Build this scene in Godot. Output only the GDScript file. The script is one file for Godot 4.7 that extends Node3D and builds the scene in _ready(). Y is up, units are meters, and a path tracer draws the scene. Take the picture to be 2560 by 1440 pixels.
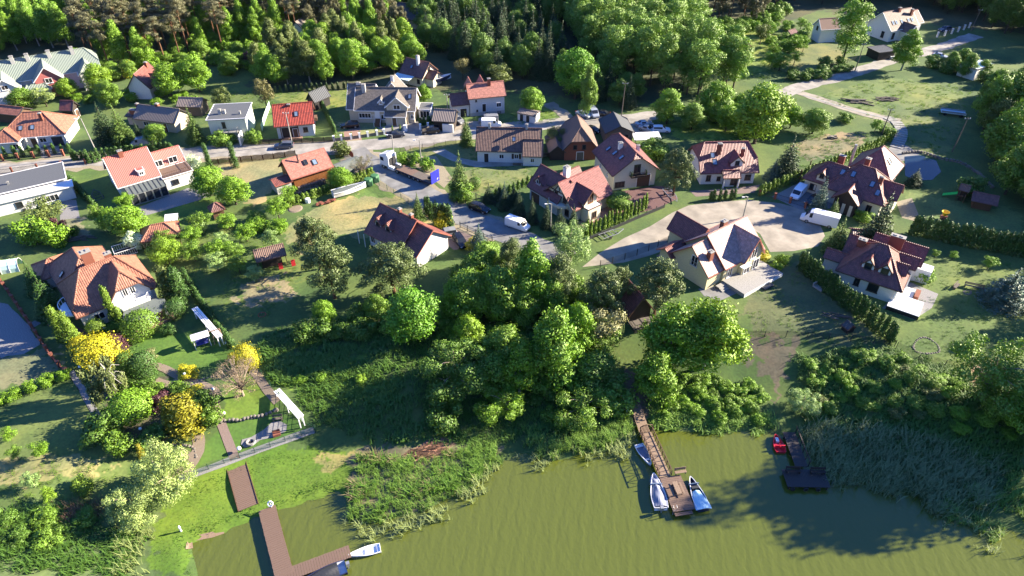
extends Node3D
# A lakeside village seen from a drone: units are metres, the village stands at y = 4 and the lake lies at y = 0.

const VILLAGE := 4.0
var shore: Array = [Vector2(-29.93, -23.74), Vector2(-37.1, -42.35), Vector2(-39.58, -46.85), Vector2(-35.78, -48.28), Vector2(-32.42, -50.37), Vector2(-30.13, -51.24), Vector2(-25.43, -53.03), Vector2(-22.59, -54.44), Vector2(-21.84, -53.82), Vector2(-20.87, -51.42), Vector2(-19.99, -50.25), Vector2(-16.13, -49.8), Vector2(-11.25, -51.42), Vector2(-5.29, -55.18), Vector2(-1.2, -59.08), Vector2(1.11, -60.58), Vector2(5.47, -59.22), Vector2(11.06, -60.44), Vector2(16.25, -61.97), Vector2(17.73, -65.3), Vector2(20.28, -65.45), Vector2(23.99, -64.34), Vector2(29.61, -63.98), Vector2(35.47, -64.56), Vector2(37.47, -63.61), Vector2(40.71, -63.11), Vector2(42.11, -59.08), Vector2(46.26, -55.82), Vector2(53.07, -53.33), Vector2(56.74, -50.37), Vector2(63.51, -48.11), Vector2(76.83, -43.35)]
var rng := RandomNumberGenerator.new()
var mats := {}
var taken := {}
var noise := FastNoiseLite.new()
var noise_fine := FastNoiseLite.new()


func _ready() -> void:
	rng.seed = 20240511
	noise.seed = 5
	noise.frequency = 0.045
	noise.fractal_octaves = 4
	noise_fine.seed = 9
	noise_fine.frequency = 0.35
	noise_fine.fractal_octaves = 3
	var cam := Camera3D.new()
	cam.name = "camera"
	cam.position = Vector3(0, 76, 0)
	cam.rotation_degrees = Vector3(-38, 0, 0)
	cam.fov = 45.74
	cam.near = 0.5
	cam.far = 1500.0
	cam.current = true
	add_child(cam)
	var env := Environment.new()
	env.background_mode = Environment.BG_SKY
	var sky_mat := ProceduralSkyMaterial.new()
	sky_mat.sky_top_color = Color(0.24, 0.42, 0.75)
	sky_mat.sky_horizon_color = Color(0.66, 0.76, 0.88)
	sky_mat.ground_bottom_color = Color(0.14, 0.17, 0.08)
	sky_mat.ground_horizon_color = Color(0.5, 0.58, 0.6)
	sky_mat.sky_curve = 0.14
	var sky := Sky.new()
	sky.sky_material = sky_mat
	env.sky = sky
	env.background_energy_multiplier = 0.42
	env.tonemap_mode = Environment.TONE_MAPPER_LINEAR
	env.tonemap_exposure = 4.6
	env.sdfgi_enabled = true
	env.ssao_enabled = true
	env.ssil_enabled = true
	env.fog_enabled = true
	env.fog_density = 0.00001
	env.fog_light_color = Color(0.72, 0.8, 0.88)
	var world := WorldEnvironment.new()
	world.name = "world"
	world.environment = env
	add_child(world)
	var sun := DirectionalLight3D.new()
	sun.name = "sun"
	sun.light_energy = 1.6
	sun.light_color = Color(1.0, 0.94, 0.85)
	sun.light_angular_distance = 0.5
	sun.shadow_enabled = true
	sun.rotation = Vector3(0, 0, 0)
	add_child(sun)
	sun.look_at_from_position(Vector3.ZERO, -Vector3(cos(0.40) * cos(0.27), sin(0.40), -cos(0.40) * sin(0.27)))
	make_materials()
	make_ground()
	make_roads()
	make_plant_shapes()
	make_houses()
	make_vehicles()
	make_lakeside()
	make_garden()
	make_fences()
	make_small_things()
	make_plants()
	make_forest()
	make_ground_cover()


# ---------- naming ----------

func numbered(called: String) -> String:
	var n: int = taken.get(called, -1) + 1
	taken[called] = n
	return called if n == 0 else "%s_%03d" % [called, n]


func tag(o: Node3D, label: String, category: String, group := "") -> Node3D:
	o.set_meta("label", label)
	o.set_meta("category", category)
	if group != "":
		o.set_meta("group", group)
	return o


func thing(called: String, label: String, category: String, at := Vector3.ZERO, turn := 0.0, group := "") -> Node3D:
	var o := Node3D.new()
	o.name = numbered(called)
	add_child(o, true)
	o.position = at
	o.rotation.y = turn
	return tag(o, label, category, group)


func place(called: String, m: Mesh, mat: Material, parent: Node = null) -> MeshInstance3D:
	var o := MeshInstance3D.new()
	o.name = numbered(called) if parent == null else called
	o.mesh = m
	if mat:
		o.material_override = mat
	if parent == null:
		parent = self
	parent.add_child(o, true)
	return o


func part(called: String, st: SurfaceTool, mat: Material, parent: Node = null) -> MeshInstance3D:
	st.generate_normals()
	return place(called, st.commit(), mat, parent)


func structure(o: Node) -> void:
	o.set_meta("kind", "structure")


func P(x: float, z: float) -> Vector2:
	return Vector2(x, z)


func tool() -> SurfaceTool:
	var st := SurfaceTool.new()
	st.begin(Mesh.PRIMITIVE_TRIANGLES)
	st.set_smooth_group(-1)
	return st


# ---------- terrain ----------

func shore_distance(x: float, z: float) -> float:
	var best := 1e9
	var inside := false
	var p := Vector2(x, z)
	for i in shore.size() - 1:
		var a: Vector2 = shore[i]
		var b: Vector2 = shore[i + 1]
		best = minf(best, p.distance_squared_to(Geometry2D.get_closest_point_to_segment(p, a, b)))
	if Geometry2D.is_point_in_polygon(p, lake_poly):
		inside = true
	return -sqrt(best) if inside else sqrt(best)


var lake_poly: PackedVector2Array


func ground_height(x: float, z: float) -> float:
	if z < -88.0:
		return VILLAGE
	var d := shore_distance(x, z)
	if d <= 0.0:
		return -1.6 * smoothstep(0.0, 5.0, -d)
	return 0.45 * smoothstep(0.0, 1.2, d) + 3.55 * smoothstep(4.0, 21.0, d)


func on_ground(x: float, z: float, lift := 0.0) -> Vector3:
	return Vector3(x, ground_height(x, z) + lift, z)


# ---------- shapes ----------

func tri(st: SurfaceTool, a: Vector3, b: Vector3, c: Vector3) -> void:
	st.add_vertex(a)
	st.add_vertex(b)
	st.add_vertex(c)


func quad(st: SurfaceTool, a: Vector3, b: Vector3, c: Vector3, d: Vector3) -> void:
	var u := a.distance_to(b)
	var v := b.distance_to(c)
	for q in [[a, 0.0, 0.0], [b, u, 0.0], [c, u, v], [a, 0.0, 0.0], [c, u, v], [d, 0.0, v]]:
		st.set_uv(Vector2(q[1], q[2]))
		st.add_vertex(q[0])


func box(st: SurfaceTool, c: Vector3, s: Vector3, turn := 0.0, tilt := Basis.IDENTITY) -> void:
	var b := Basis(Vector3.UP, turn) * tilt
	var x := b.x * s.x * 0.5
	var y := b.y * s.y * 0.5
	var z := b.z * s.z * 0.5
	for k in [[x, y, z], [-x, y, -z], [z, y, -x], [-z, y, x], [y, z, x], [-y, z, -x]]:
		# faces: +x, -x, +z, -z, +y, -y seen from outside, clockwise
		var n: Vector3 = k[0]
		var up: Vector3 = k[1]
		var side: Vector3 = k[2]
		quad(st, c + n + up + side, c + n + up - side, c + n - up - side, c + n - up + side)


func box2(st: SurfaceTool, lo: Vector3, hi: Vector3) -> void:
	box(st, (lo + hi) * 0.5, (hi - lo).abs())


func beam(st: SurfaceTool, a: Vector3, b: Vector3, w: float, h: float) -> void:
	var d := b - a
	var y := d.normalized()
	var x := y.cross(Vector3.UP)
	if x.length() < 0.01:
		x = Vector3.RIGHT
	x = x.normalized()
	var z := x.cross(y).normalized()
	box(st, (a + b) * 0.5, Vector3(w, d.length(), h), 0.0, Basis(x, y, z))


func tube(st: SurfaceTool, pts: Array, radii: Array, sides := 6) -> void:
	var rings := []
	for i in pts.size():
		var d: Vector3 = (pts[mini(i + 1, pts.size() - 1)] - pts[maxi(i - 1, 0)]).normalized()
		var x := d.cross(Vector3(0.31, 0.2, 0.93)).normalized()
		var y := d.cross(x)
		var ring := []
		for k in sides:
			var t := TAU * k / sides
			ring.append(pts[i] + (x * cos(t) + y * sin(t)) * radii[i])
		rings.append(ring)
	for i in pts.size() - 1:
		for k in sides:
			var l := (k + 1) % sides
			quad(st, rings[i][k], rings[i + 1][k], rings[i + 1][l], rings[i][l])
	for k in sides - 2:
		tri(st, rings[-1][0], rings[-1][k + 2], rings[-1][k + 1])
		tri(st, rings[0][0], rings[0][k + 1], rings[0][k + 2])


func lathe(st: SurfaceTool, c: Vector3, profile: Array, sides := 12) -> void:
	for i in profile.size() - 1:
		for k in sides:
			var q := []
			for w in [[i, k], [i + 1, k], [i + 1, k + 1], [i, k + 1]]:
				var t: float = TAU * w[1] / sides
				q.append(c + Vector3(cos(t) * profile[w[0]].x, profile[w[0]].y, sin(t) * profile[w[0]].x))
			quad(st, q[0], q[1], q[2], q[3])


func plate(st: SurfaceTool, top: Array, thick: float, uvs := []) -> void:
	# a slab under a convex outline, thickness straight down
	var n := top.size()
	for i in n - 2:
		for k in [0, i + 1, i + 2]:
			if uvs.size():
				st.set_uv(uvs[k])
			st.add_vertex(top[k])
		for k in [0, i + 2, i + 1]:
			if uvs.size():
				st.set_uv(uvs[k])
			st.add_vertex(top[k] - Vector3(0, thick, 0))
	for i in n:
		var j := (i + 1) % n
		quad(st, top[i], top[i] - Vector3(0, thick, 0), top[j] - Vector3(0, thick, 0), top[j])


func sheet(st: SurfaceTool, outline: Array, lift: float, drape := false) -> void:
	var poly := PackedVector2Array(outline)
	var idx := Geometry2D.triangulate_polygon(poly)
	for k in range(0, idx.size(), 3):
		var t := []
		for j in 3:
			t.append(poly[idx[k + j]])
		if (t[1] - t[0]).cross(t[2] - t[0]) < 0.0:
			t = [t[0], t[2], t[1]]
		if drape:
			drape_tri(st, t[0], t[1], t[2], lift, 0)
		else:
			for p in t:
				st.set_uv(p)
				st.add_vertex(Vector3(p.x, VILLAGE + lift, p.y))


func drape_tri(st: SurfaceTool, a: Vector2, b: Vector2, c: Vector2, lift: float, deep: int) -> void:
	var longest := maxf(a.distance_to(b), maxf(b.distance_to(c), c.distance_to(a)))
	if longest > 1.5 and deep < 12:
		if a.distance_to(b) >= longest - 0.001:
			var m := (a + b) * 0.5
			drape_tri(st, a, m, c, lift, deep + 1)
			drape_tri(st, m, b, c, lift, deep + 1)
		elif b.distance_to(c) >= longest - 0.001:
			var m := (b + c) * 0.5
			drape_tri(st, a, b, m, lift, deep + 1)
			drape_tri(st, a, m, c, lift, deep + 1)
		else:
			var m := (c + a) * 0.5
			drape_tri(st, a, b, m, lift, deep + 1)
			drape_tri(st, m, b, c, lift, deep + 1)
		return
	for p in [a, b, c]:
		st.set_uv(p)
		st.add_vertex(on_ground(p.x, p.y, lift))


func smooth_line(pts: Array, step := 1.0) -> Array:
	var c := Curve2D.new()
	for i in pts.size():
		var tan: Vector2 = (pts[mini(i + 1, pts.size() - 1)] - pts[maxi(i - 1, 0)]) / 6.0
		c.add_point(pts[i], -tan, tan)
	var out := []
	var n := maxi(2, int(c.get_baked_length() / step))
	for i in n + 1:
		out.append(c.sample_baked(c.get_baked_length() * i / n, true))
	return out


func ribbon(st: SurfaceTool, pts: Array, width: float, lift: float, ragged := 0.0) -> void:
	var line := smooth_line(pts, 1.2)
	var rows := []
	for i in line.size():
		var d: Vector2 = (line[mini(i + 1, line.size() - 1)] - line[maxi(i - 1, 0)]).normalized()
		var n := Vector2(-d.y, d.x)
		var w1: float = width * 0.5 + ragged * noise_fine.get_noise_2d(line[i].x * 0.5, line[i].y * 0.5)
		var w2: float = width * 0.5 + ragged * noise_fine.get_noise_2d(line[i].y * 0.5 + 40.0, line[i].x * 0.5)
		var row := []
		for k in 4:
			var s: float = lerpf(-w1, w2, k / 3.0)
			var p: Vector2 = line[i] + n * s
			row.append(on_ground(p.x, p.y, lift))
		rows.append(row)
	for i in rows.size() - 1:
		for k in 3:
			for p in [rows[i][k], rows[i + 1][k], rows[i + 1][k + 1], rows[i][k], rows[i + 1][k + 1], rows[i][k + 1]]:
				st.set_uv(Vector2(p.x, p.z))
				st.add_vertex(p)



# ---------- materials ----------

func lin(r: float, g: float, b: float) -> Color:
	return Color(r, g, b).linear_to_srgb()


func matte(key: String, c: Color, rough := 0.85, metal := 0.0) -> StandardMaterial3D:
	var m := StandardMaterial3D.new()
	m.resource_name = key
	m.albedo_color = c
	m.roughness = rough
	m.metallic = metal
	mats[key] = m
	return m


func mottled(key: String, c: Color, rough: float, scale: float, low := 0.78) -> StandardMaterial3D:
	var m := matte(key, c, rough)
	m.albedo_texture = grain_texture(low)
	m.uv1_triplanar = true
	m.uv1_world_triplanar = true
	m.uv1_scale = Vector3.ONE * scale
	return m


var grains := {}


func grain_texture(low: float) -> Texture2D:
	if not grains.has(low):
		var n := FastNoiseLite.new()
		n.seed = 21 + grains.size()
		n.frequency = 0.02
		n.fractal_octaves = 5
		n.fractal_gain = 0.62
		var t := NoiseTexture2D.new()
		t.width = 512
		t.height = 512
		t.seamless = true
		t.noise = n
		var ramp := Gradient.new()
		ramp.set_color(0, Color(low, low, low))
		ramp.set_color(1, Color(1, 1, 1))
		t.color_ramp = ramp
		grains[low] = t
	return grains[low]


func tile_textures() -> Array:
	# eight by eight clay tiles: each tile a rounded pan that steps up over the one below
	var h := Image.create(128, 128, false, Image.FORMAT_RGBA8)
	var c := Image.create(128, 128, false, Image.FORMAT_RGBA8)
	var tone := []
	for i in 64:
		tone.append(rng.randf_range(0.8, 1.0))
	for y in 128:
		for x in 128:
			var across := absf(sin(PI * (x % 16) / 16.0))
			var down := (y % 16) / 15.0
			var v := 0.55 * across + 0.45 * down
			h.set_pixel(x, y, Color(v, v, v))
			var t: float = tone[(y / 16) * 8 + x / 16]
			c.set_pixel(x, y, Color(t, t, t))
	h.bump_map_to_normal_map(5.0)
	h.generate_mipmaps()
	c.generate_mipmaps()
	return [ImageTexture.create_from_image(c), ImageTexture.create_from_image(h)]


func rib_textures() -> Array:
	var h := Image.create(64, 64, false, Image.FORMAT_RGBA8)
	for y in 64:
		for x in 64:
			var v := 0.5 + 0.5 * sin(TAU * (x % 16) / 16.0)
			h.set_pixel(x, y, Color(v, v, v))
	h.bump_map_to_normal_map(4.0)
	h.generate_mipmaps()
	return [null, ImageTexture.create_from_image(h)]


func roofing(key: String, c: Color, maps: Array, scale: float, rough := 0.6) -> StandardMaterial3D:
	var m := matte(key, c, rough)
	if maps[0]:
		m.albedo_texture = maps[0]
	m.normal_enabled = true
	m.normal_texture = maps[1]
	m.normal_scale = 0.9
	m.uv1_scale = Vector3.ONE * scale
	return m


func plank_texture() -> Texture2D:
	var c := Image.create(64, 256, false, Image.FORMAT_RGBA8)
	for y in 256:
		var base := 0.8 + 0.2 * absf(noise_fine.get_noise_1d(y * 1.7))
		for x in 64:
			var t := base * (0.9 + 0.2 * noise_fine.get_noise_2d(x * 0.15, y * 2.0))
			c.set_pixel(x, y, Color(t, t, t))
	c.generate_mipmaps()
	return ImageTexture.create_from_image(c)


func leafy(key: String, c: Color, through := 0.55) -> void:
	if c.g > c.r:
		var l := c.srgb_to_linear()
		c = lin(l.r * 1.2, l.g * 1.38, l.b * 1.1)
	var m := matte(key, c, 0.62)
	m.vertex_color_use_as_albedo = true
	m.backlight_enabled = true
	m.backlight = Color(through, through, through * 0.7)
	m.cull_mode = BaseMaterial3D.CULL_DISABLED


func make_materials() -> void:
	var tiles := tile_textures()
	var ribs := rib_textures()
	roofing("roof_terracotta", lin(0.33, 0.135, 0.082), tiles, 0.4)
	roofing("roof_orange", lin(0.36, 0.15, 0.09), tiles, 0.42)
	roofing("roof_red", lin(0.36, 0.05, 0.026), tiles, 0.34)
	roofing("roof_rose", lin(0.38, 0.115, 0.088), ribs, 0.8, 0.5)
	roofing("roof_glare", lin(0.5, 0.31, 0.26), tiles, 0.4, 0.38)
	roofing("roof_salmon", lin(0.42, 0.16, 0.115), tiles, 0.5)
	roofing("roof_wine", lin(0.2, 0.064, 0.055), tiles, 0.4, 0.5)
	roofing("roof_wine_light", lin(0.25, 0.072, 0.062), tiles, 0.4, 0.5)
	roofing("roof_maroon", lin(0.225, 0.076, 0.058), tiles, 0.4, 0.45)
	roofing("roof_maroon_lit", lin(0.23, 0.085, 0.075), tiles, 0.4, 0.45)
	roofing("roof_brown_red", lin(0.17, 0.075, 0.062), tiles, 0.4, 0.55)
	roofing("roof_slate", lin(0.15, 0.13, 0.11), tiles, 0.5)
	roofing("roof_old", lin(0.16, 0.09, 0.065), tiles, 0.36)
	roofing("roof_barn", lin(0.17, 0.11, 0.085), ribs, 0.8, 0.9)
	roofing("roof_green", lin(0.19, 0.23, 0.19), ribs, 0.7, 0.5)
	roofing("roof_grey_brown", lin(0.2, 0.165, 0.14), ribs, 0.6, 0.8)
	mottled("roof_tar", lin(0.12, 0.13, 0.14), 0.8, 0.5, 0.7)
	roofing("roof_dark", lin(0.055, 0.062, 0.07), ribs, 0.5, 0.7)
	roofing("roof_pale", lin(0.5, 0.62, 0.66), ribs, 0.5, 0.5)
	for a in [["wall_white", 0.72, 0.72, 0.7], ["wall_cream", 0.66, 0.62, 0.48], ["wall_yellow", 0.68, 0.6, 0.36], ["wall_mint", 0.58, 0.64, 0.52], ["wall_beige", 0.52, 0.46, 0.36], ["wall_rose", 0.45, 0.14, 0.13], ["wall_grey", 0.42, 0.42, 0.4], ["wall_block", 0.6, 0.62, 0.62]]:
		mottled(a[0], lin(a[1], a[2], a[3]), 0.9, 0.35, 0.86)
	mottled("brick_red", lin(0.33, 0.11, 0.065), 0.9, 1.5, 0.6)
	mottled("wood_amber", lin(0.32, 0.12, 0.032), 0.6, 1.2, 0.55)
	mottled("wood_brown", lin(0.16, 0.085, 0.045), 0.75, 1.0, 0.55)
	mottled("wood_dark", lin(0.05, 0.034, 0.026), 0.75, 1.0, 0.55)
	mottled("wood_black", lin(0.022, 0.02, 0.022), 0.7, 1.0, 0.6)
	mottled("wood_grey", lin(0.2, 0.17, 0.14), 0.85, 1.0, 0.5)
	mottled("deck_brown", lin(0.24, 0.155, 0.11), 0.7, 1.4, 0.55)
	mottled("deck_light", lin(0.36, 0.25, 0.165), 0.7, 1.4, 0.6)
	mottled("deck_dark", lin(0.06, 0.046, 0.04), 0.6, 1.4, 0.6)
	mottled("road_grey", lin(0.35, 0.33, 0.29), 0.95, 0.022, 0.72)
	mottled("road_dirt", lin(0.37, 0.33, 0.26), 0.95, 0.016, 0.7)
	mottled("asphalt", lin(0.245, 0.245, 0.235), 0.9, 0.024, 0.7)
	mottled("sand", lin(0.33, 0.285, 0.19), 1.0, 0.3, 0.72)
	mottled("paving_grey", lin(0.31, 0.305, 0.3), 0.85, 0.6, 0.6)
	mottled("paving_pink", lin(0.26, 0.19, 0.165), 0.85, 0.6, 0.6)
	mottled("paving_wine", lin(0.17, 0.085, 0.08), 0.85, 0.8, 0.6)
	mottled("paving_terra", lin(0.36, 0.22, 0.16), 0.85, 0.6, 0.7)
	mottled("concrete", lin(0.38, 0.37, 0.34), 0.9, 0.4, 0.7)
	mottled("stone", lin(0.3, 0.27, 0.23), 0.9, 1.1, 0.5)
	mottled("gravel_beige", lin(0.34, 0.27, 0.2), 0.95, 0.7, 0.55)
	mottled("soil", lin(0.13, 0.09, 0.055), 1.0, 0.5, 0.5)
	mottled("bark_pine", lin(0.26, 0.125, 0.06), 0.95, 1.5, 0.45)
	mottled("bark_grey", lin(0.11, 0.085, 0.06), 0.95, 1.5, 0.5)
	mottled("bark_birch", lin(0.62, 0.6, 0.55), 0.85, 1.6, 0.4)
	mottled("bark_pale", lin(0.42, 0.33, 0.25), 0.9, 1.6, 0.6)
	matte("white", lin(0.78, 0.79, 0.8), 0.4)
	matte("trim_white", lin(0.7, 0.7, 0.7), 0.55)
	matte("trim_dark", lin(0.03, 0.026, 0.026), 0.6)
	matte("trim_brown", lin(0.1, 0.045, 0.03), 0.6)
	matte("trim_red", lin(0.3, 0.1, 0.07), 0.6)
	matte("glass_dark", lin(0.018, 0.022, 0.028), 0.08)
	matte("glass_sky", lin(0.16, 0.22, 0.3), 0.08)
	matte("metal_grey", lin(0.35, 0.36, 0.37), 0.45, 0.6)
	matte("metal_dark", lin(0.04, 0.042, 0.045), 0.5, 0.3)
	matte("rubber", lin(0.018, 0.018, 0.018), 0.85)
	matte("paint_white", lin(0.74, 0.76, 0.78), 0.25)
	matte("paint_silver", lin(0.42, 0.46, 0.5), 0.25, 0.4)
	matte("paint_navy", lin(0.02, 0.026, 0.042), 0.2)
	matte("paint_black", lin(0.012, 0.012, 0.015), 0.2)
	matte("paint_slate", lin(0.07, 0.085, 0.11), 0.25)
	matte("lamp_lens", lin(0.7, 0.7, 0.68), 0.15)
	matte("lamp_red", lin(0.4, 0.02, 0.015), 0.3)
	matte("blue_panel", lin(0.02, 0.025, 0.33), 0.45)
	matte("blue_tarp", lin(0.36, 0.58, 0.68), 0.35)
	matte("sky_blue", lin(0.4, 0.62, 0.78), 0.5)
	matte("boat_navy", lin(0.02, 0.025, 0.07), 0.3)
	matte("boat_grey", lin(0.17, 0.19, 0.26), 0.7)
	matte("boat_inside", lin(0.72, 0.75, 0.78), 0.5)
	matte("pedal_red", lin(0.55, 0.025, 0.04), 0.35)
	matte("plastic_green", lin(0.03, 0.6, 0.12), 0.4)
	matte("plastic_yellow", lin(0.75, 0.5, 0.02), 0.45)
	matte("cover_green", lin(0.035, 0.13, 0.05), 0.7)
	matte("cover_grey", lin(0.17, 0.18, 0.19), 0.6)
	matte("film_green", lin(0.5, 0.72, 0.6), 0.5)
	matte("canvas_grey", lin(0.1, 0.118, 0.11), 0.8)
	matte("cloth_white", lin(0.75, 0.75, 0.76), 0.9)
	matte("cloth_blue", lin(0.03, 0.04, 0.22), 0.9)
	matte("globe", lin(0.8, 0.8, 0.78), 0.3)
	matte("fence_green", lin(0.02, 0.07, 0.04), 0.6)
	matte("terrace_white", lin(0.62, 0.64, 0.64), 0.6)
	var net := matte("net_green", Color(0.14, 0.36, 0.26, 0.3), 0.9)
	net.transparency = BaseMaterial3D.TRANSPARENCY_ALPHA
	var mesh_dark := matte("net_dark", Color(0.08, 0.12, 0.09, 0.28), 0.9)
	mesh_dark.transparency = BaseMaterial3D.TRANSPARENCY_ALPHA
	var pane := matte("glass_clear", Color(0.55, 0.62, 0.65, 0.3), 0.05)
	pane.transparency = BaseMaterial3D.TRANSPARENCY_ALPHA
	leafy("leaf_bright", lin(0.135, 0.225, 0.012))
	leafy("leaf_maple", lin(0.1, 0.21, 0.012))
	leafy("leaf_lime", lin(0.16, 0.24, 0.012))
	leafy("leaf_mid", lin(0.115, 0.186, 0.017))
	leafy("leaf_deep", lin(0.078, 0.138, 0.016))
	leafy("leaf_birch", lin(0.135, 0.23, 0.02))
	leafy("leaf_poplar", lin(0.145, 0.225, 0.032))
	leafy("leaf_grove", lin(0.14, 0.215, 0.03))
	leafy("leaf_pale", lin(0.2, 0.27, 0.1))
	leafy("leaf_silver", lin(0.26, 0.3, 0.11))
	leafy("leaf_tan", lin(0.17, 0.165, 0.055))
	leafy("leaf_olive", lin(0.1, 0.12, 0.03))
	leafy("leaf_pine", lin(0.088, 0.112, 0.036), 0.2)
	leafy("leaf_pine_high", lin(0.118, 0.118, 0.05), 0.2)
	leafy("leaf_spruce", lin(0.034, 0.062, 0.018), 0.15)
	leafy("leaf_spruce_lit", lin(0.08, 0.125, 0.02), 0.2)
	leafy("leaf_spruce_dark", lin(0.026, 0.052, 0.018), 0.1)
	leafy("leaf_blue_spruce", lin(0.07, 0.11, 0.095), 0.15)
	leafy("leaf_thuja", lin(0.042, 0.09, 0.014), 0.25)
	leafy("leaf_thuja_lit", lin(0.115, 0.17, 0.014), 0.3)
	leafy("leaf_gold", lin(0.42, 0.39, 0.008), 0.3)
	leafy("leaf_gold_dark", lin(0.26, 0.25, 0.01), 0.25)
	leafy("leaf_yellow", lin(0.52, 0.48, 0.012), 0.4)
	leafy("leaf_purple", lin(0.075, 0.022, 0.032), 0.3)
	leafy("leaf_red", lin(0.22, 0.012, 0.026), 0.3)
	leafy("leaf_white", lin(0.5, 0.52, 0.42), 0.4)
	leafy("leaf_blossom", lin(0.24, 0.24, 0.1), 0.4)
	leafy("leaf_twig", lin(0.27, 0.2, 0.11), 0.2)
	leafy("leaf_weeping", lin(0.12, 0.135, 0.05), 0.3)
	leafy("grass_meadow", lin(0.13, 0.2, 0.027), 0.8)
	leafy("grass_rank", lin(0.08, 0.15, 0.022), 0.8)
	leafy("grass_lawn", lin(0.075, 0.15, 0.011), 0.8)
	leafy("grass_dry", lin(0.26, 0.22, 0.1), 0.8)
	leafy("reed_green", lin(0.16, 0.25, 0.04), 0.8)
	leafy("reed_pale", lin(0.3, 0.32, 0.13), 0.8)
	leafy("reed_grey", lin(0.21, 0.23, 0.11), 0.8)
	leafy("reed_brown", lin(0.22, 0.13, 0.075), 0.8)


# ---------- ground ----------

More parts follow.
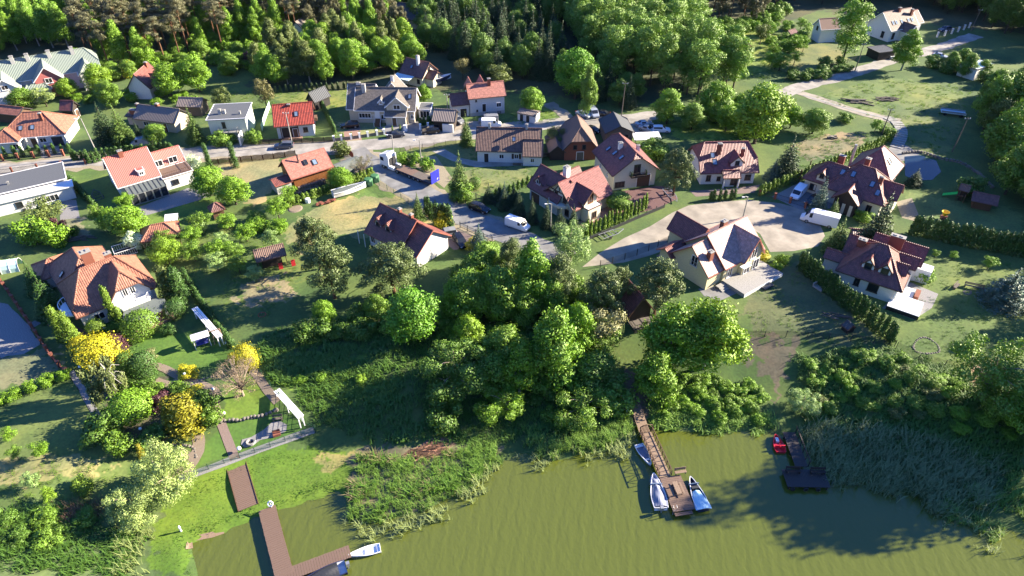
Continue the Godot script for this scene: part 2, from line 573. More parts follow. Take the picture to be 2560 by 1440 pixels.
func make_ground() -> void:
	lake_poly = PackedVector2Array(shore)
	for p in [Vector2(400, -10), Vector2(400, 60), Vector2(shore[0].x, 60)]:
		lake_poly.append(p)
	var x0 := -224.0
	var z0 := -324.0
	var wide := 448.0
	var deep := 312.0
	# what grows or lies where: outline, base colour, edge wobble
	var zones := [
		[[P(-324.1,-361.6),P(331.8,-361.6),P(217.2,-217.3),P(152.4,-233.3),P(127.6,-244.2),P(110.2,-253.7),P(81.7,-229.1),P(52.3,-190),P(37.6,-169.8),P(14.9,-174.3),P(1.1,-178.4),P(-25.1,-179.8),P(-51.7,-177),P(-70.6,-182.6),P(-85,-199.6),P(-108,-190),P(-127.5,-199.6),P(-177.4,-187)], Vector3(0.05, 0.06, 0.02), 3.0],
		[[P(-109.6,-256.1),P(-93.8,-261.1),P(-78.7,-237.6),P(-87.1,-221.1),P(-98.7,-225)], Vector3(0.13, 0.18, 0.03), 3.0],
		[[P(-67.5,-136.2),P(-53.1,-141.9),P(-48.6,-131.6),P(-51.6,-118.3),P(-62,-126.4)], Vector3(0.25, 0.215, 0.095), 1.2],
		[[P(-44.2,-108.9),P(-40.7,-116.8),P(-35.3,-121.5),P(-22.9,-127.2),P(-13.7,-118.3),P(-14,-112.4),P(-26.3,-106.8),P(-32.6,-108.2),P(-37.9,-101.6)], Vector3(0.235, 0.215, 0.082), 1.5],
		[[P(-33.8,-131.6),P(-28.2,-129),P(-22.8,-126.4),P(-24.6,-121.5),P(-32.3,-123.1)], Vector3(0.12, 0.19, 0.03), 1.0],
		[[P(-25.3,-147),P(-9.5,-150.2),P(-8,-135.2),P(-15,-135.2),P(-20.1,-141.9)], Vector3(0.14, 0.155, 0.045), 1.5],
		[[P(-13.8,-130.7),P(-8,-135.2),P(4.4,-136.2),P(3.4,-129),P(-7.5,-123.1)], Vector3(0.15, 0.165, 0.05), 2.0],
		[[P(-74.1,-115.3),P(-68.7,-123.1),P(-59.1,-121.5),P(-57.2,-112.4),P(-71.5,-110.3)], Vector3(0.1, 0.17, 0.016), 0.6],
		[[P(-97.2,-133.4),P(-91,-135.2),P(-82.7,-124.7),P(-76.8,-115.3),P(-84.6,-118.3)], Vector3(0.075, 0.13, 0.016), 0.8],
		[[P(-66.8,-108.2),P(-56.1,-112.4),P(-42.2,-106.8),P(-36.2,-94.4),P(-41.7,-84.8),P(-46.5,-83.8),P(-59.1,-94.4)], Vector3(0.09, 0.13, 0.022), 2.0],
		[[P(-47.5,-92.7),P(-40.7,-95.6),P(-36.2,-88.9),P(-44.7,-86.3)], Vector3(0.24, 0.2, 0.1), 1.5],
		[[P(79.8,-174.3),P(104,-188.5),P(127.9,-182.6),P(112,-160.4),P(94.6,-139),P(89.7,-141.9),P(92,-160.4)], Vector3(0.1, 0.145, 0.032), 2.5],
		[[P(90,-160.4),P(101.4,-170.3),P(119.2,-170.3),P(101.1,-142.9),P(91,-139)], Vector3(0.1, 0.135, 0.035), 3.0],
		[[P(66.2,-147),P(77.1,-152.4),P(85.7,-152.4),P(79.6,-141.9),P(65.8,-139)], Vector3(0.17, 0.15, 0.075), 1.5],
		[[P(37.6,-158),P(51.4,-158),P(60,-153.5),P(56.9,-149.1),P(39.8,-149.1)], Vector3(0.17, 0.23, 0.025), 1.5],
		[[P(90.9,-221.1),P(103.5,-217.3),P(99.2,-199.6),P(81.7,-193.1),P(80,-206.4)], Vector3(0.13, 0.145, 0.04), 2.5],
		[[P(59.7,-225),P(82.9,-233.3),P(90.9,-221.1),P(77,-196.3),P(65.9,-190),P(62.2,-202.9)], Vector3(0.15, 0.2, 0.025), 2.0],
		[[P(38.6,-90.5),P(52.8,-100.4),P(56.3,-94.4),P(58.5,-77.2),P(38.6,-80.3)], Vector3(0.085, 0.105, 0.036), 1.5],
		[[P(54.9,-83.8),P(73.5,-99.8),P(93.7,-102.3),P(98.8,-94.4),P(87.4,-77.2),P(67.5,-72),P(58.1,-76.3)], Vector3(0.085, 0.13, 0.024), 2.0],
		[[P(82.7,-124.7),P(102.3,-116.8),P(97.2,-108.2),P(79.6,-114.6)], Vector3(0.1, 0.15, 0.035), 1.5],
		[[P(37.3,-80.1),P(45.1,-79.1),P(43.4,-75.8),P(41,-73.5),P(40.5,-69.9),P(39.2,-68.7),P(39.1,-72.7),P(37.3,-75.8)], Vector3(0.12, 0.098, 0.058), 2.0],
		[[P(68.1,-72),P(73.6,-74.5),P(72,-69.5),P(66.6,-68)], Vector3(0.24, 0.18, 0.11), 1.0],
		[[P(17.2,-74.7),P(20,-74.7),P(20.5,-69.7),P(19.8,-64.8),P(17.1,-64.3),P(17.1,-71.2)], Vector3(0.1, 0.08, 0.045), 1.0],
		[[P(-39.3,-79),P(-24.6,-83.8),P(0.7,-85.8),P(16.6,-81.6),P(15.9,-63.6),P(-2.2,-62.2),P(-15.5,-61.4),P(-26.9,-62.9),P(-34.3,-72)], Vector3(0.06, 0.1, 0.018), 2.5],
		[[P(-37.4,-74.5),P(-25.4,-74.5),P(-16.4,-70),P(-18.5,-67.7),P(-31,-67.3)], Vector3(0.11, 0.185, 0.02), 2.0],
		[[P(-42.5,-42.1),P(-44.6,-48.3),P(-44.6,-53.8),P(-38.5,-57.5),P(-31.8,-60.2),P(-22.8,-59.4),P(-20.3,-52.5),P(-22.2,-53.1),P(-32.1,-49.2),P(-35.3,-47.3),P(-39.5,-45.7),P(-37.1,-41.3)], Vector3(0.088, 0.16, 0.009), 0.8],
		[[P(-26.7,-59.3),P(-21.7,-58.7),P(-23.9,-56.1),P(-26.2,-56.8)], Vector3(0.22, 0.2, 0.06), 1.2],
		[[P(-22,-60),P(-9.9,-60.5),P(-1.1,-60.2),P(-5.3,-54.9),P(-11.2,-51.2),P(-16.1,-49.5),P(-19.8,-50.4)], Vector3(0.13, 0.12, 0.06), 1.0],
		[[P(-14.7,-59),P(-9.5,-62.4),P(-7.7,-60.7),P(-11.8,-57.4)], Vector3(0.2, 0.12, 0.08), 1.0],
		[[P(-61,-74.5),P(-59.7,-79.9),P(-45.6,-80.8),P(-40.6,-74.9),P(-42.8,-72.4),P(-47.9,-72),P(-57,-73.6)], Vector3(0.06, 0.135, 0.012), 0.4],
		[[P(-41.8,-69.5),P(-37.3,-72),P(-32.9,-65.9),P(-33.5,-63.5),P(-40.1,-63.5)], Vector3(0.1, 0.17, 0.014), 0.4],
		[[P(-39.9,-63),P(-32.8,-65.3),P(-28.5,-62.7),P(-36.8,-58.7),P(-42.3,-56.1)], Vector3(0.06, 0.13, 0.014), 0.4],
		[[P(-60.4,-69.5),P(-50.3,-70.3),P(-43.4,-63.8),P(-47.2,-58.9),P(-51.3,-59)], Vector3(0.06, 0.06, 0.03), 1.0],
		[[P(-73.2,-67.6),P(-60.4,-68.3),P(-50,-56.9),P(-50.3,-48.7),P(-62.4,-49.4)], Vector3(0.095, 0.14, 0.03), 1.5],
		[[P(-71.1,-55.3),P(-53.3,-56.4),P(-52,-54.3),P(-67.7,-50)], Vector3(0.24, 0.22, 0.08), 1.5],
		[[P(-83,-74.1),P(-70.3,-76.3),P(-65.6,-69.5),P(-78.9,-67.6)], Vector3(0.16, 0.16, 0.075), 1.5],
		[[P(-69.9,-46.1),P(-45.5,-49.4),P(-41.7,-39.2),P(-64,-37.4)], Vector3(0.07, 0.11, 0.03), 2.0],
		[[P(-89.1,-113.1),P(-85.2,-114.6),P(-79.8,-106.8),P(-84.7,-106.2)], Vector3(0.2, 0.19, 0.1), 1.0],
		[[P(-85.5,-181.2),P(-70.6,-182.6),P(-62.7,-162.8),P(-74.4,-155.7)], Vector3(0.085, 0.125, 0.022), 2.0],
		[[P(-63.5,-177),P(-43.6,-179.8),P(-42.4,-167.7),P(-60.7,-170.3)], Vector3(0.14, 0.17, 0.03), 1.5],
		[[P(-86.1,-202.9),P(-75.6,-199.6),P(-69.6,-187),P(-79.9,-184)], Vector3(0.08, 0.12, 0.02), 1.5],
		[[P(-43.8,-159.2),P(-32,-160.4),P(-30.8,-152.4),P(-41,-150.2)], Vector3(0.22, 0.22, 0.08), 1.0],
		[[P(0,-167.7),P(11.4,-169),P(9.9,-158),P(1,-158)], Vector3(0.11, 0.17, 0.025), 1.5],
		[[P(-18.2,-175.6),P(2.1,-175.6),P(2,-162.8),P(-9.9,-158)], Vector3(0.1, 0.16, 0.025), 1.5],
	]
	var across := 2048
	var along := 1426
	var bytes := PackedByteArray()
	bytes.resize(across * along * 3)
	var step := wide / across
	var kind := PackedByteArray()
	kind.resize(across * along)
	for z in zones.size():
		var poly := PackedVector2Array(zones[z][0])
		var lo := poly[0]
		var hi := poly[0]
		for p in poly:
			lo = lo.min(p)
			hi = hi.max(p)
		var wobble: float = zones[z][2]
		var ia := clampi(int((lo.x - wobble - x0) / step), 0, across - 1)
		var ib := clampi(int((hi.x + wobble - x0) / step), 0, across - 1)
		var ja := clampi(int((lo.y - wobble - z0) / step), 0, along - 1)
		var jb := clampi(int((hi.y + wobble - z0) / step), 0, along - 1)
		var skip := 2 if z == 0 else 1
		for j in range(ja, jb + 1, skip):
			for i in range(ia, ib + 1, skip):
				var p := Vector2(x0 + i * step, z0 + j * step)
				var w := noise_fine.get_noise_2d(p.x, p.y)
				p.x += wobble * 1.6 * w
				p.y -= wobble * 1.6 * w
				if Geometry2D.is_point_in_polygon(p, poly):
					kind[j * across + i] = z + 1
					if skip == 2:
						kind[j * across + mini(i + 1, across - 1)] = z + 1
						kind[mini(j + 1, along - 1) * across + i] = z + 1
						kind[mini(j + 1, along - 1) * across + mini(i + 1, across - 1)] = z + 1
	var tones := [Vector3(0.062, 0.108, 0.019)]
	for z in zones:
		tones.append(z[1])
	var big := noise.get_image(512, 356)
	var mid_noise := FastNoiseLite.new()
	mid_noise.seed = 3
	mid_noise.frequency = 0.055
	mid_noise.fractal_octaves = 4
	var mid := mid_noise.get_image(1024, 713)
	var at := 0
	for j in along:
		for i in across:
			var c: Vector3 = tones[kind[at]]
			var b: float = big.get_pixel(i / 4, mini(j / 4, 355)).r - 0.5
			var f := rng.randf() - 0.5
			var d: float = mid.get_pixel(i / 2, mini(j / 2, 712)).r - 0.5
			var k := 1.0 + 0.45 * b + 0.42 * f + 0.55 * d
			# drier or fresher patches within one kind of turf
			bytes[at * 3] = clampi(int(255.0 * pow(c.x * k * (1.0 + 0.5 * b + 0.3 * d), 0.4545)), 0, 255)
			bytes[at * 3 + 1] = clampi(int(255.0 * pow(c.y * k, 0.4545)), 0, 255)
			bytes[at * 3 + 2] = clampi(int(255.0 * pow(c.z * k, 0.4545)), 0, 255)
			at += 1
	var img := Image.create_from_data(across, along, false, Image.FORMAT_RGB8, bytes)
	var m := matte("turf", Color.WHITE, 1.0)
	m.albedo_texture = ImageTexture.create_from_image(img)
	# the terrain sheet: finer near the lake, one flat apron to the horizon
	var cell := 1.25
	var nx := int(wide / cell)
	var nz := int(deep / cell)
	var st := tool()
	var heights := []
	for j in nz + 1:
		var row := PackedFloat32Array()
		for i in nx + 1:
			row.append(ground_height(x0 + i * cell, z0 + j * cell))
		heights.append(row)
	var v := PackedVector3Array()
	var n := PackedVector3Array()
	var uv := PackedVector2Array()
	var idx := PackedInt32Array()
	for j in nz + 1:
		for i in nx + 1:
			v.append(Vector3(x0 + i * cell, heights[j][i], z0 + j * cell))
			var dx: float = heights[j][mini(i + 1, nx)] - heights[j][maxi(i - 1, 0)]
			var dz: float = heights[mini(j + 1, nz)][i] - heights[maxi(j - 1, 0)][i]
			n.append(Vector3(-dx, 2.0 * cell, -dz).normalized())
			uv.append(Vector2(float(i) / nx, float(j) / nz))
			if i < nx and j < nz:
				var a := j * (nx + 1) + i
				idx.append_array([a, a + 1, a + nx + 2, a, a + nx + 2, a + nx + 1])
	m.normal_enabled = false
	var arrays := []
	arrays.resize(Mesh.ARRAY_MAX)
	arrays[Mesh.ARRAY_VERTEX] = v
	arrays[Mesh.ARRAY_NORMAL] = n
	arrays[Mesh.ARRAY_TEX_UV] = uv
	arrays[Mesh.ARRAY_INDEX] = idx
	var am := ArrayMesh.new()
	am.add_surface_from_arrays(Mesh.PRIMITIVE_TRIANGLES, arrays)
	structure(place("ground", am, m))
	var far := tool()
	mottled("far_turf", lin(0.07, 0.1, 0.03), 1.0, 0.02, 0.6)
	for r in [[-1400.0, -1400.0, 1400.0, z0], [-1400.0, z0, x0, z0 + deep], [x0 + wide, z0, 1400.0, z0 + deep]]:
		quad(far, Vector3(r[0], VILLAGE, r[1]), Vector3(r[2], VILLAGE, r[1]), Vector3(r[2], VILLAGE, r[3]), Vector3(r[0], VILLAGE, r[3]))
	structure(part("terrain", far, mats.far_turf))
	make_lake()


func make_lake() -> void:
	var size := 512
	var h := Image.create(size, size, false, Image.FORMAT_RGBA8)
	var n := FastNoiseLite.new()
	n.frequency = 0.011
	n.fractal_octaves = 3
	var img := n.get_seamless_image(size, size)
	var ripple := FastNoiseLite.new()
	ripple.frequency = 0.05
	ripple.seed = 4
	var fine := ripple.get_seamless_image(size, size)
	for y in size:
		for x in size:
			# wave trains of a light breeze, bent by the noise so that no two crests run alike
			var bend := img.get_pixel(x, y).r
			var gust := img.get_pixel((x * 2 + 190) % size, (y * 2 + 77) % size).r
			var w := sin(TAU * ((x * 9.0 + y * 2.0) / size + 0.7 * bend))
			var w2 := sin(TAU * ((x * 14.0 + y * 4.0) / size + 1.0 * gust))
			var t := 0.5 + 0.15 * w * (0.3 + gust) + 0.11 * w2 * (0.3 + bend) + 0.24 * (fine.get_pixel(x, y).r - 0.5)
			h.set_pixel(x, y, Color(t, t, t))
	h.bump_map_to_normal_map(3.4)
	h.generate_mipmaps()
	var m := matte("lake_water", lin(0.082, 0.1, 0.014), 0.16)
	m.normal_enabled = true
	m.normal_texture = ImageTexture.create_from_image(h)
	m.normal_scale = 0.42
	m.uv1_scale = Vector3(1.0 / 17.0, 1.0 / 26.0, 1)
	m.metallic_specular = 0.5
	var st := tool()
	for q in [[-300, -70, 400, 60]]:
		for p in [Vector2(q[0], q[1]), Vector2(q[2], q[1]), Vector2(q[2], q[3]), Vector2(q[0], q[1]), Vector2(q[2], q[3]), Vector2(q[0], q[3])]:
			st.set_uv(p)
			st.add_vertex(Vector3(p.x, 0, p.y))
	var lake := place_flat("water", st, m)
	structure(lake)


func place_flat(called: String, st: SurfaceTool, m: Material) -> MeshInstance3D:
	st.generate_normals()
	st.generate_tangents()
	return place(called, st.commit(), m)


func make_roads() -> void:
	for a in [
		["main_road", "road_grey", 5.4, 0.03, 0.7, [P(-119.9,-133.4),P(-103.2,-136.5),P(-92.8,-139),P(-73.3,-142.1),P(-59.1,-143.9),P(-44.6,-145),P(-26.4,-147.9),P(-12.5,-151.9),P(-2.9,-155.3),P(6.9,-157.6),P(20,-160.4),P(30.1,-161.3),P(37.6,-163.7)]],
		["side_road", "asphalt", 6.0, 0.036, 0.5, [P(-36.9,-143.7),P(-32.3,-138),P(-24.1,-129.8),P(-16.5,-122),P(-8.7,-114.6),P(-1.5,-109.3),P(3.7,-105.2),P(10.1,-100.4)]],
		["forest_track", "road_dirt", 3.2, 0.042, 0.8, [P(9.4,-170.8),P(11.8,-166.5),P(14.5,-160.9)]],
		["upper_road", "road_grey", 4.6, 0.034, 0.7, [P(64.7,-169.8),P(77.6,-180.6),P(95.9,-191),P(113.7,-202.9),P(129.9,-211.7),P(151.1,-225.8)]],
		["farm_track", "road_dirt", 3.6, 0.046, 0.7, [P(77.8,-177.8),P(82.3,-172.4),P(87.4,-166.5),P(94.2,-160.9),P(96.5,-159.2)]],
	]:
		var st := tool()
		ribbon(st, a[5], a[2], a[3], a[4])
		structure(part(a[0], st, mats[a[1]]))
	for a in [
		["verge", "sand", 8.0, 0.02, 1.6, [P(-119.7,-133),P(-92.7,-138.6),P(-73.1,-141.7),P(-59,-143.5),P(-44.5,-144.8),P(-35.4,-145.4)]],
		["verge", "road_dirt", 10.0, 0.024, 2.0, [P(-26.5,-148.7),P(-17.3,-152.4),P(-9.7,-154.6),P(-3.9,-156.2)]],
		["verge", "sand", 8.6, 0.022, 1.6, [P(-35.7,-141.9),P(-28.1,-133.8),P(-18.2,-123.4),P(-10.3,-115.6),P(-1.5,-109.3)]],
	]:
		var st := tool()
		ribbon(st, a[5], a[2], a[3], a[4])
		structure(part(a[0], st, mats[a[1]]))
	for a in [
		["turning_area", "road_dirt", 0.012, [P(12.5,-98.2),P(16.1,-102.6),P(21.1,-107.4),P(26.7,-111.5),P(31.9,-116.5),P(35.7,-119.3),P(41.7,-120.7),P(48.4,-121.5),P(54.6,-120.2),P(58.6,-117.7),P(59.9,-112.4),P(59.4,-108.2),P(56.8,-104.7),P(51.9,-103.2),P(47.4,-102.9),P(47.3,-108.9),P(45.2,-112.4),P(40.1,-110.7),P(34.8,-107.6),P(30.5,-104.7),P(24.8,-101.6),P(20.1,-99.6)]],
		["yard", "road_dirt", 0.014, [P(5.9,-155.3),P(12,-160.4),P(20.2,-162.3),P(28,-160.4),P(35.3,-156.2),P(36.8,-153.5),P(26.7,-150.2),P(21.2,-152.4),P(15.5,-153.5)]],
		["yard", "road_dirt", 0.016, [P(-37.5,-141.9),P(-34.9,-142.9),P(-30.3,-142.9),P(-26.3,-140),P(-29.6,-138),P(-28.2,-134.3),P(-33.3,-133.4),P(-35.7,-137.1)]],
		["driveway", "asphalt", 0.05, [P(-32.8,-155.7),P(-26.9,-159.7),P(-22.7,-159.7),P(-22.3,-150.2),P(-28,-149.6)]],
		["driveway", "paving_wine", 0.012, [P(23,-125.1),P(30.5,-127.2),P(33.5,-127.1),P(34.2,-122),P(29,-118),P(20.9,-114.6),P(19.3,-118.3)]],
		["driveway", "paving_grey", 0.014, [P(53.7,-122.8),P(61.6,-129),P(67.5,-126.4),P(66.1,-118.3),P(57.8,-117.7)]],
		["driveway", "paving_pink", 0.015, [P(-14.8,-108.5),P(-11.6,-111),P(-7.6,-108.2),P(-6,-105.2),P(-10.7,-103.5)]],
		["driveway", "paving_grey", 0.013, [P(-111.9,-146.6),P(-106.4,-148.7),P(-101,-140),P(-105.3,-138.6)]],
		["driveway", "paving_terra", 0.013, [P(26.2,-101.6),P(30.5,-105),P(34.3,-106.8),P(34.3,-103.5),P(29.5,-99.8)]],
		["patio", "paving_terra", 0.02, [P(12.9,-113),P(17.7,-118.3),P(22.3,-119.6),P(22.4,-116.8),P(17.3,-114.1),P(14,-110.7)]],
		["patio", "paving_grey", 0.02, [P(-76.2,-117.6),P(-68.3,-126.4),P(-62.4,-123.9),P(-64,-121.5),P(-73.7,-114.6)]],
		["patio", "paving_pink", 0.02, [P(37.2,-125.1),P(47.2,-126.4),P(52.7,-127.8),P(50.5,-124.4),P(38,-122.8)]],
		["path", "road_grey", 0.016, [P(-18.4,-143.3),P(-15.8,-144.6),P(-11.8,-140),P(-6.7,-138),P(6.3,-139.4),P(6.7,-136.7),P(-8,-135.6),P(-13.5,-138.6)]],
		["terrace", "asphalt", 0.02, [P(31.8,-91.9),P(38.8,-93.8),P(38.8,-91.1),P(34.8,-88.7),P(32.4,-90)]],
		["gravel_yard", "paving_grey", 0.014, [P(-90.1,-89.4),P(-83.8,-87.8),P(-75.9,-80.8),P(-73.1,-77.9),P(-74.4,-75.8),P(-80.9,-74.5)]],
		["parking", "asphalt", 0.018, [P(83.3,-140),P(88,-145.4),P(92.2,-146.6),P(93.3,-141.9),P(89.5,-138.6),P(85.5,-138.6)]],
		["path", "sand", 0.016, [P(78.4,-120.7),P(82.4,-122.3),P(80.4,-114.6),P(78.8,-113.5),P(76.9,-114.6)]],
		["path", "paving_grey", 0.02, [P(61.1,-86.8),P(68.9,-93.8),P(72.2,-90.5),P(69.3,-86.8),P(65,-83.8)]],
		["yard", "paving_terra", 0.012, [P(-40.7,-153.5),P(-37.6,-158),P(-35.6,-149.1),P(-39.3,-146.6)]],
		["clearing", "sand", 0.012, [P(-25.4,-140.6),P(-17.3,-141),P(-12.9,-130.7),P(-14.3,-126.4),P(-19.3,-133.4)]],
		["yard", "paving_grey", 0.016, [P(-92.7,-121.5),P(-89.4,-121.5),P(-85.2,-114.6),P(-88.7,-113.8)]],
	]:
		var st := tool()
		sheet(st, a[3], a[2])
		structure(part(a[0], st, mats[a[1]]))



# ---------- plants: crowns are clouds of leaf-sized faces hung on boughs ----------

var crowns := {}
var trunks := {}


func leaf_cloud(boughs: Array, count: int, size: float, flat := 0.0, hang := 0.0, shell := 0.5) -> ArrayMesh:
	# boughs: [centre, radii]; every leaf is a small face that looks outward from its bough
	var v := PackedVector3Array()
	var n := PackedVector3Array()
	var c := PackedColorArray()
	var idx := PackedInt32Array()
	var weight := []
	var total := 0.0
	for b in boughs:
		var r: Vector3 = b[1]
		total += r.x * r.y + r.x * r.z + r.y * r.z
		weight.append(total)
	var tones := []
	for b in boughs:
		tones.append(rng.randf_range(0.82, 1.16))
	for i in count:
		var k := weight.bsearch(rng.randf() * total)
		k = mini(k, boughs.size() - 1)
		var d := Vector3(rng.randfn(), rng.randfn() + 0.25, rng.randfn()).normalized()
		var at: Vector3 = boughs[k][0] + d * boughs[k][1] * lerpf(shell, 1.0, sqrt(rng.randf())) * (rng.randf_range(0.94, 1.1) if rng.randf() > 0.12 else rng.randf_range(1.1, 1.45))
		var face := (d * 0.8 + Vector3(rng.randfn(), rng.randfn(), rng.randfn()) * 0.55 + Vector3.UP * flat).normalized()
		var along := face.cross(Vector3(rng.randfn(), rng.randfn(), rng.randfn())).normalized()
		if hang > 0.0:
			along = (along * (1.0 - hang) + Vector3.DOWN * hang).normalized()
			face = (face - along * face.dot(along)).normalized()
		var side := face.cross(along)
		var s := size * rng.randf_range(0.65, 1.3)
		var l := s * (1.0 + 1.1 * hang)
		var w := s * 0.72
		var first := v.size()
		v.append(at - along * l * 0.5)
		v.append(at + side * w * 0.5 + face * s * 0.08)
		v.append(at + along * l * 0.5)
		v.append(at - side * w * 0.5 - face * s * 0.08)
		var tone: float = tones[k] * rng.randf_range(0.78, 1.2)
		var tint := Color(tone * rng.randf_range(0.93, 1.07), tone, tone * rng.randf_range(0.85, 1.1))
		var smooth := (face * 0.6 + d * 0.55).normalized()
		for q in 4:
			n.append(smooth)
			c.append(tint)
		idx.append_array([first, first + 1, first + 2, first, first + 2, first + 3])
	var arrays := []
	arrays.resize(Mesh.ARRAY_MAX)
	arrays[Mesh.ARRAY_VERTEX] = v
	arrays[Mesh.ARRAY_NORMAL] = n
	arrays[Mesh.ARRAY_COLOR] = c
	arrays[Mesh.ARRAY_INDEX] = idx
	var m := ArrayMesh.new()
	m.add_surface_from_arrays(Mesh.PRIMITIVE_TRIANGLES, arrays)
	return m


func profile(shape: String, t: float) -> float:
	match shape:
		"round": return sqrt(maxf(0.0, 1.0 - pow(2.0 * t - 1.0, 2.0)))
		"egg": return pow(maxf(0.0, sin(PI * pow(t, 0.75))), 0.65)
		"tall": return pow(maxf(0.0, sin(PI * pow(t, 0.62))), 0.6) * (1.0 - 0.35 * t)
		"dome": return sqrt(maxf(0.0, 1.0 - t * t))
		"cone": return 1.0 - t
		"flame": return minf(1.0, t * 5.0 + 0.55) * pow(maxf(0.0, 1.0 - t), 0.62)
	return 1.0


func boughs_in(shape: String, base: float, high: float, r: float, n: int, size: float, squash := 0.75, fill := 0.25) -> Array:
	var out := []
	var turn := rng.randf() * TAU
	for i in n:
		var t := clampf((i + rng.randf_range(0.1, 0.9)) / n, 0.02, 0.97)
		if shape != "cone" and shape != "flame":
			t = lerpf(t, rng.randf(), 0.3)
		turn += 2.4 + rng.randf_range(-0.5, 0.5)
		var reach := profile(shape, t) * r * (rng.randf_range(0.68, 0.98) if rng.randf() > fill else rng.randf_range(0.1, 0.6))
		var b := size * rng.randf_range(0.55, 1.3)
		reach = maxf(0.0, reach - b * 0.55)
		out.append([Vector3(cos(turn) * reach, base + t * (high - base) - b * 0.2, sin(turn) * reach), Vector3(b * rng.randf_range(0.8, 1.25), b * squash * rng.randf_range(0.75, 1.25), b * rng.randf_range(0.8, 1.25))])
	return out


func trunk_mesh(base_r: float, high: float, boughs: Array, limbs: int, fork := 0.35, lean := 0.0) -> ArrayMesh:
	var st := tool()
	var top := Vector3(lean, high, lean * 0.4)
	tube(st, [Vector3(0, -0.3, 0), Vector3(0, 0.4, 0), top * 0.4, top * 0.75, top], [base_r * 1.35, base_r, base_r * 0.8, base_r * 0.5, base_r * 0.16], 6)
	for i in mini(limbs, boughs.size()):
		var to: Vector3 = boughs[(i * 7) % boughs.size()][0]
		var from := top * clampf(lerpf(fork, 0.95, to.y / maxf(high, to.y) - 0.25), fork, 0.92)
		tube(st, [from, from.lerp(to, 0.5) + Vector3(0, 0.12 * (to - from).length(), 0), to], [base_r * 0.42, base_r * 0.26, base_r * 0.08], 4)
	st.generate_normals()
	return st.commit()


func needle_tiers(high: float, r: float, tiers: int, per: int, count: int, size: float) -> Array:
	# a spruce: tiers of boughs that droop outward; returns the bough list
	var out := []
	for i in tiers:
		var t := float(i) / tiers
		var reach := r * pow(1.0 - t, 0.85) * rng.randf_range(0.86, 1.08)
		var n := maxi(3, int(per * (1.0 - 0.75 * t)))
		var turn := rng.randf() * TAU
		for k in n:
			var a := turn + TAU * k / n + rng.randf_range(-0.25, 0.25)
			var y := high * (0.06 + 0.9 * t)
			for f in [0.35, 0.72]:
				var p := Vector3(cos(a) * reach * f, y - reach * f * 0.28, sin(a) * reach * f)
				var w := maxf(0.12, reach * 0.26 * (1.25 - 0.5 * f))
				out.append([p, Vector3(w, w * 0.5 + 0.08, w)])
	for i in 4:
		out.append([Vector3(0, high * (0.9 + 0.03 * i), 0), Vector3(0.14, 0.3, 0.14)])
	return out


func shape_of(kind: String, boughs: Array, count: int, size: float, flat := 0.0, hang := 0.0, shell := 0.5) -> void:
	if not crowns.has(kind):
		crowns[kind] = []
	crowns[kind].append(leaf_cloud(boughs, count, size, flat, hang, shell))


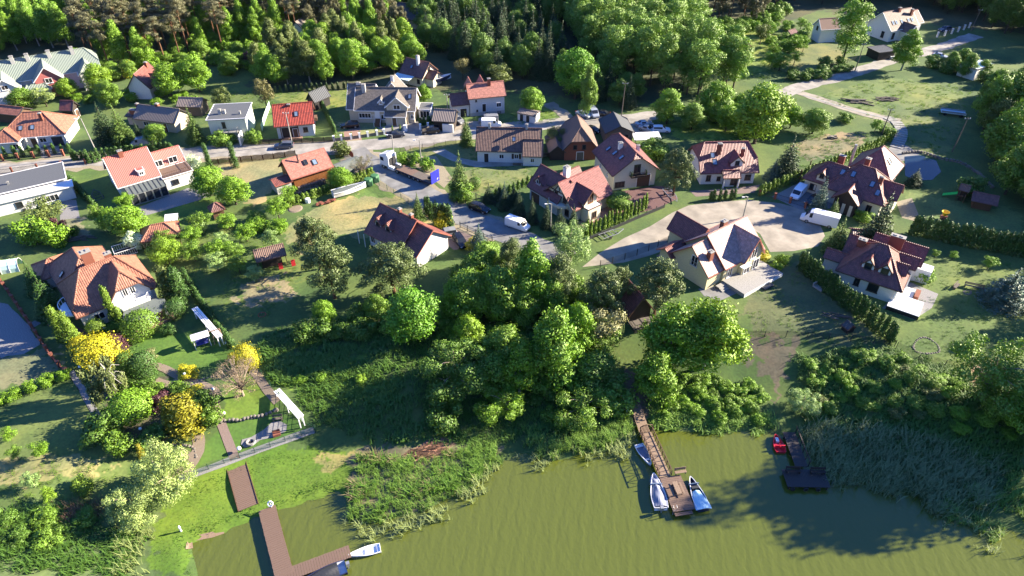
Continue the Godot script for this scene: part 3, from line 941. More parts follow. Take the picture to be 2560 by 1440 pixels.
func make_plant_shapes() -> void:
	# every shape is built for a plant one metre... of its own size: [height, radius] in plant_size
	for i in 3:
		var b := boughs_in("egg", 1.6, 9.6, 4.0, 46, 1.35)
		shape_of("maple", b, 11550, 0.328, 0.15)
		trunks["maple%d" % i] = trunk_mesh(0.24, 7.0, b, 9)
	for i in 3:
		var b := boughs_in("tall", 2.2, 13.6, 3.2, 52, 1.0, 1.25)
		shape_of("birch", b, 12375, 0.234, 0.0, 0.55, 0.25)
		trunks["birch%d" % i] = trunk_mesh(0.17, 12.5, b, 12, 0.25, rng.randf_range(-0.5, 0.5))
	for i in 3:
		var b := boughs_in("round", 3.5, 14.8, 3.0, 36, 1.25, 0.9)
		shape_of("poplar", b, 6930, 0.312, 0.1)
		trunks["poplar%d" % i] = trunk_mesh(0.2, 12.0, b, 6)
	for i in 3:
		var b := []
		for k in 17:
			var a := rng.randf() * TAU
			var t := rng.randf()
			var reach := 2.5 * sqrt(maxf(0.05, 1.0 - t * t)) * rng.randf_range(0.3, 1.0)
			b.append([Vector3(cos(a) * reach, 10.6 + 6.6 * t, sin(a) * reach), Vector3(1.0, 0.62, 1.0) * rng.randf_range(0.7, 1.25)])
		shape_of("tall_pine", b, 4290, 0.234, 0.25, 0.0, 0.2)
		trunks["tall_pine%d" % i] = trunk_mesh(0.2, 16.6, b, 9, 0.55, rng.randf_range(-0.4, 0.4))
	for i in 3:
		var b := boughs_in("dome", 2.2, 10.4, 4.6, 60, 0.95, 0.8, 0.3)
		shape_of("pine", b, 14025, 0.203, 0.0, 0.3, 0.3)
		trunks["pine%d" % i] = trunk_mesh(0.24, 9.4, b, 16, 0.3, rng.randf_range(-0.5, 0.5))
	for i in 3:
		var b := needle_tiers(11.0, 3.0, 17, 11, 0, 0.0)
		shape_of("spruce", b, 11550, 0.187, 0.2, 0.35, 0.15)
		trunks["spruce%d" % i] = trunk_mesh(0.16, 10.6, [], 0)
	for i in 2:
		var b := boughs_in("flame", 0.1, 7.0, 0.95, 60, 0.36, 1.7, 0.35)
		shape_of("thuja", b, 4290, 0.133, 0.0, 0.6, 0.5)
		trunks["thuja%d" % i] = trunk_mesh(0.09, 5.0, [], 0)
	for i in 2:
		var b := boughs_in("flame", 0.05, 3.0, 0.62, 26, 0.3, 1.7, 0.35)
		shape_of("hedge_thuja", b, 910, 0.153, 0.0, 0.6, 0.5)
		trunks["hedge_thuja%d" % i] = trunk_mesh(0.05, 2.0, [], 0)
	for i in 3:
		var b := boughs_in("round", 0.1, 2.4, 1.5, 22, 0.55, 0.8, 0.2)
		shape_of("bush", b, 3135, 0.187, 0.1)
		trunks["bush%d" % i] = trunk_mesh(0.06, 1.4, b, 8, 0.05)
	for i in 2:
		shape_of("clipped", [[Vector3(0, 1.4, 0), Vector3(1.5, 1.5, 1.5)], [Vector3(0.3, 1.9, 0.1), Vector3(1.1, 1.0, 1.1)], [Vector3(-0.4, 0.7, 0.3), Vector3(1.15, 0.9, 1.15)]], 5200, 0.14, 0.0, 0.0, 0.9)
		trunks["clipped%d" % i] = trunk_mesh(0.08, 1.4, [], 0)
	for i in 3:
		var b := boughs_in("round", 1.3, 4.2, 2.0, 24, 0.6, 0.7, 0.3)
		shape_of("fruit", b, 3300, 0.172, 0.1, 0.0, 0.3)
		trunks["fruit%d" % i] = trunk_mesh(0.1, 3.0, b, 10)
	for i in 2:
		var b := boughs_in("round", 0.4, 8.4, 4.2, 44, 1.0, 1.1, 0.3)
		shape_of("willow", b, 12375, 0.187, 0.0, 0.35, 0.3)
		trunks["willow%d" % i] = trunk_mesh(0.2, 7.0, b, 18, 0.1, 0.8)
	# a flowering tree before its leaves: mostly twigs
	var bare := boughs_in("round", 1.6, 5.6, 4.2, 60, 0.55, 0.6, 0.3)
	shape_of("bare", bare, 3135, 0.125, 0.0, 0.0, 0.1)
	var st := tool()
	tube(st, [Vector3(0, -0.2, 0), Vector3(0, 0.8, 0), Vector3(0.1, 1.6, 0)], [0.22, 0.17, 0.13], 7)
	for b in bare:
		var from := Vector3(0.05, rng.randf_range(0.9, 1.6), 0)
		var mid: Vector3 = from.lerp(b[0], 0.5) + Vector3(0, 0.25, 0)
		tube(st, [from, mid, b[0]], [0.06, 0.04, 0.015], 4)
		for k in 5:
			var d := Vector3(rng.randfn(), rng.randfn() * 0.6 + 0.4, rng.randfn()).normalized() * 0.8
			tube(st, [mid.lerp(b[0], rng.randf()), b[0] + d], [0.025, 0.008], 3)
	st.generate_normals()
	trunks["bare0"] = st.commit()
	# a weeping birch: a bowed white stem under a curtain of hanging twigs
	var weep := []
	for k in 40:
		var a := rng.randf() * TAU
		var reach := rng.randf_range(0.9, 2.1)
		weep.append([Vector3(cos(a) * reach, rng.randf_range(1.4, 5.4), sin(a) * reach), Vector3(0.4, 1.3, 0.4)])
	shape_of("weeping", weep, 8580, 0.156, 0.0, 0.9, 0.1)
	st = tool()
	tube(st, [Vector3(0.5, -0.2, 0.3), Vector3(0.3, 1.6, 0.5), Vector3(-0.2, 3.4, 1.1), Vector3(0.1, 5.6, 0.8), Vector3(0.3, 6.3, 0.3)], [0.17, 0.14, 0.12, 0.09, 0.05], 6)
	for k in 9:
		var y := rng.randf_range(2.8, 5.4)
		var a := rng.randf() * TAU
		tube(st, [Vector3(0, y, 0.9), Vector3(cos(a) * 1.0, y + 0.7, 0.7 + sin(a)), Vector3(cos(a) * 1.8, y - 0.1, 0.7 + sin(a) * 1.8)], [0.07, 0.05, 0.02], 4)
	st.generate_normals()
	trunks["weeping0"] = st.commit()


var plant_size := {
	"maple": Vector2(10.4, 4.2), "birch": Vector2(14.2, 3.2), "poplar": Vector2(15.4, 3.2), "tall_pine": Vector2(17.6, 3.0), "pine": Vector2(11.0, 4.6), "spruce": Vector2(11.3, 3.0), "thuja": Vector2(7.1, 0.95),
	"hedge_thuja": Vector2(3.1, 0.62), "bush": Vector2(2.6, 1.55), "clipped": Vector2(3.0, 1.5), "fruit": Vector2(4.5, 2.1), "willow": Vector2(9.2, 4.3), "bare": Vector2(6.0, 4.4), "weeping": Vector2(6.4, 2.4)
}
var bark := {
	"maple": "bark_grey", "birch": "bark_birch", "poplar": "bark_grey", "tall_pine": "bark_pine", "pine": "bark_pine", "spruce": "bark_grey", "thuja": "bark_grey", "hedge_thuja": "bark_grey", "bush": "bark_grey",
	"clipped": "bark_grey", "fruit": "bark_grey", "willow": "bark_pale", "bare": "bark_pale", "weeping": "bark_birch"
}
var plant_name := {
	"maple": "broadleaf_tree", "birch": "birch_tree", "poplar": "poplar_tree", "tall_pine": "tall_pine_tree", "pine": "pine_tree", "spruce": "spruce_tree", "thuja": "thuja", "hedge_thuja": "hedge_thuja", "bush": "bush",
	"clipped": "clipped_bush", "fruit": "fruit_tree", "willow": "willow_tree", "bare": "bare_tree", "weeping": "weeping_birch"
}
var plant_kind := {
	"maple": "tree", "birch": "tree", "poplar": "tree", "tall_pine": "tree", "pine": "tree", "spruce": "tree", "thuja": "thuja", "hedge_thuja": "thuja", "bush": "bush", "clipped": "bush", "fruit": "tree", "willow": "tree",
	"bare": "tree", "weeping": "tree"
}


func plant(kind: String, leaf: String, at: Vector3, high: float, width: float, label: String, group := "") -> Node3D:
	var called: String = "small_broadleaf_tree" if kind == "maple" and high < 9.0 else plant_name[kind]
	var o := thing(called, label, plant_kind[kind], at, rng.randf() * TAU, group)
	var pick := rng.randi() % (crowns[kind] as Array).size()
	var size: Vector2 = plant_size[kind]
	var oval := rng.randf_range(0.88, 1.13) if kind not in ["clipped", "thuja", "hedge_thuja"] else 1.0
	o.scale = Vector3(width * oval / (2.0 * size.y), high / size.x, width / oval / (2.0 * size.y))
	place("trunk", trunks["%s%d" % [kind, pick]], mats[bark[kind]], o)
	place("crown", crowns[kind][pick], mats[leaf], o)
	return o


const ORDINALS := ["first", "second", "third", "fourth", "fifth", "sixth", "seventh", "eighth", "ninth", "tenth", "eleventh", "twelfth", "thirteenth", "fourteenth", "fifteenth", "sixteenth"]


func row_of(kind: String, leaf: String, ends: Array, gap: float, high: float, width: float, label: String, group: String) -> void:
	var line := smooth_line(ends, gap)
	for i in line.size():
		var p: Vector2 = line[i]
		var back := line.size() - 1 - i
		var rank := mini(i, back)
		var which := label
		if rank < ORDINALS.size():
			which = "%s, %s from its %s end" % [label, ORDINALS[rank], "left" if i <= back else "right"]
		plant(kind, leaf, on_ground(p.x + rng.randf_range(-0.1, 0.1), p.y + rng.randf_range(-0.1, 0.1)), high * rng.randf_range(0.9, 1.1), width * rng.randf_range(0.94, 1.08), which, group)


func scatter(kinds: Array, outline: Array, gap: float, label: String, group: String, at_most := 400) -> void:
	# kinds: [kind, leaf, low, high, width, share]; plants keep a ragged distance from one another
	var poly := PackedVector2Array(outline)
	var lo := poly[0]
	var hi := poly[0]
	for p in poly:
		lo = lo.min(p)
		hi = hi.max(p)
	var n := 0
	var z := hi.y
	while z > lo.y:
		var x := lo.x
		while x < hi.x:
			var p := Vector2(x + rng.randf_range(-0.42, 0.42) * gap, z + rng.randf_range(-0.42, 0.42) * gap)
			x += gap
			if not Geometry2D.is_point_in_polygon(p, poly) or n >= at_most:
				continue
			var roll := rng.randf()
			for k in kinds:
				roll -= k[5]
				if roll <= 0.0:
					var h := rng.randf_range(k[2], k[3])
					var row: String = ["rear row", "middle row", "front row"][clampi(int(3.0 * (p.y - lo.y) / (hi.y - lo.y)), 0, 2)]
					var col: String = ["far left", "left", "middle", "right", "far right"][clampi(int(5.0 * (p.x - lo.x) / (hi.x - lo.x)), 0, 4)]
					plant(k[0], k[1], on_ground(p.x, p.y), h, k[4] * rng.randf_range(0.82, 1.18), "%s, %s, %s" % [label, row, col], group)
					n += 1
					break
		z -= gap


# ---------- grass, reeds and weeds that nobody could count ----------

func tuft(blades: int, high: float, spread: float, w: float, bend: float) -> ArrayMesh:
	var v := PackedVector3Array()
	var n := PackedVector3Array()
	var c := PackedColorArray()
	var idx := PackedInt32Array()
	for i in blades:
		var a := rng.randf() * TAU
		var foot := Vector3(rng.randfn() * spread, -0.05, rng.randfn() * spread)
		var out := Vector3(cos(a), 0, sin(a))
		var side := Vector3(-out.z, 0, out.x) * w
		var h := high * rng.randf_range(0.6, 1.15)
		var tip := foot + Vector3(0, h, 0) + out * bend * h
		var mid := foot + Vector3(0, h * 0.6, 0) + out * bend * h * 0.3
		var first := v.size()
		for p in [foot - side, foot + side, mid + side * 0.8, mid - side * 0.8, tip]:
			v.append(p)
			n.append((Vector3.UP - out * 0.3).normalized())
			var t := rng.randf_range(0.75, 1.2)
			c.append(Color(t, t, t))
		idx.append_array([first, first + 2, first + 1, first, first + 3, first + 2, first + 3, first + 4, first + 2])
	var arrays := []
	arrays.resize(Mesh.ARRAY_MAX)
	arrays[Mesh.ARRAY_VERTEX] = v
	arrays[Mesh.ARRAY_NORMAL] = n
	arrays[Mesh.ARRAY_COLOR] = c
	arrays[Mesh.ARRAY_INDEX] = idx
	var m := ArrayMesh.new()
	m.add_surface_from_arrays(Mesh.PRIMITIVE_TRIANGLES, arrays)
	return m


func sward(called: String, m: Mesh, leaf: String, outline: Array, per_metre: float, size: float, label: String, category: String, wobble := 1.0, patchy := -1.0) -> void:
	var poly := PackedVector2Array(outline)
	var lo := poly[0]
	var hi := poly[0]
	for p in poly:
		lo = lo.min(p)
		hi = hi.max(p)
	var where: Array[Transform3D] = []
	var want := int((hi.x - lo.x) * (hi.y - lo.y) * per_metre)
	for i in want:
		var p := Vector2(rng.randf_range(lo.x, hi.x), rng.randf_range(lo.y, hi.y))
		var w := noise_fine.get_noise_2d(p.x * 0.5, p.y * 0.5)
		if w < patchy or not Geometry2D.is_point_in_polygon(p + Vector2(w, -w) * wobble * 2.0, poly):
			continue
		var s := size * rng.randf_range(0.65, 1.3) * (1.0 + 0.4 * w)
		var g := on_ground(p.x, p.y)
		g.y = maxf(g.y, -0.25)
		where.append(Transform3D(Basis(Vector3.UP, rng.randf() * TAU).scaled(Vector3(s, s, s)), g))
	var mm := MultiMesh.new()
	mm.transform_format = MultiMesh.TRANSFORM_3D
	mm.mesh = m
	mm.instance_count = where.size()
	for i in where.size():
		mm.set_instance_transform(i, where[i])
	var o := MultiMeshInstance3D.new()
	o.name = numbered(called)
	o.multimesh = mm
	o.material_override = mats[leaf]
	add_child(o, true)
	tag(o, label, category)
	o.set_meta("kind", "stuff")



# ---------- houses ----------
# A house stands with its front eave line along local x, front at z = 0, the building behind it at negative z.

func face(st: SurfaceTool, pts: Array, along: Vector3, down: Vector3) -> void:
	for i in range(1, pts.size() - 1):
		for p in [pts[0], pts[i], pts[i + 1]]:
			st.set_uv(Vector2((p as Vector3).dot(along), (p as Vector3).dot(down)))
			st.add_vertex(p)


func slab(st: SurfaceTool, pts: Array, along: Vector3, down: Vector3, thick: float) -> void:
	var under := []
	for p in pts:
		under.append(p - Vector3(0, thick, 0))
	face(st, pts, along, down)
	var back := under.duplicate()
	back.reverse()
	face(st, back, along, down)
	for i in pts.size():
		var j := (i + 1) % pts.size()
		face(st, [pts[i], under[i], under[j], pts[j]], along, down)


func wing(o: Node3D, x0: float, x1: float, z0: float, z1: float, eave: float, rise: float, axis: String, wall: String, roof: String, over := 0.5, keep := 1.0, inset := 0.0, foot := 0.0) -> void:
	# keep: how far up the gable reaches (1 = full gable, 0 = hipped); inset: how far the ridge stops short of the ends
	var along := axis == "x"
	var a0 := x0 if along else z0
	var a1 := x1 if along else z1
	var b0 := z0 if along else x0
	var b1 := z1 if along else x1
	var at := func(a: float, b: float, y: float) -> Vector3: return Vector3(a, y, b) if along else Vector3(b, y, a)
	var mid := (b0 + b1) * 0.5
	var half := (b1 - b0) * 0.5
	var thick := 0.16
	var rt := tool()
	var wt := tool()
	var trim := tool()
	if axis == "flat":
		box2(rt, Vector3(x0, eave, z0), Vector3(x1, eave + 0.22, z1))
		box2(wt, Vector3(x0 + over, foot - 0.3, z0 + over), Vector3(x1 - over, eave, z1 - over))
		for e in [[x0, z0, x1, z0], [x0, z1, x1, z1], [x0, z0, x0, z1], [x1, z0, x1, z1]]:
			beam(trim, Vector3(e[0], eave + 0.2, e[1]), Vector3(e[2], eave + 0.2, e[3]), 0.16, 0.16)
	else:
		var ridge := eave + rise
		var clip := eave + rise * keep
		var slope := rise / half
		var s := Vector2(half, rise).normalized()
		for side in [-1.0, 1.0]:
			var be: float = mid + side * half
			var bc: float = mid + side * half * (1.0 - keep)
			var pts := [at.call(a0, be, eave), at.call(a1, be, eave)]
			if keep > 0.0 and keep < 1.0:
				pts.append(at.call(a1, bc, clip))
			pts.append(at.call(a1 - inset, mid, ridge))
			pts.append(at.call(a0 + inset, mid, ridge))
			if keep > 0.0 and keep < 1.0:
				pts.append(at.call(a0, bc, clip))
			if (side > 0.0) == along:
				pts.reverse()
			var run: Vector3 = at.call(1.0, 0.0, 0.0)
			slab(rt, pts, run, at.call(0.0, side * s.x, -s.y), thick)
			beam(trim, at.call(a0, be + side * 0.08, eave - 0.1), at.call(a1, be + side * 0.08, eave - 0.1), 0.13, 0.13)
		if inset > 0.0:
			for e in [[a0, a0 + inset, -1.0], [a1, a1 - inset, 1.0]]:
				var q := Vector2(inset, rise * (1.0 - keep)).normalized()
				var pts := [at.call(e[0], mid - half * (1.0 - keep), clip), at.call(e[0], mid + half * (1.0 - keep), clip), at.call(e[1], mid, ridge)]
				if (e[2] < 0.0) != along:
					pts.reverse()
				slab(rt, pts, at.call(0.0, 1.0, 0.0), at.call(e[2] * q.x, 0.0, -q.y), thick)
				if keep < 0.3:
					beam(trim, at.call(e[0] + e[2] * 0.08, b0, eave - 0.1), at.call(e[0] + e[2] * 0.08, b1, eave - 0.1), 0.13, 0.13)
		# ridge and hip caps
		var cap := [[at.call(a0 + inset, mid, ridge + 0.03), at.call(a1 - inset, mid, ridge + 0.03)]]
		if inset > 0.0:
			for side in [-1.0, 1.0]:
				cap.append([at.call(a0, mid + side * half * (1.0 - keep), clip + 0.03), at.call(a0 + inset, mid, ridge + 0.03)])
				cap.append([at.call(a1, mid + side * half * (1.0 - keep), clip + 0.03), at.call(a1 - inset, mid, ridge + 0.03)])
		for c in cap:
			tube(rt, c, [0.13, 0.13], 6)
		# walls, with gables up to the underside of the roof
		var w0 := a0 + over
		var w1 := a1 - over
		var v0 := b0 + over
		var v1 := b1 - over
		var top := func(b: float) -> float:
			var y: float = ridge - slope * absf(b - mid)
			if inset > 0.0:
				y = minf(y, clip + (ridge - clip) * over / inset)
			return y - thick - 0.03
		var cut := mid
		if inset > 0.0:
			cut = mid - (ridge - (clip + (ridge - clip) * over / inset)) / slope
		var outline := [[v0, foot - 0.3], [v0, top.call(v0)], [cut, top.call(cut)], [2.0 * mid - cut, top.call(cut)], [v1, top.call(v1)], [v1, foot - 0.3]]
		for e in [w0, w1]:
			var pts := []
			for p in outline:
				pts.append(at.call(e, p[0], p[1]))
			if (e == w1) == along:
				pts.reverse()
			face(wt, pts, Vector3.RIGHT, Vector3.UP)
		for i in 5:
			var p: Array = outline[i]
			var q: Array = outline[i + 1]
			quad(wt, at.call(w0, p[0], p[1]), at.call(w1, p[0], p[1]), at.call(w1, q[0], q[1]), at.call(w0, q[0], q[1]))
		if keep > 0.35:
			# barge boards along the gable edges
			for a in [a0, a1]:
				for side in [-1.0, 1.0]:
					beam(trim, at.call(a, mid + side * half, eave - 0.1), at.call(a, mid + side * half * (1.0 - keep), clip - 0.1), 0.09, 0.2)
	part("wall", wt, mats[wall], o)
	var r := part("roof", rt, mats[roof], o)
	part("fascia", trim, mats[fascia], r)


var fascia := "trim_dark"
var window_shapes := {}


func window(o: Node3D, at: Vector3, turn: float, w: float, h: float, frame := "trim_white", panes := 2, called := "window") -> Node3D:
	var key := "%.2f %.2f %d" % [w, h, panes]
	if not window_shapes.has(key):
		var st := tool()
		var t := 0.1
		for e in [[0.0, h * 0.5 - t * 0.5, w, t], [0.0, -h * 0.5 + t * 0.5, w, t], [w * 0.5 - t * 0.5, 0.0, t, h - 2.0 * t], [-w * 0.5 + t * 0.5, 0.0, t, h - 2.0 * t]]:
			box(st, Vector3(e[0], e[1], 0.03), Vector3(e[2], e[3], 0.12))
		for k in range(1, panes):
			box(st, Vector3(-w * 0.5 + w * k / panes, 0, 0.02), Vector3(0.07, h - 2.0 * t, 0.1))
		box(st, Vector3(0, -h * 0.5 - 0.04, 0.08), Vector3(w + 0.16, 0.06, 0.2))
		st.generate_normals()
		var g := tool()
		box(g, Vector3.ZERO, Vector3(w - 2.0 * t, h - 2.0 * t, 0.05))
		g.generate_normals()
		window_shapes[key] = [st.commit(), g.commit()]
	var f := place(called, window_shapes[key][0], mats[frame], o)
	f.position = at
	f.rotation.y = turn
	place("pane", window_shapes[key][1], mats.glass_dark, f)
	return f


func door(o: Node3D, at: Vector3, turn: float, w: float, h: float, leaf := "wood_brown", called := "door") -> void:
	var st := tool()
	box(st, Vector3(0, h * 0.5, 0), Vector3(w, h, 0.08))
	for k in 3:
		box(st, Vector3(0, h * (0.2 + 0.3 * k), 0.03), Vector3(w * 0.78, h * 0.2, 0.06))
	var d := part(called, st, mats[leaf], o)
	d.position = at
	d.rotation.y = turn
	var ft := tool()
	for s in [-1, 1]:
		box(ft, Vector3(s * (w * 0.5 + 0.05), h * 0.5, 0.02), Vector3(0.1, h, 0.12))
	box(ft, Vector3(0, h + 0.05, 0.02), Vector3(w + 0.2, 0.1, 0.12))
	part("frame", ft, mats.trim_white, d)


func skylight(o: Node3D, at: Vector3, turn: float, pitch: float, w := 0.8, h := 1.2, glass := "glass_sky") -> void:
	var st := tool()
	for e in [[0.0, h * 0.5, w, 0.12], [0.0, -h * 0.5, w, 0.12], [w * 0.5, 0.0, 0.12, h], [-w * 0.5, 0.0, 0.12, h]]:
		box(st, Vector3(e[0], 0.05, e[1]), Vector3(e[2], 0.14, e[3]))
	var f := part("skylight", st, mats.metal_dark, o)
	f.position = at
	f.basis = Basis(Vector3.UP, turn) * Basis(Vector3.RIGHT, pitch)
	var g := tool()
	box(g, Vector3(0, 0.05, 0), Vector3(w - 0.1, 0.08, h - 0.1))
	part("pane", g, mats[glass], f)


func chimney(o: Node3D, at: Vector3, w: float, d: float, h: float, mat := "brick_red", cap := "concrete", turn := 0.0) -> void:
	var st := tool()
	box(st, Vector3(0, h * 0.5, 0), Vector3(w, h, d))
	var c := part("chimney", st, mats[mat], o)
	c.position = at
	c.rotation.y = turn
	var t := tool()
	box(t, Vector3(0, h + 0.05, 0), Vector3(w + 0.16, 0.1, d + 0.16))
	for k in [-0.22, 0.22]:
		box(t, Vector3(k * w, h + 0.16, 0), Vector3(w * 0.22, 0.12, d * 0.5))
	part("cap", t, mats[cap], c)


func posts(o: Node3D, at: Array, y0: float, y1: float, w: float, mat: String, called := "column") -> void:
	for p in at:
		var st := tool()
		tube(st, [Vector3(p[0], y0, p[1]), Vector3(p[0], y1, p[1])], [w * 0.5, w * 0.5], 8)
		part(called, st, mats[mat], o)


func railing(o: Node3D, pts: Array, y: float, h: float, mat: String) -> void:
	var st := tool()
	for i in pts.size() - 1:
		var a := Vector3(pts[i][0], y, pts[i][1])
		var b := Vector3(pts[i + 1][0], y, pts[i + 1][1])
		beam(st, a + Vector3(0, h, 0), b + Vector3(0, h, 0), 0.07, 0.07)
		beam(st, a + Vector3(0, 0.12, 0), b + Vector3(0, 0.12, 0), 0.05, 0.05)
		var n := maxi(2, int(a.distance_to(b) / 0.35))
		for k in n + 1:
			var p := a.lerp(b, float(k) / n)
			beam(st, p, p + Vector3(0, h, 0), 0.04, 0.04)
	part("railing", st, mats[mat], o)


func block(o: Node3D, called: String, lo: Vector3, hi: Vector3, mat: String) -> MeshInstance3D:
	var st := tool()
	box2(st, lo, hi)
	return part(called, st, mats[mat], o)


func house(called: String, label: String, at: Vector3, turn: float, category := "house") -> Node3D:
	return thing(called, label, category, at, turn)


func make_houses() -> void:
	var o: Node3D
	var q := PI / 2.0
	# --- far row beyond the main road ---
	fascia = "trim_white"
	o = house("terraced_house", "long terraced house with pale green sheet roofs and grey chimneys at forest edge", Vector3(-133.52, 4, -171.2), 0.547)
	wing(o, -8, 25, -11, 0, 4.6, 4.2, "x", "wall_white", "roof_green", 0.5, 0.35, 2.6)
	wing(o, 8.5, 15.5, -7, 3.0, 4.6, 3.4, "z", "wall_rose", "roof_green", 0.4)
	wing(o, -1, 5.5, -6, 4.6, 4.2, 3.0, "z", "wall_white", "roof_green", 0.4)
	wing(o, 5.5, 12, 0, 4.5, 2.9, 1.3, "x", "wall_cream", "roof_green", 0.3, 0.0, 1.5)
	wing(o, 19, 24, -6, 3, 4.4, 2.6, "z", "wall_white", "roof_green", 0.4, 0.3, 1.2)
	for x in [0.5, 5.5, 9.0, 14.0, 19.5]:
		chimney(o, Vector3(x, 7.6, -4.6), 0.9, 0.7, 2.2, "wall_grey")
	window(o, Vector3(12, 4.4, 2.62), 0, 1.7, 1.3)
	window(o, Vector3(2.2, 5.0, 4.22), 0, 1.5, 1.2)
	window(o, Vector3(2.2, 2.0, 4.22), 0, 1.8, 1.3)
	window(o, Vector3(8.6, 1.7, 4.22), 0, 2.0, 1.3)
	window(o, Vector3(21.5, 3.2, 2.62), 0, 1.5, 1.3)

	o = house("bungalow", "white bungalow under an orange tiled hip roof with two small skylights", Vector3(-117.68, 4, -143.54), 0.186)
	wing(o, 0, 14.6, -10.2, 0, 2.8, 3.9, "x", "wall_white", "roof_terracotta", 0.55, 0.0, 5.3)
	wing(o, -1.0, 5.5, -4, 2.2, 2.8, 2.0, "z", "wall_white", "roof_terracotta", 0.5, 0.0, 2.6)
	chimney(o, Vector3(9.6, 5.0, -3.4), 0.6, 0.6, 1.9)
	for x in [5.1, 7.6]:
		skylight(o, Vector3(x, 4.28, -1.95), 0, 0.65, 0.85, 1.1)
	window(o, Vector3(4.0, 1.5, 1.72), 0, 1.9, 1.3, "trim_white", 3)
	door(o, Vector3(7.3, 0.0, -0.5), 0, 1.2, 2.2, "wood_brown")
	window(o, Vector3(9.3, 1.6, -0.53), 0, 1.5, 1.1)
	door(o, Vector3(12.3, 0.0, -0.5), 0, 2.4, 2.2, "metal_dark", "garage_door")
	posts(o, [[6.2, 0.3], [8.4, 0.3]], 0, 2.7, 0.3, "wall_white")

	fascia = "trim_dark"
	o = house("shed", "open shed with an orange roof at the photo's left edge", Vector3(-124.84, 4, -158.3), -0.232, "shed")
	wing(o, -4, 4.4, -4.4, 0, 2.5, 1.2, "x", "wood_brown", "roof_terracotta", 0.4)
	o = house("shed", "small wooden shed with a maroon gable between two spruces", Vector3(-108.98, 4, -160.44), 1.530, "shed")
	wing(o, 0, 3.4, -3.4, 0, 2.4, 1.9, "z", "wood_dark", "roof_maroon", 0.3)
	door(o, Vector3(1.7, 0, -0.28), 0, 1.2, 1.9, "wood_brown")

	o = house("low_house", "low house with a brown sheet roof behind round bushes and a spruce", Vector3(-91.84, 4, -155.28), -0.251)
	wing(o, 0, 11.7, -6.4, 0, 2.7, 2.3, "x", "wall_beige", "roof_grey_brown", 0.5)
	wing(o, -3.5, 0.5, -6, -1.5, 2.3, 0.6, "x", "wall_beige", "roof_old", 0.3)
	chimney(o, Vector3(-1.4, 2.6, -2.6), 1.6, 0.9, 1.1)
	chimney(o, Vector3(-1.6, 2.8, -4.6), 0.6, 0.6, 1.6)
	chimney(o, Vector3(5.4, 4.6, -3.4), 0.8, 0.7, 1.0)
	door(o, Vector3(8.4, 0.0, -0.48), 0, 1.0, 2.1, "trim_brown")
	window(o, Vector3(3.2, 1.5, -0.48), 0, 1.6, 1.1)
	for k in 10:
		block(o, "valance_board", Vector3(5.0 + k * 0.66, 2.35, -0.42), Vector3(5.4 + k * 0.66, 2.68, -0.36), "trim_white")

	o = house("shed", "brown roofed shed in the shade behind the low brown house", Vector3(-84.22, 4, -162.89), -0.082, "shed")
	wing(o, 0, 6.4, -4.5, 0, 2.5, 1.5, "x", "wood_grey", "roof_grey_brown", 0.3)

	fascia = "trim_white"
	o = house("flat_roofed_house", "two storey mint white house with a grey flat roof", Vector3(-70.75, 4, -148.14), 0.134)
	wing(o, 0, 8.9, -9.2, 0, 5.2, 0, "flat", "wall_mint", "roof_tar", 0.25)
	chimney(o, Vector3(2.6, 5.4, -3.2), 0.7, 0.7, 1.1, "wall_grey")
	chimney(o, Vector3(3.5, 5.4, -3.4), 0.7, 0.7, 0.8, "wall_grey")
	chimney(o, Vector3(7.2, 5.4, -2.6), 0.4, 0.4, 0.6, "wall_grey")
	window(o, Vector3(3.6, 3.9, -0.22), 0, 0.8, 1.5, "trim_dark", 1)
	window(o, Vector3(6.8, 1.6, -0.22), 0, 1.2, 1.2)
	block(o, "balcony", Vector3(2.4, 2.4, -0.24), Vector3(6.6, 2.55, 1.1), "concrete")
	railing(o, [[2.4, -0.2], [2.4, 1.08], [6.6, 1.08], [6.6, -0.2]], 2.55, 0.9, "metal_grey")
	block(o, "stair_wall", Vector3(7.0, 0, -0.24), Vector3(7.3, 2.5, 3.2), "wall_white")

	fascia = "trim_brown"
	o = house("red_roofed_house", "small white house with bright red tiled roof and front porch", Vector3(-55.85, 4, -149.25), 0.212)
	wing(o, 0, 9.4, -8.7, 0, 3.2, 3.65, "x", "wall_white", "roof_red", 0.5)
	skylight(o, Vector3(5.4, 5.05, -2.2), 0, 0.7, 0.8, 1.2)
	chimney(o, Vector3(3.9, 5.2, -4.0), 0.7, 0.6, 1.6)
	block(o, "porch_recess", Vector3(1.6, 0.02, -0.52), Vector3(5.3, 2.6, -0.44), "wood_dark")
	door(o, Vector3(4.6, 0.05, -0.42), 0, 1.0, 2.1, "wood_brown")
	window(o, Vector3(7.0, 1.7, -0.48), 0, 1.1, 1.2, "wood_brown")
	block(o, "porch_floor", Vector3(1.2, -0.2, -0.5), Vector3(6.0, 0.16, 1.4), "paving_terra")
	posts(o, [[1.4, -0.1], [5.4, -0.1]], 0.1, 3.0, 0.2, "wood_brown")
	block(o, "balcony", Vector3(8.9, 2.7, -4.4), Vector3(9.9, 3.5, -2.6), "wood_brown")

	fascia = "trim_dark"
	o = house("shed", "narrow black roofed shed behind the red roofed house", Vector3(-51.91, 4, -166.88), -0.609, "shed")
	wing(o, -1.2, 2.2, -5.5, 0, 2.3, 2.2, "z", "wood_black", "roof_dark", 0.3)

	fascia = "trim_white"
	o = house("large_beige_house", "large beige house with brown grey roof, dormers and outside stair", Vector3(-38.75, 4, -158.37), -0.031)
	wing(o, 0, 15.2, -9.6, 0, 3.4, 4.0, "x", "wall_beige", "roof_slate", 0.5)
	wing(o, -2.0, 5.0, -10.4, -0.6, 3.4, 4.6, "x", "wall_beige", "roof_slate", 0.5)
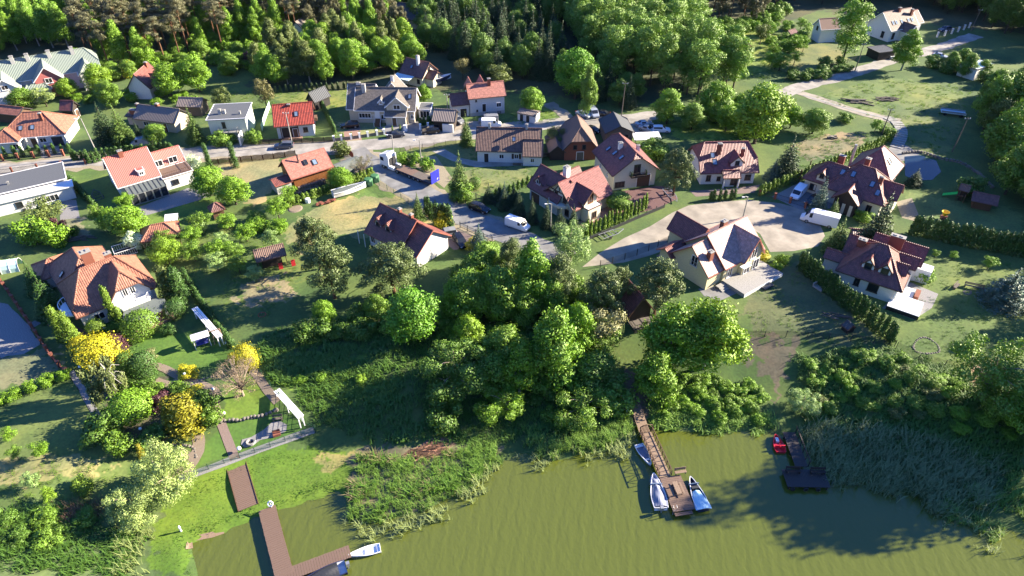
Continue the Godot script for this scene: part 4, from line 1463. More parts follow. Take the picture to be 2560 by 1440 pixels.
	wing(o, 7.8, 13.6, -5, 0.4, 4.4, 2.6, "z", "wall_beige", "roof_slate", 0.35)
	wing(o, 5.9, 7.4, -3.6, -1.0, 5.0, 1.0, "z", "wall_beige", "roof_slate", 0.14)
	wing(o, 7.6, 13.0, -1.0, 1.4, 2.5, 0.9, "x", "wall_beige", "roof_slate", 0.25)
	wing(o, 5.0, 11.5, -14, -8, 3.4, 3.9, "z", "wall_beige", "roof_slate", 0.4)
	chimney(o, Vector3(2.2, 5.8, -4.0), 0.9, 0.8, 2.6, "wall_grey")
	chimney(o, Vector3(0.6, 7.2, -5.6), 1.0, 0.6, 1.0, "wall_white")
	chimney(o, Vector3(8.3, 7.0, -9.6), 0.7, 0.7, 1.4, "wall_white")
	skylight(o, Vector3(13.6, 5.9, -3.0), 0, 0.69, 0.8, 1.2, "glass_sky")
	window(o, Vector3(2.5, 1.9, -0.47), 0, 3.0, 1.3, "trim_white", 4)
	window(o, Vector3(10.7, 4.4, 0.08), 0, 1.7, 1.2)
	window(o, Vector3(6.65, 5.0, -1.12), 0, 0.7, 0.9)
	window(o, Vector3(7.1, 1.6, -0.47), 0, 1.4, 1.3)
	window(o, Vector3(14.2, 1.7, -0.47), 0, 0.8, 1.1)
	door(o, Vector3(10.0, 0.0, 1.18), 0, 1.0, 2.1, "wood_brown")
	door(o, Vector3(5.6, 1.2, -0.46), 0, 1.0, 2.1, "trim_white")
	for k in 7:
		block(o, "stair_step", Vector3(5.1, 0, -0.3 + k * 0.3), Vector3(6.5, 1.2 - k * 0.17, 0.0 + k * 0.3), "wood_brown")
	railing(o, [[4.2, -0.2], [5.0, -0.2]], 1.2, 1.0, "trim_white")
	for x in [5.02, 6.58]:
		var st := tool()
		beam(st, Vector3(x, 2.1, -0.2), Vector3(x, 0.9, 2.0), 0.07, 0.07)
		beam(st, Vector3(x, 0, 2.0), Vector3(x, 1.0, 2.0), 0.1, 0.1)
		part("handrail", st, mats.trim_white, o)
	wing(o, 15.4, 18.6, -6.5, -2.5, 2.6, 0, "flat", "wall_white", "roof_tar", 0.1)
	window(o, Vector3(17, 1.5, -2.56), 0, 2.4, 1.9, "trim_white", 3)

	fascia = "trim_dark"
	o = house("carport", "carport with a worn brown sheet roof beside the paved yard", Vector3(-19.33, 4, -154.13), -0.139, "carport")
	wing(o, 0, 5.6, -6.0, 0, 2.6, 1.8, "x", "wood_dark", "roof_grey_brown", 0.4)
	block(o, "wall", Vector3(2.6, -0.1, -0.2), Vector3(5.2, 2.0, 0.3), "wall_white")

	fascia = "trim_brown"
	o = house("maroon_roofed_house", "cream house with maroon gable roof and pale blue awning", Vector3(-31.2, 4, -184.72), -0.521)
	wing(o, 0, 8.0, -7.6, 0, 2.8, 3.2, "x", "wall_cream", "roof_brown_red", 0.5)
	wing(o, 5.6, 10.4, -6.2, -1.6, 2.4, 1.5, "x", "wall_cream", "roof_brown_red", 0.35)
	chimney(o, Vector3(4.8, 5.0, -2.8), 0.7, 0.7, 2.6, "wall_white")
	window(o, Vector3(7.53, 4.2, -3.8), q, 1.1, 1.2, "trim_dark")
	window(o, Vector3(6.2, 1.5, -0.47), 0, 0.9, 1.2, "trim_dark")
	skylight(o, Vector3(3.2, 4.6, -1.9), 0, 0.7, 0.7, 1.0)
	var aw := tool()
	slab(aw, [Vector3(-0.6, 2.5, 2.6), Vector3(5.2, 2.5, 2.6), Vector3(5.2, 2.85, -0.2), Vector3(-0.6, 2.85, -0.2)], Vector3.RIGHT, Vector3.BACK, 0.07)
	part("awning", aw, mats.roof_pale, o)
	posts(o, [[-0.4, 2.4], [5.0, 2.4]], 0, 2.5, 0.12, "wood_dark", "post")

	o = house("block_house", "unplastered white block house with an orange roof and brick chimney", Vector3(-10.79, 4, -161.89), 0.242)
	wing(o, 0, 9.7, -6.2, 0, 4.8, 2.6, "x", "wall_block", "roof_salmon", 0.45)
	wing(o, -4.2, 0.6, -6.2, -0.6, 3.2, 2.0, "x", "wall_block", "roof_brown_red", 0.3)
	wing(o, 0.6, 3.0, -9.5, -5, 4.8, 2.0, "z", "wall_block", "roof_salmon", 0.3)
	wing(o, 3.6, 6.2, -9.5, -5, 4.8, 2.2, "z", "wall_block", "roof_salmon", 0.3)
	chimney(o, Vector3(5.8, 6.3, -2.6), 0.7, 0.7, 2.2)
	door(o, Vector3(4.0, 1.0, -0.43), 0, 0.9, 2.0, "wood_black")
	window(o, Vector3(7.8, 2.4, -0.43), 0, 1.3, 1.2)
	window(o, Vector3(7.8, 0.45, -0.43), 0, 0.9, 0.5, "trim_dark", 1)
	window(o, Vector3(4.6, 0.4, -0.43), 0, 0.7, 0.5, "trim_dark", 1)
	window(o, Vector3(2.2, 1.4, -0.43), 0, 0.4, 0.5, "trim_dark", 1)
	window(o, Vector3(2.0, 4.0, -0.43), 0, 0.4, 0.5, "trim_dark", 1)
	door(o, Vector3(-1.2, 0, -0.88), 0, 1.6, 2.1, "wood_black", "garage_door")
	block(o, "plinth", Vector3(0.4, -0.3, -0.5), Vector3(9.3, 0.9, -0.4), "wall_grey")

	fascia = "trim_dark"
	o = house("ruined_shed", "roofless old white shed in weeds beside the forest track", Vector3(1.19, 4, -160.4), -0.461, "shed")
	wing(o, 0, 5.0, -3.4, 0, 2.0, 0.4, "x", "wall_white", "roof_grey_brown", 0.15)
	door(o, Vector3(3.0, 0, -0.1), 0, 0.9, 1.7, "wood_black")
	door(o, Vector3(1.3, 0, -0.1), 0, 0.9, 1.7, "wood_black")

	o = house("hidden_house", "maroon roofed house almost hidden by bright trees near the forest", Vector3(-101.01, 4, -173.07), -0.000)
	wing(o, 0, 6.2, -9, 0, 3.0, 3.8, "z", "wall_white", "roof_maroon", 0.4)
	chimney(o, Vector3(3.4, 5.5, -7), 0.7, 0.7, 2.0)
	wing(o, 3.0, 8.0, -7, -3, 3.0, 2.2, "x", "wall_white", "roof_maroon", 0.4)
	o = house("forest_house", "dark roofed house half hidden among spruces at the photo's top", Vector3(-42.2, 4, -236.27), -0.448)
	wing(o, 0, 12, -9, 0, 3.0, 3.6, "x", "wall_grey", "roof_dark", 0.4, 0.3, 2.6)
	o = house("forest_cottage", "pale cottage glimpsed between the pine trunks", Vector3(-69.81, 4, -218.21), -0.327)
	wing(o, 0, 5.6, -6, 0, 4.4, 2.4, "z", "wall_cream", "roof_grey_brown", 0.3)
	window(o, Vector3(2.8, 3.0, -0.28), 0, 1.6, 1.3, "trim_dark")

	# --- behind and around the old farm ---
	o = house("farmhouse", "old long farmhouse with white walls and a worn clay tile roof", Vector3(-8.14, 4, -137.76), -0.053)
	wing(o, 0, 14.6, -8.8, 0, 2.9, 3.6, "x", "wall_white", "roof_old", 0.4)
	wing(o, 10.4, 15.0, -5, 1.2, 2.45, 2.6, "x", "wall_white", "roof_old", 0.25)
	chimney(o, Vector3(2.9, 5.9, -4.4), 0.5, 0.5, 1.5, "wall_grey")
	chimney(o, Vector3(11.2, 5.9, -4.4), 0.5, 0.5, 1.5, "wall_grey")
	skylight(o, Vector3(8.5, 5.0, -1.8), 0, 0.68, 0.7, 1.0)
	door(o, Vector3(2.4, 0, -0.38), 0, 0.95, 2.1, "wood_black")
	window(o, Vector3(5.8, 1.5, -0.37), 0, 1.1, 1.1)
	window(o, Vector3(9.1, 1.6, -0.37), 0, 1.0, 1.2)
	for x in [8.3, 9.9]:
		block(o, "shutter", Vector3(x - 0.24, 1.0, -0.38), Vector3(x + 0.24, 2.2, -0.3), "wood_dark")
	window(o, Vector3(12.7, 1.4, 0.98), 0, 0.9, 1.0)
	block(o, "bench", Vector3(8.4, 0.0, 0.5), Vector3(10.2, 0.5, 0.9), "wood_grey")

	o = house("barn", "old brick barn with sagging brown half hipped roof", Vector3(10.48, 4, -138.16), 0.069, "barn")
	wing(o, 0.8, 9.0, -10.5, 0, 2.7, 4.6, "z", "brick_red", "roof_barn", 0.5, 0.45, 2.2)
	wing(o, -2.2, 1.6, -9, -0.5, 2.0, 1.6, "z", "wood_dark", "roof_barn", 0.3)
	for x in [3.6, 5.6]:
		window(o, Vector3(x, 3.2, -0.48), 0, 0.9, 1.1, "trim_dark", 1)
	door(o, Vector3(4.8, 0, -0.48), 0, 1.5, 2.0, "wood_grey", "barn_door")

	o = house("workshop", "black roofed workshop shed by the parked cars and pole", Vector3(21.59, 4, -146.04), 0.099, "workshop")
	wing(o, 0, 6.8, -8.0, 0, 3.1, 1.7, "z", "wood_grey", "roof_dark", 0.3)
	block(o, "doorway", Vector3(1.4, 0, -0.3), Vector3(5.6, 2.4, -0.2), "wood_black")
	var tin := tool()
	slab(tin, [Vector3(6.6, 1.9, 1.6), Vector3(13.0, 1.9, 1.6), Vector3(13.0, 2.3, -1.6), Vector3(6.6, 2.3, -1.6)], Vector3.RIGHT, Vector3.BACK, 0.08)
	part("lean_to_roof", tin, mats.trim_white, o)
	posts(o, [[6.8, 1.5], [9.8, 1.5], [12.8, 1.5], [6.8, -1.5], [12.8, -1.5]], 0, 1.95, 0.14, "wood_grey", "post")
	for k in 7:
		var st := tool()
		beam(st, Vector3(1.0 + k * 0.8, 0, 0.8 + 0.1 * (k % 3)), Vector3(1.3 + k * 0.8 + 0.2 * (k % 2), 2.5, -0.1), 0.12, 0.05)
		part("leaning_board", st, mats.wood_grey, o)

	# --- the two cream houses in the middle ---
	fascia = "trim_brown"
	o = house("large_cream_house", "tall cream house with wine red roof, dark balcony and garage door", Vector3(20.71, 4, -124.66), 0.268)
	wing(o, 0, 10.6, -12.0, 0, 3.7, 4.0, "z", "wall_cream", "roof_wine", 0.6, 0.8, 1.3)
	for p in [[0, 0], [1, 1.7], [2, 4.2]]:
		skylight(o, Vector3(2.3 + 0.35 * p[0], 5.5 + 0.26 * p[0], -8.6 + 2.7 * p[0]), -q, 0.64, 0.8, 1.15)
	chimney(o, Vector3(3.9, 6.0, -6.2), 0.8, 0.8, 1.8, "wall_white")
	chimney(o, Vector3(7.6, 5.6, -5.4), 0.6, 0.6, 1.5, "wall_white")
	door(o, Vector3(7.3, 0, -0.58), 0, 2.9, 2.7, "wood_brown", "garage_door")
	window(o, Vector3(5.6, 4.3, -0.58), 0, 1.5, 2.1, "trim_dark")
	block(o, "balcony", Vector3(4.0, 2.9, -0.6), Vector3(7.4, 3.05, 0.6), "wood_dark")
	railing(o, [[4.0, -0.5], [4.0, 0.58], [7.4, 0.58], [7.4, -0.5]], 3.05, 0.95, "wood_dark")
	for x in [4.05, 7.3]:
		var st := tool()
		lathe(st, Vector3(x, 3.1, 0.4), [Vector2(0.02, 0), Vector2(0.22, 0.25), Vector2(0.2, 0.7), Vector2(0.02, 1.5)], 8)
		part("potted_conifer", st, mats.leaf_spruce_dark, o)
	window(o, Vector3(2.0, 1.2, -0.58), 0, 2.2, 1.3, "metal_dark", 3)
	window(o, Vector3(0.62, 2.0, -4), -q, 0.9, 1.0, "trim_white")
	window(o, Vector3(0.62, 2.0, -8), -q, 0.9, 1.0, "trim_white")

	o = house("timbered_house", "cream house with rose red tiles, half timbered gable and round balcony", Vector3(11.8, 4, -112.09), 0.683)
	wing(o, 0, 11.0, -9.6, 0, 3.0, 4.1, "x", "wall_cream", "roof_wine_light", 0.6)
	wing(o, -0.6, 6.6, -13.2, -4.0, 3.0, 3.75, "z", "wall_cream", "roof_wine", 0.45)
	wing(o, 2.2, 6.2, -4.6, 0.6, 4.0, 2.2, "z", "wall_cream", "roof_wine", 0.35)
	wing(o, 0.3, 3.4, -12.2, -9.6, 4.4, 1.3, "x", "wall_cream", "roof_wine_light", 0.22)
	wing(o, 5.0, 10.4, -11.6, -7.6, 3.2, 2.2, "x", "wall_cream", "roof_wine", 0.4)
	chimney(o, Vector3(4.4, 5.4, -7.0), 1.1, 1.0, 2.8, "wall_white")
	wing(o, 2.4, 6.0, -1, 1.6, 2.9, 0, "flat", "wall_cream", "terrace_white", 0.1)
	window(o, Vector3(4.2, 1.4, 1.52), 0, 1.1, 1.5, "wood_brown")
	window(o, Vector3(6.0, 1.4, 0.5), q, 0.9, 1.3, "wood_brown")
	window(o, Vector3(4.2, 4.5, 0.28), 0, 1.2, 1.9, "wood_amber")
	posts(o, [[10.4, -0.4], [10.4, -4.0], [7.6, -0.4]], 0, 2.9, 0.5, "wall_cream")
	window(o, Vector3(0.58, 1.4, -2.4), -q, 1.1, 1.4, "wood_brown")
	window(o, Vector3(0.58, 4.2, -3.2), -q, 0.9, 1.9, "wood_brown")
	window(o, Vector3(0.58, 4.2, -5.6), -q, 0.9, 1.3, "wood_brown")
	var rb := tool()
	for k in 10:
		var a0 := -PI / 2 - 1.35 + 2.7 * k / 10.0
		var a1 := -PI / 2 - 1.35 + 2.7 * (k + 1) / 10.0
		slab(rb, [Vector3(0.6, 2.95, -4.4), Vector3(0.6 + 2.0 * sin(a0), 2.95, -4.4 - 2.6 * cos(a0)), Vector3(0.6 + 2.0 * sin(a1), 2.95, -4.4 - 2.6 * cos(a1))], Vector3.RIGHT, Vector3.BACK, 0.3)
		beam(rb, Vector3(0.6 + 2.0 * sin(a0), 3.0, -4.4 - 2.6 * cos(a0)), Vector3(0.6 + 2.0 * sin(a1), 3.0, -4.4 - 2.6 * cos(a1)), 0.08, 0.5)
	part("round_balcony", rb, mats.wall_cream, o)
	var tb := tool()
	for e in [[-1.0, 4.9, -8.6, 4.9], [-2.4, 3.4, -4.8, 6.6], [-7.2, 3.4, -4.8, 6.6], [-4.8, 4.9, -4.8, 6.6]]:
		beam(tb, Vector3(0.56, e[1], e[0]), Vector3(0.56, e[3], e[2]), 0.16, 0.16)
	part("timber_frame", tb, mats.wood_dark, o)
	door(o, Vector3(-0.12, 0, -11.0), -q, 2.6, 2.2, "wood_brown", "garage_door")
	window(o, Vector3(0.5, 4.5, -10.9), -q, 1.2, 1.0, "trim_white")

	# --- right hand houses ---
	o = house("red_hipped_house", "house with wide half hipped wine red roof, two brick chimneys and dormer", Vector3(39.34, 4, -127.33), 0.042)
	wing(o, 0, 12.6, -10.8, 0, 2.9, 4.5, "x", "wall_white", "roof_wine_light", 0.6, 0.45, 1.6)
	wing(o, 6.4, 9.4, -4.8, -0.9, 4.7, 1.5, "z", "wall_white", "roof_wine_light", 0.25)
	wing(o, 4.6, 8.4, -1.4, 1.5, 2.5, 1.1, "x", "wall_white", "roof_wine_light", 0.9)
	chimney(o, Vector3(4.3, 5.6, -3.4), 0.8, 0.7, 2.4)
	chimney(o, Vector3(9.3, 5.0, -3.0), 0.6, 0.6, 2.0)
	skylight(o, Vector3(2.6, 6.1, -1.9), 0, 0.69, 0.8, 1.1)
	skylight(o, Vector3(3.3, 4.6, -1.7), 0, 0.69, 0.9, 1.2)
	window(o, Vector3(7.9, 4.6, -1.13), 0, 0.9, 1.0, "trim_dark")
	window(o, Vector3(2.2, 1.5, -0.57), 0, 1.0, 1.4, "wood_brown")
	window(o, Vector3(4.4, 1.3, -0.57), 0, 0.8, 1.0, "wood_brown")
	door(o, Vector3(5.8, 0, -0.5), 0, 1.0, 2.1, "wood_brown")
	window(o, Vector3(7.6, 1.4, 0.62), 0, 2.0, 1.9, "trim_dark", 3)
	window(o, Vector3(10.6, 1.5, -0.57), 0, 1.3, 1.3, "wood_brown")
	posts(o, [[5.0, 1.2], [8.1, 1.2]], 0, 2.5, 0.35, "wall_white")

	o = house("many_gabled_house", "sprawling house of many wine red hips with skylights beside the pond", Vector3(64.58, 4, -119.82), -0.696)
	wing(o, -2.5, 9.6, -9.8, 0, 3.2, 4.5, "x", "wall_cream", "roof_maroon", 0.6, 0.0, 4.6)
	wing(o, 0.5, 5.6, -5, 2.8, 3.0, 2.4, "z", "wood_dark", "roof_maroon", 0.5)
	wing(o, -7.0, 3.5, -8.6, -1.4, 3.0, 3.4, "x", "wall_cream", "roof_maroon", 0.5, 0.0, 3.3)
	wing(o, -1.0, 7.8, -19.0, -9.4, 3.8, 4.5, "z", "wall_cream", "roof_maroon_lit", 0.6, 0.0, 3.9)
	wing(o, 6.0, 10.9, -7.6, -3.4, 3.3, 2.5, "x", "wall_cream", "roof_maroon", 0.4)
	wing(o, -4.6, -2.4, -5.2, -1.6, 4.4, 1.1, "z", "wall_cream", "roof_maroon", 0.2)
	chimney(o, Vector3(-2.0, 5.2, -7.2), 1.2, 0.8, 2.2)
	chimney(o, Vector3(3.0, 6.8, -6.4), 0.9, 0.8, 1.9)
	chimney(o, Vector3(6.9, 5.0, -3.4), 0.8, 0.6, 2.2)
	var fl := tool()
	tube(fl, [Vector3(-0.6, 4.0, -9.0), Vector3(-0.6, 9.6, -9.0)], [0.28, 0.28], 8)
	part("metal_flue", fl, mats.metal_grey, o)
	for p in [[-0.4, -3.0], [1.6, -3.2], [5.6, -2.6], [7.2, -1.6]]:
		skylight(o, Vector3(p[0] + 0.2, 3.2 + 4.5 / 4.9 * -p[1], p[1]), 0, 0.74, 0.8, 1.2)
	for x in [0.0, 1.2]:
		skylight(o, Vector3(5.7, 6.0, -13.4 - x), q, 0.77, 0.7, 1.2)
	window(o, Vector3(7.0, 1.4, -0.57), 0, 1.0, 1.5, "wood_brown")
	window(o, Vector3(-4.6, 1.5, -1.88), 0, 1.4, 1.4, "wood_brown")
	window(o, Vector3(-3.5, 4.5, -1.78), 0, 0.9, 1.0, "wood_brown")
	window(o, Vector3(7.22, 2.0, -11.4), q, 3.0, 1.8, "wood_dark", 4)
	window(o, Vector3(7.22, 2.0, -15.4), q, 2.4, 1.8, "wood_dark", 3)
	for x in [1.6, 3.0, 4.4]:
		block(o, "porch_panel", Vector3(x - 0.3, 0, 2.28), Vector3(x + 0.3, 2.3, 2.36), "wall_cream")
	posts(o, [[-6.6, -4.9], [-8.4, -4.9], [-8.4, -10]], 0, 3.0, 0.25, "wood_brown", "post")

	o = house("hipped_dormer_house", "house with maroon pyramid roof, twin white dormers and white terrace", Vector3(54.88, 4, -93.01), -0.620)
	wing(o, 0, 10.4, -10.0, 0, 3.2, 4.5, "x", "wall_white", "roof_maroon", 0.7, 0.0, 4.6)
	for x in [4.3, 6.9]:
		wing(o, x - 1.1, x + 1.1, -3.9, -1.3, 5.2, 1.3, "z", "wall_white", "roof_maroon", 0.16)
		window(o, Vector3(x, 5.0, -1.44), 0, 1.2, 1.2, "trim_dark", 1)
	wing(o, 6.0, 10.0, -5.6, -3.2, 4.3, 1.4, "x", "wall_white", "roof_maroon", 0.2)
	wing(o, 6.0, 11.0, -8.4, -5.9, 4.3, 1.6, "x", "wall_white", "roof_maroon", 0.2)
	wing(o, 3.0, 11.6, -13.2, -9.0, 3.4, 2.6, "x", "wall_white", "roof_maroon", 0.4)
	wing(o, -0.6, 5.0, -10.6, -6.2, 3.2, 2.6, "x", "wall_white", "roof_maroon", 0.4)
	wing(o, -3.0, 1.0, -6.5, -3.6, 2.6, 1.2, "x", "wall_white", "roof_maroon", 0.3)
	chimney(o, Vector3(1.8, 5.0, -6.8), 1.3, 0.9, 1.4)
	chimney(o, Vector3(6.6, 5.0, -9.2), 2.2, 0.9, 2.6)
	window(o, Vector3(3.6, 1.9, -0.67), 0, 0.9, 1.5, "trim_dark", 1)
	window(o, Vector3(6.2, 1.8, -0.67), 0, 1.7, 1.6, "trim_dark", 1)
	window(o, Vector3(9.73, 1.5, -1.4), q, 0.9, 1.9, "trim_dark", 1)
	block(o, "terrace", Vector3(9.2, -0.3, -3.0), Vector3(14.0, 0.75, 1.4), "terrace_white")
	block(o, "terrace_wall", Vector3(9.16, -0.3, 1.43), Vector3(14.04, 0.68, 1.5), "wood_black")
	block(o, "terrace", Vector3(9.2, -0.3, -6.4), Vector3(12.2, 0.45, -3.04), "terrace_white")
	block(o, "planter", Vector3(12.3, 0, -6.0), Vector3(13.0, 0.9, -3.6), "brick_red")
	block(o, "bay", Vector3(11.0, -0.2, -11.8), Vector3(13.4, 2.6, -9.6), "terrace_white")
	posts(o, [[9.6, -0.4]], 0.7, 3.2, 0.3, "trim_white")
	fascia = "trim_dark"
	o = house("carport", "open carport with maroon tiles and clutter behind the dormer house", Vector3(62.19, 4, -103.92), -0.209, "carport")
	wing(o, 0, 4.4, -3.6, 0, 2.4, 0.9, "x", "wood_black", "roof_maroon", 0.3)

	fascia = "trim_red"
	o = house("yellow_house", "yellow house with glaring rose tiled roof, two chimneys and grey terrace", Vector3(36, 4, -92.58), 0.628)
	wing(o, 0, 10.4, -10.0, 0, 3.6, 4.3, "x", "wall_yellow", "roof_glare", 0.6)
	wing(o, 4.0, 9.4, -5.2, 0.8, 3.6, 4.0, "z", "wall_yellow", "roof_glare", 0.45)
	wing(o, -3.6, 1.0, -9.4, -0.5, 3.2, 3.9, "x", "wall_yellow", "roof_glare", 0.5)
	wing(o, 1.6, 5.6, -15.0, -7.6, 3.4, 2.9, "z", "wall_yellow", "roof_wine", 0.4)
	wing(o, -4.0, 0.6, -12.0, -8.4, 2.7, 1.2, "x", "wall_yellow", "roof_wine", 0.5)
	chimney(o, Vector3(4.6, 6.4, -5.4), 1.1, 0.8, 2.4)
	chimney(o, Vector3(-1.4, 4.4, -2.6), 0.9, 0.8, 2.0)
	window(o, Vector3(-3.12, 4.3, -4.2), -q, 1.4, 2.0, "trim_white")
	railing(o, [[-3.3, -5.0], [-3.3, -3.4]], 3.3, 0.9, "metal_grey")
	window(o, Vector3(6.7, 4.4, 0.37), 0, 1.4, 2.0, "trim_white")
	window(o, Vector3(2.2, 1.7, -0.57), 0, 1.2, 1.9, "trim_white")
	window(o, Vector3(5.6, 1.7, 0.37), 0, 1.6, 2.1, "trim_white")
	window(o, Vector3(8.0, 1.7, 0.37), 0, 1.6, 2.1, "trim_white")
	block(o, "canopy", Vector3(3.4, 2.9, 0.37), Vector3(5.4, 3.0, 1.3), "trim_white")
	block(o, "terrace", Vector3(0.6, -0.3, -0.5), Vector3(10.8, 0.72, 4.2), "concrete")
	block(o, "terrace_wall", Vector3(0.56, -0.3, 4.23), Vector3(10.84, 0.64, 4.3), "terrace_white")
	for k in 3:
		block(o, "step", Vector3(-1.2, -0.2, -0.4), Vector3(0.55, 0.16 + 0.16 * k, 1.2 - 0.4 * k), "concrete")
	block(o, "terrace_step", Vector3(5.0, -0.2, 4.32), Vector3(7.4, 0.3, 5.2), "metal_dark")
	# --- the long maroon house over the thicket ---
	o = house("maroon_gable_house", "long maroon roofed house with two little dormers and dazzling white gable", Vector3(-27.16, 4, -105.13), -0.682)
	wing(o, 0, 9.6, -9.0, 0, 3.0, 4.0, "x", "wall_white", "roof_maroon", 0.6)
	wing(o, 8.0, 13.2, -9.3, -0.4, 2.9, 3.3, "x", "wall_white", "roof_maroon", 0.5)
	for x in [2.3, 5.0]:
		wing(o, x - 0.95, x + 0.95, -4.2, -1.4, 5.0, 1.1, "z", "wall_white", "roof_maroon", 0.2)
		window(o, Vector3(x, 4.75, -1.58), 0, 0.9, 0.9, "trim_dark", 1)
	chimney(o, Vector3(5.2, 6.3, -4.6), 0.6, 0.6, 1.4)
	chimney(o, Vector3(8.2, 6.3, -4.6), 0.6, 0.6, 1.4)
	window(o, Vector3(9.03, 4.2, -2.6), q, 1.0, 1.4, "wood_brown", 1)
	window(o, Vector3(1.6, 1.6, -0.57), 0, 1.2, 1.4, "trim_white")
	posts(o, [[0.4, 0.5], [-1.4, 0.4]], 0, 2.8, 0.16, "trim_white", "post")

	# --- left hand houses ---
	o = house("log_house", "amber log house with salmon metal roof and stacked firewood", Vector3(-45.62, 4, -124.95), 0.653)
	wing(o, 0, 9.5, -7.0, 0, 2.8, 2.9, "x", "wood_amber", "roof_salmon", 0.55)
	wing(o, -3.4, 0.4, -4.2, -0.4, 2.2, 0.7, "x", "wall_grey", "roof_maroon", 0.25)
	var pipe := tool()
	tube(pipe, [Vector3(3.0, 4.4, -2.4), Vector3(3.0, 6.6, -2.4)], [0.15, 0.15], 8)
	part("flue", pipe, mats.metal_dark, o)
	skylight(o, Vector3(4.4, 4.6, -1.9), 0, 0.69, 0.7, 1.1, "glass_dark")
	skylight(o, Vector3(6.2, 4.2, -1.6), 0, 0.69, 0.9, 1.2)
	window(o, Vector3(2.8, 1.4, -0.52), 0, 1.1, 1.2, "wood_brown")
	window(o, Vector3(5.6, 1.4, -0.52), 0, 1.1, 1.2, "wood_brown")
	for k in 8:
		var lg := tool()
		beam(lg, Vector3(0.6, 0.25 + 0.3 * k, -0.5), Vector3(8.9, 0.25 + 0.3 * k, -0.5), 0.16, 0.2)
		part("log", lg, mats.wood_amber, o)
	for k in 11:
		var sh := tool()
		for j in 5:
			box(sh, Vector3(1.0 + k * 0.55, 0.15 + 0.22 * j, 0.9 + rng.randf_range(-0.05, 0.05)), Vector3(0.42, 0.19, 0.7), rng.randf_range(-0.1, 0.1))
		part("firewood_stack", sh, mats.deck_light, o)

	fascia = "trim_white"
	o = house("rose_roofed_house", "white house with rose ribbed metal roof and glazed veranda", Vector3(-79.68, 4, -120.97), 0.670)
	wing(o, 0, 8.6, -10.6, 0, 3.0, 4.5, "x", "wall_white", "roof_rose", 0.4)
	wing(o, 7.6, 14.8, -8.6, -3.6, 3.0, 2.6, "x", "wall_white", "roof_rose", 0.35)
	wing(o, 4.6, 6.0, -3.4, -0.9, 4.7, 0, "flat", "wall_white", "roof_rose", 0.05)
	window(o, Vector3(5.3, 4.25, -0.92), 0, 0.9, 0.8)
	chimney(o, Vector3(3.4, 6.4, -5.0), 0.9, 0.8, 1.9)
	wing(o, 8.4, 14.6, -3.6, 1.4, 2.6, 0, "flat", "wall_white", "deck_brown", 0.15)
	window(o, Vector3(10.6, 1.4, 1.28), 0, 1.4, 1.1, "trim_dark")
	block(o, "terrace_deck", Vector3(8.6, 2.86, -3.5), Vector3(14.4, 2.9, 1.2), "deck_brown")
	railing(o, [[8.6, 1.2], [14.4, 1.2], [14.4, -3.4]], 2.9, 0.9, "wood_brown")
	window(o, Vector3(9.4, 3.9, -3.92), 0, 1.8, 1.4)
	window(o, Vector3(12.4, 3.9, -3.92), 0, 1.8, 1.4)
	var vr := tool()
	slab(vr, [Vector3(1.2, 2.3, 3.4), Vector3(8.4, 2.3, 3.4), Vector3(8.4, 2.8, -0.1), Vector3(1.2, 2.8, -0.1)], Vector3.RIGHT, Vector3.BACK, 0.05)
	part("veranda_roof", vr, mats.canvas_grey, o)
	for k in 9:
		var bar := tool()
		beam(bar, Vector3(1.2 + k * 0.9, 2.34, 3.4), Vector3(1.2 + k * 0.9, 2.85, -0.1), 0.07, 0.07)
		part("glazing_bar", bar, mats.metal_dark, o)
	for k in 5:
		window(o, Vector3(2.0 + k * 1.42, 1.15, 3.3), 0, 1.36, 2.2, "metal_grey", 1, "glazed_panel")
	for z in [0.6, 1.9]:
		window(o, Vector3(1.3, 1.15, z), -q, 1.2, 2.2, "metal_grey", 1, "glazed_panel")
	window(o, Vector3(0.38, 2.0, -7.5), -q, 1.2, 1.2)
	window(o, Vector3(0.38, 5.0, -5.3), -q, 1.2, 1.3)

	fascia = "trim_white"
	o = house("grey_flat_house", "white modern house under a wide grey low roof", Vector3(-102.95, 4, -117.64), 0.560)
	wing(o, -6, 13.2, -8.6, 0.0, 3.0, 0, "flat", "wall_white", "roof_tar", 0.5)
	wing(o, -6.5, 14.0, 0.2, 3.4, 2.6, 0, "flat", "wall_white", "terrace_white", 0.3)
	window(o, Vector3(4.0, 1.5, 3.12), 0, 1.2, 1.2, "trim_dark", 1)
	window(o, Vector3(9.0, 1.3, 3.12), 0, 3.8, 1.4, "trim_white", 5)
	window(o, Vector3(4.4, 0.3, 3.12), 0, 0.5, 0.4, "trim_dark", 1)
	chimney(o, Vector3(3.0, 3.2, -3.6), 0.35, 0.35, 0.5, "metal_grey")

	fascia = "trim_brown"
	o = house("villa", "big villa with terracotta hip roof, white bay and round balcony", Vector3(-67.41, 4, -80.3), 0.720)
	wing(o, 0, 12.4, -11.0, 0, 3.3, 4.7, "x", "wall_white", "roof_terracotta", 0.6, 0.15, 3.6)
	wing(o, 4.6, 11.6, -6, 0.9, 3.7, 4.3, "z", "wall_white", "roof_terracotta", 0.5, 0.5, 1.6)
	wing(o, 0.0, 9.0, -18.5, -6.0, 3.1, 4.0, "z", "wall_white", "roof_terracotta", 0.5, 0.0, 4.3)
	wing(o, -1.8, 3.4, -21.5, -15.5, 2.6, 1.7, "x", "wall_white", "roof_terracotta", 0.9, 0.0, 2.4)
	chimney(o, Vector3(5.4, 6.2, -7.6), 1.5, 1.2, 3.2)
	chimney(o, Vector3(8.2, 6.4, -7.2), 1.0, 0.9, 1.6)
	skylight(o, Vector3(1.3, 4.4, -12.0), -q, 0.75, 0.7, 1.1)
	window(o, Vector3(3.0, 1.7, -0.57), 0, 1.6, 1.3, "trim_white")
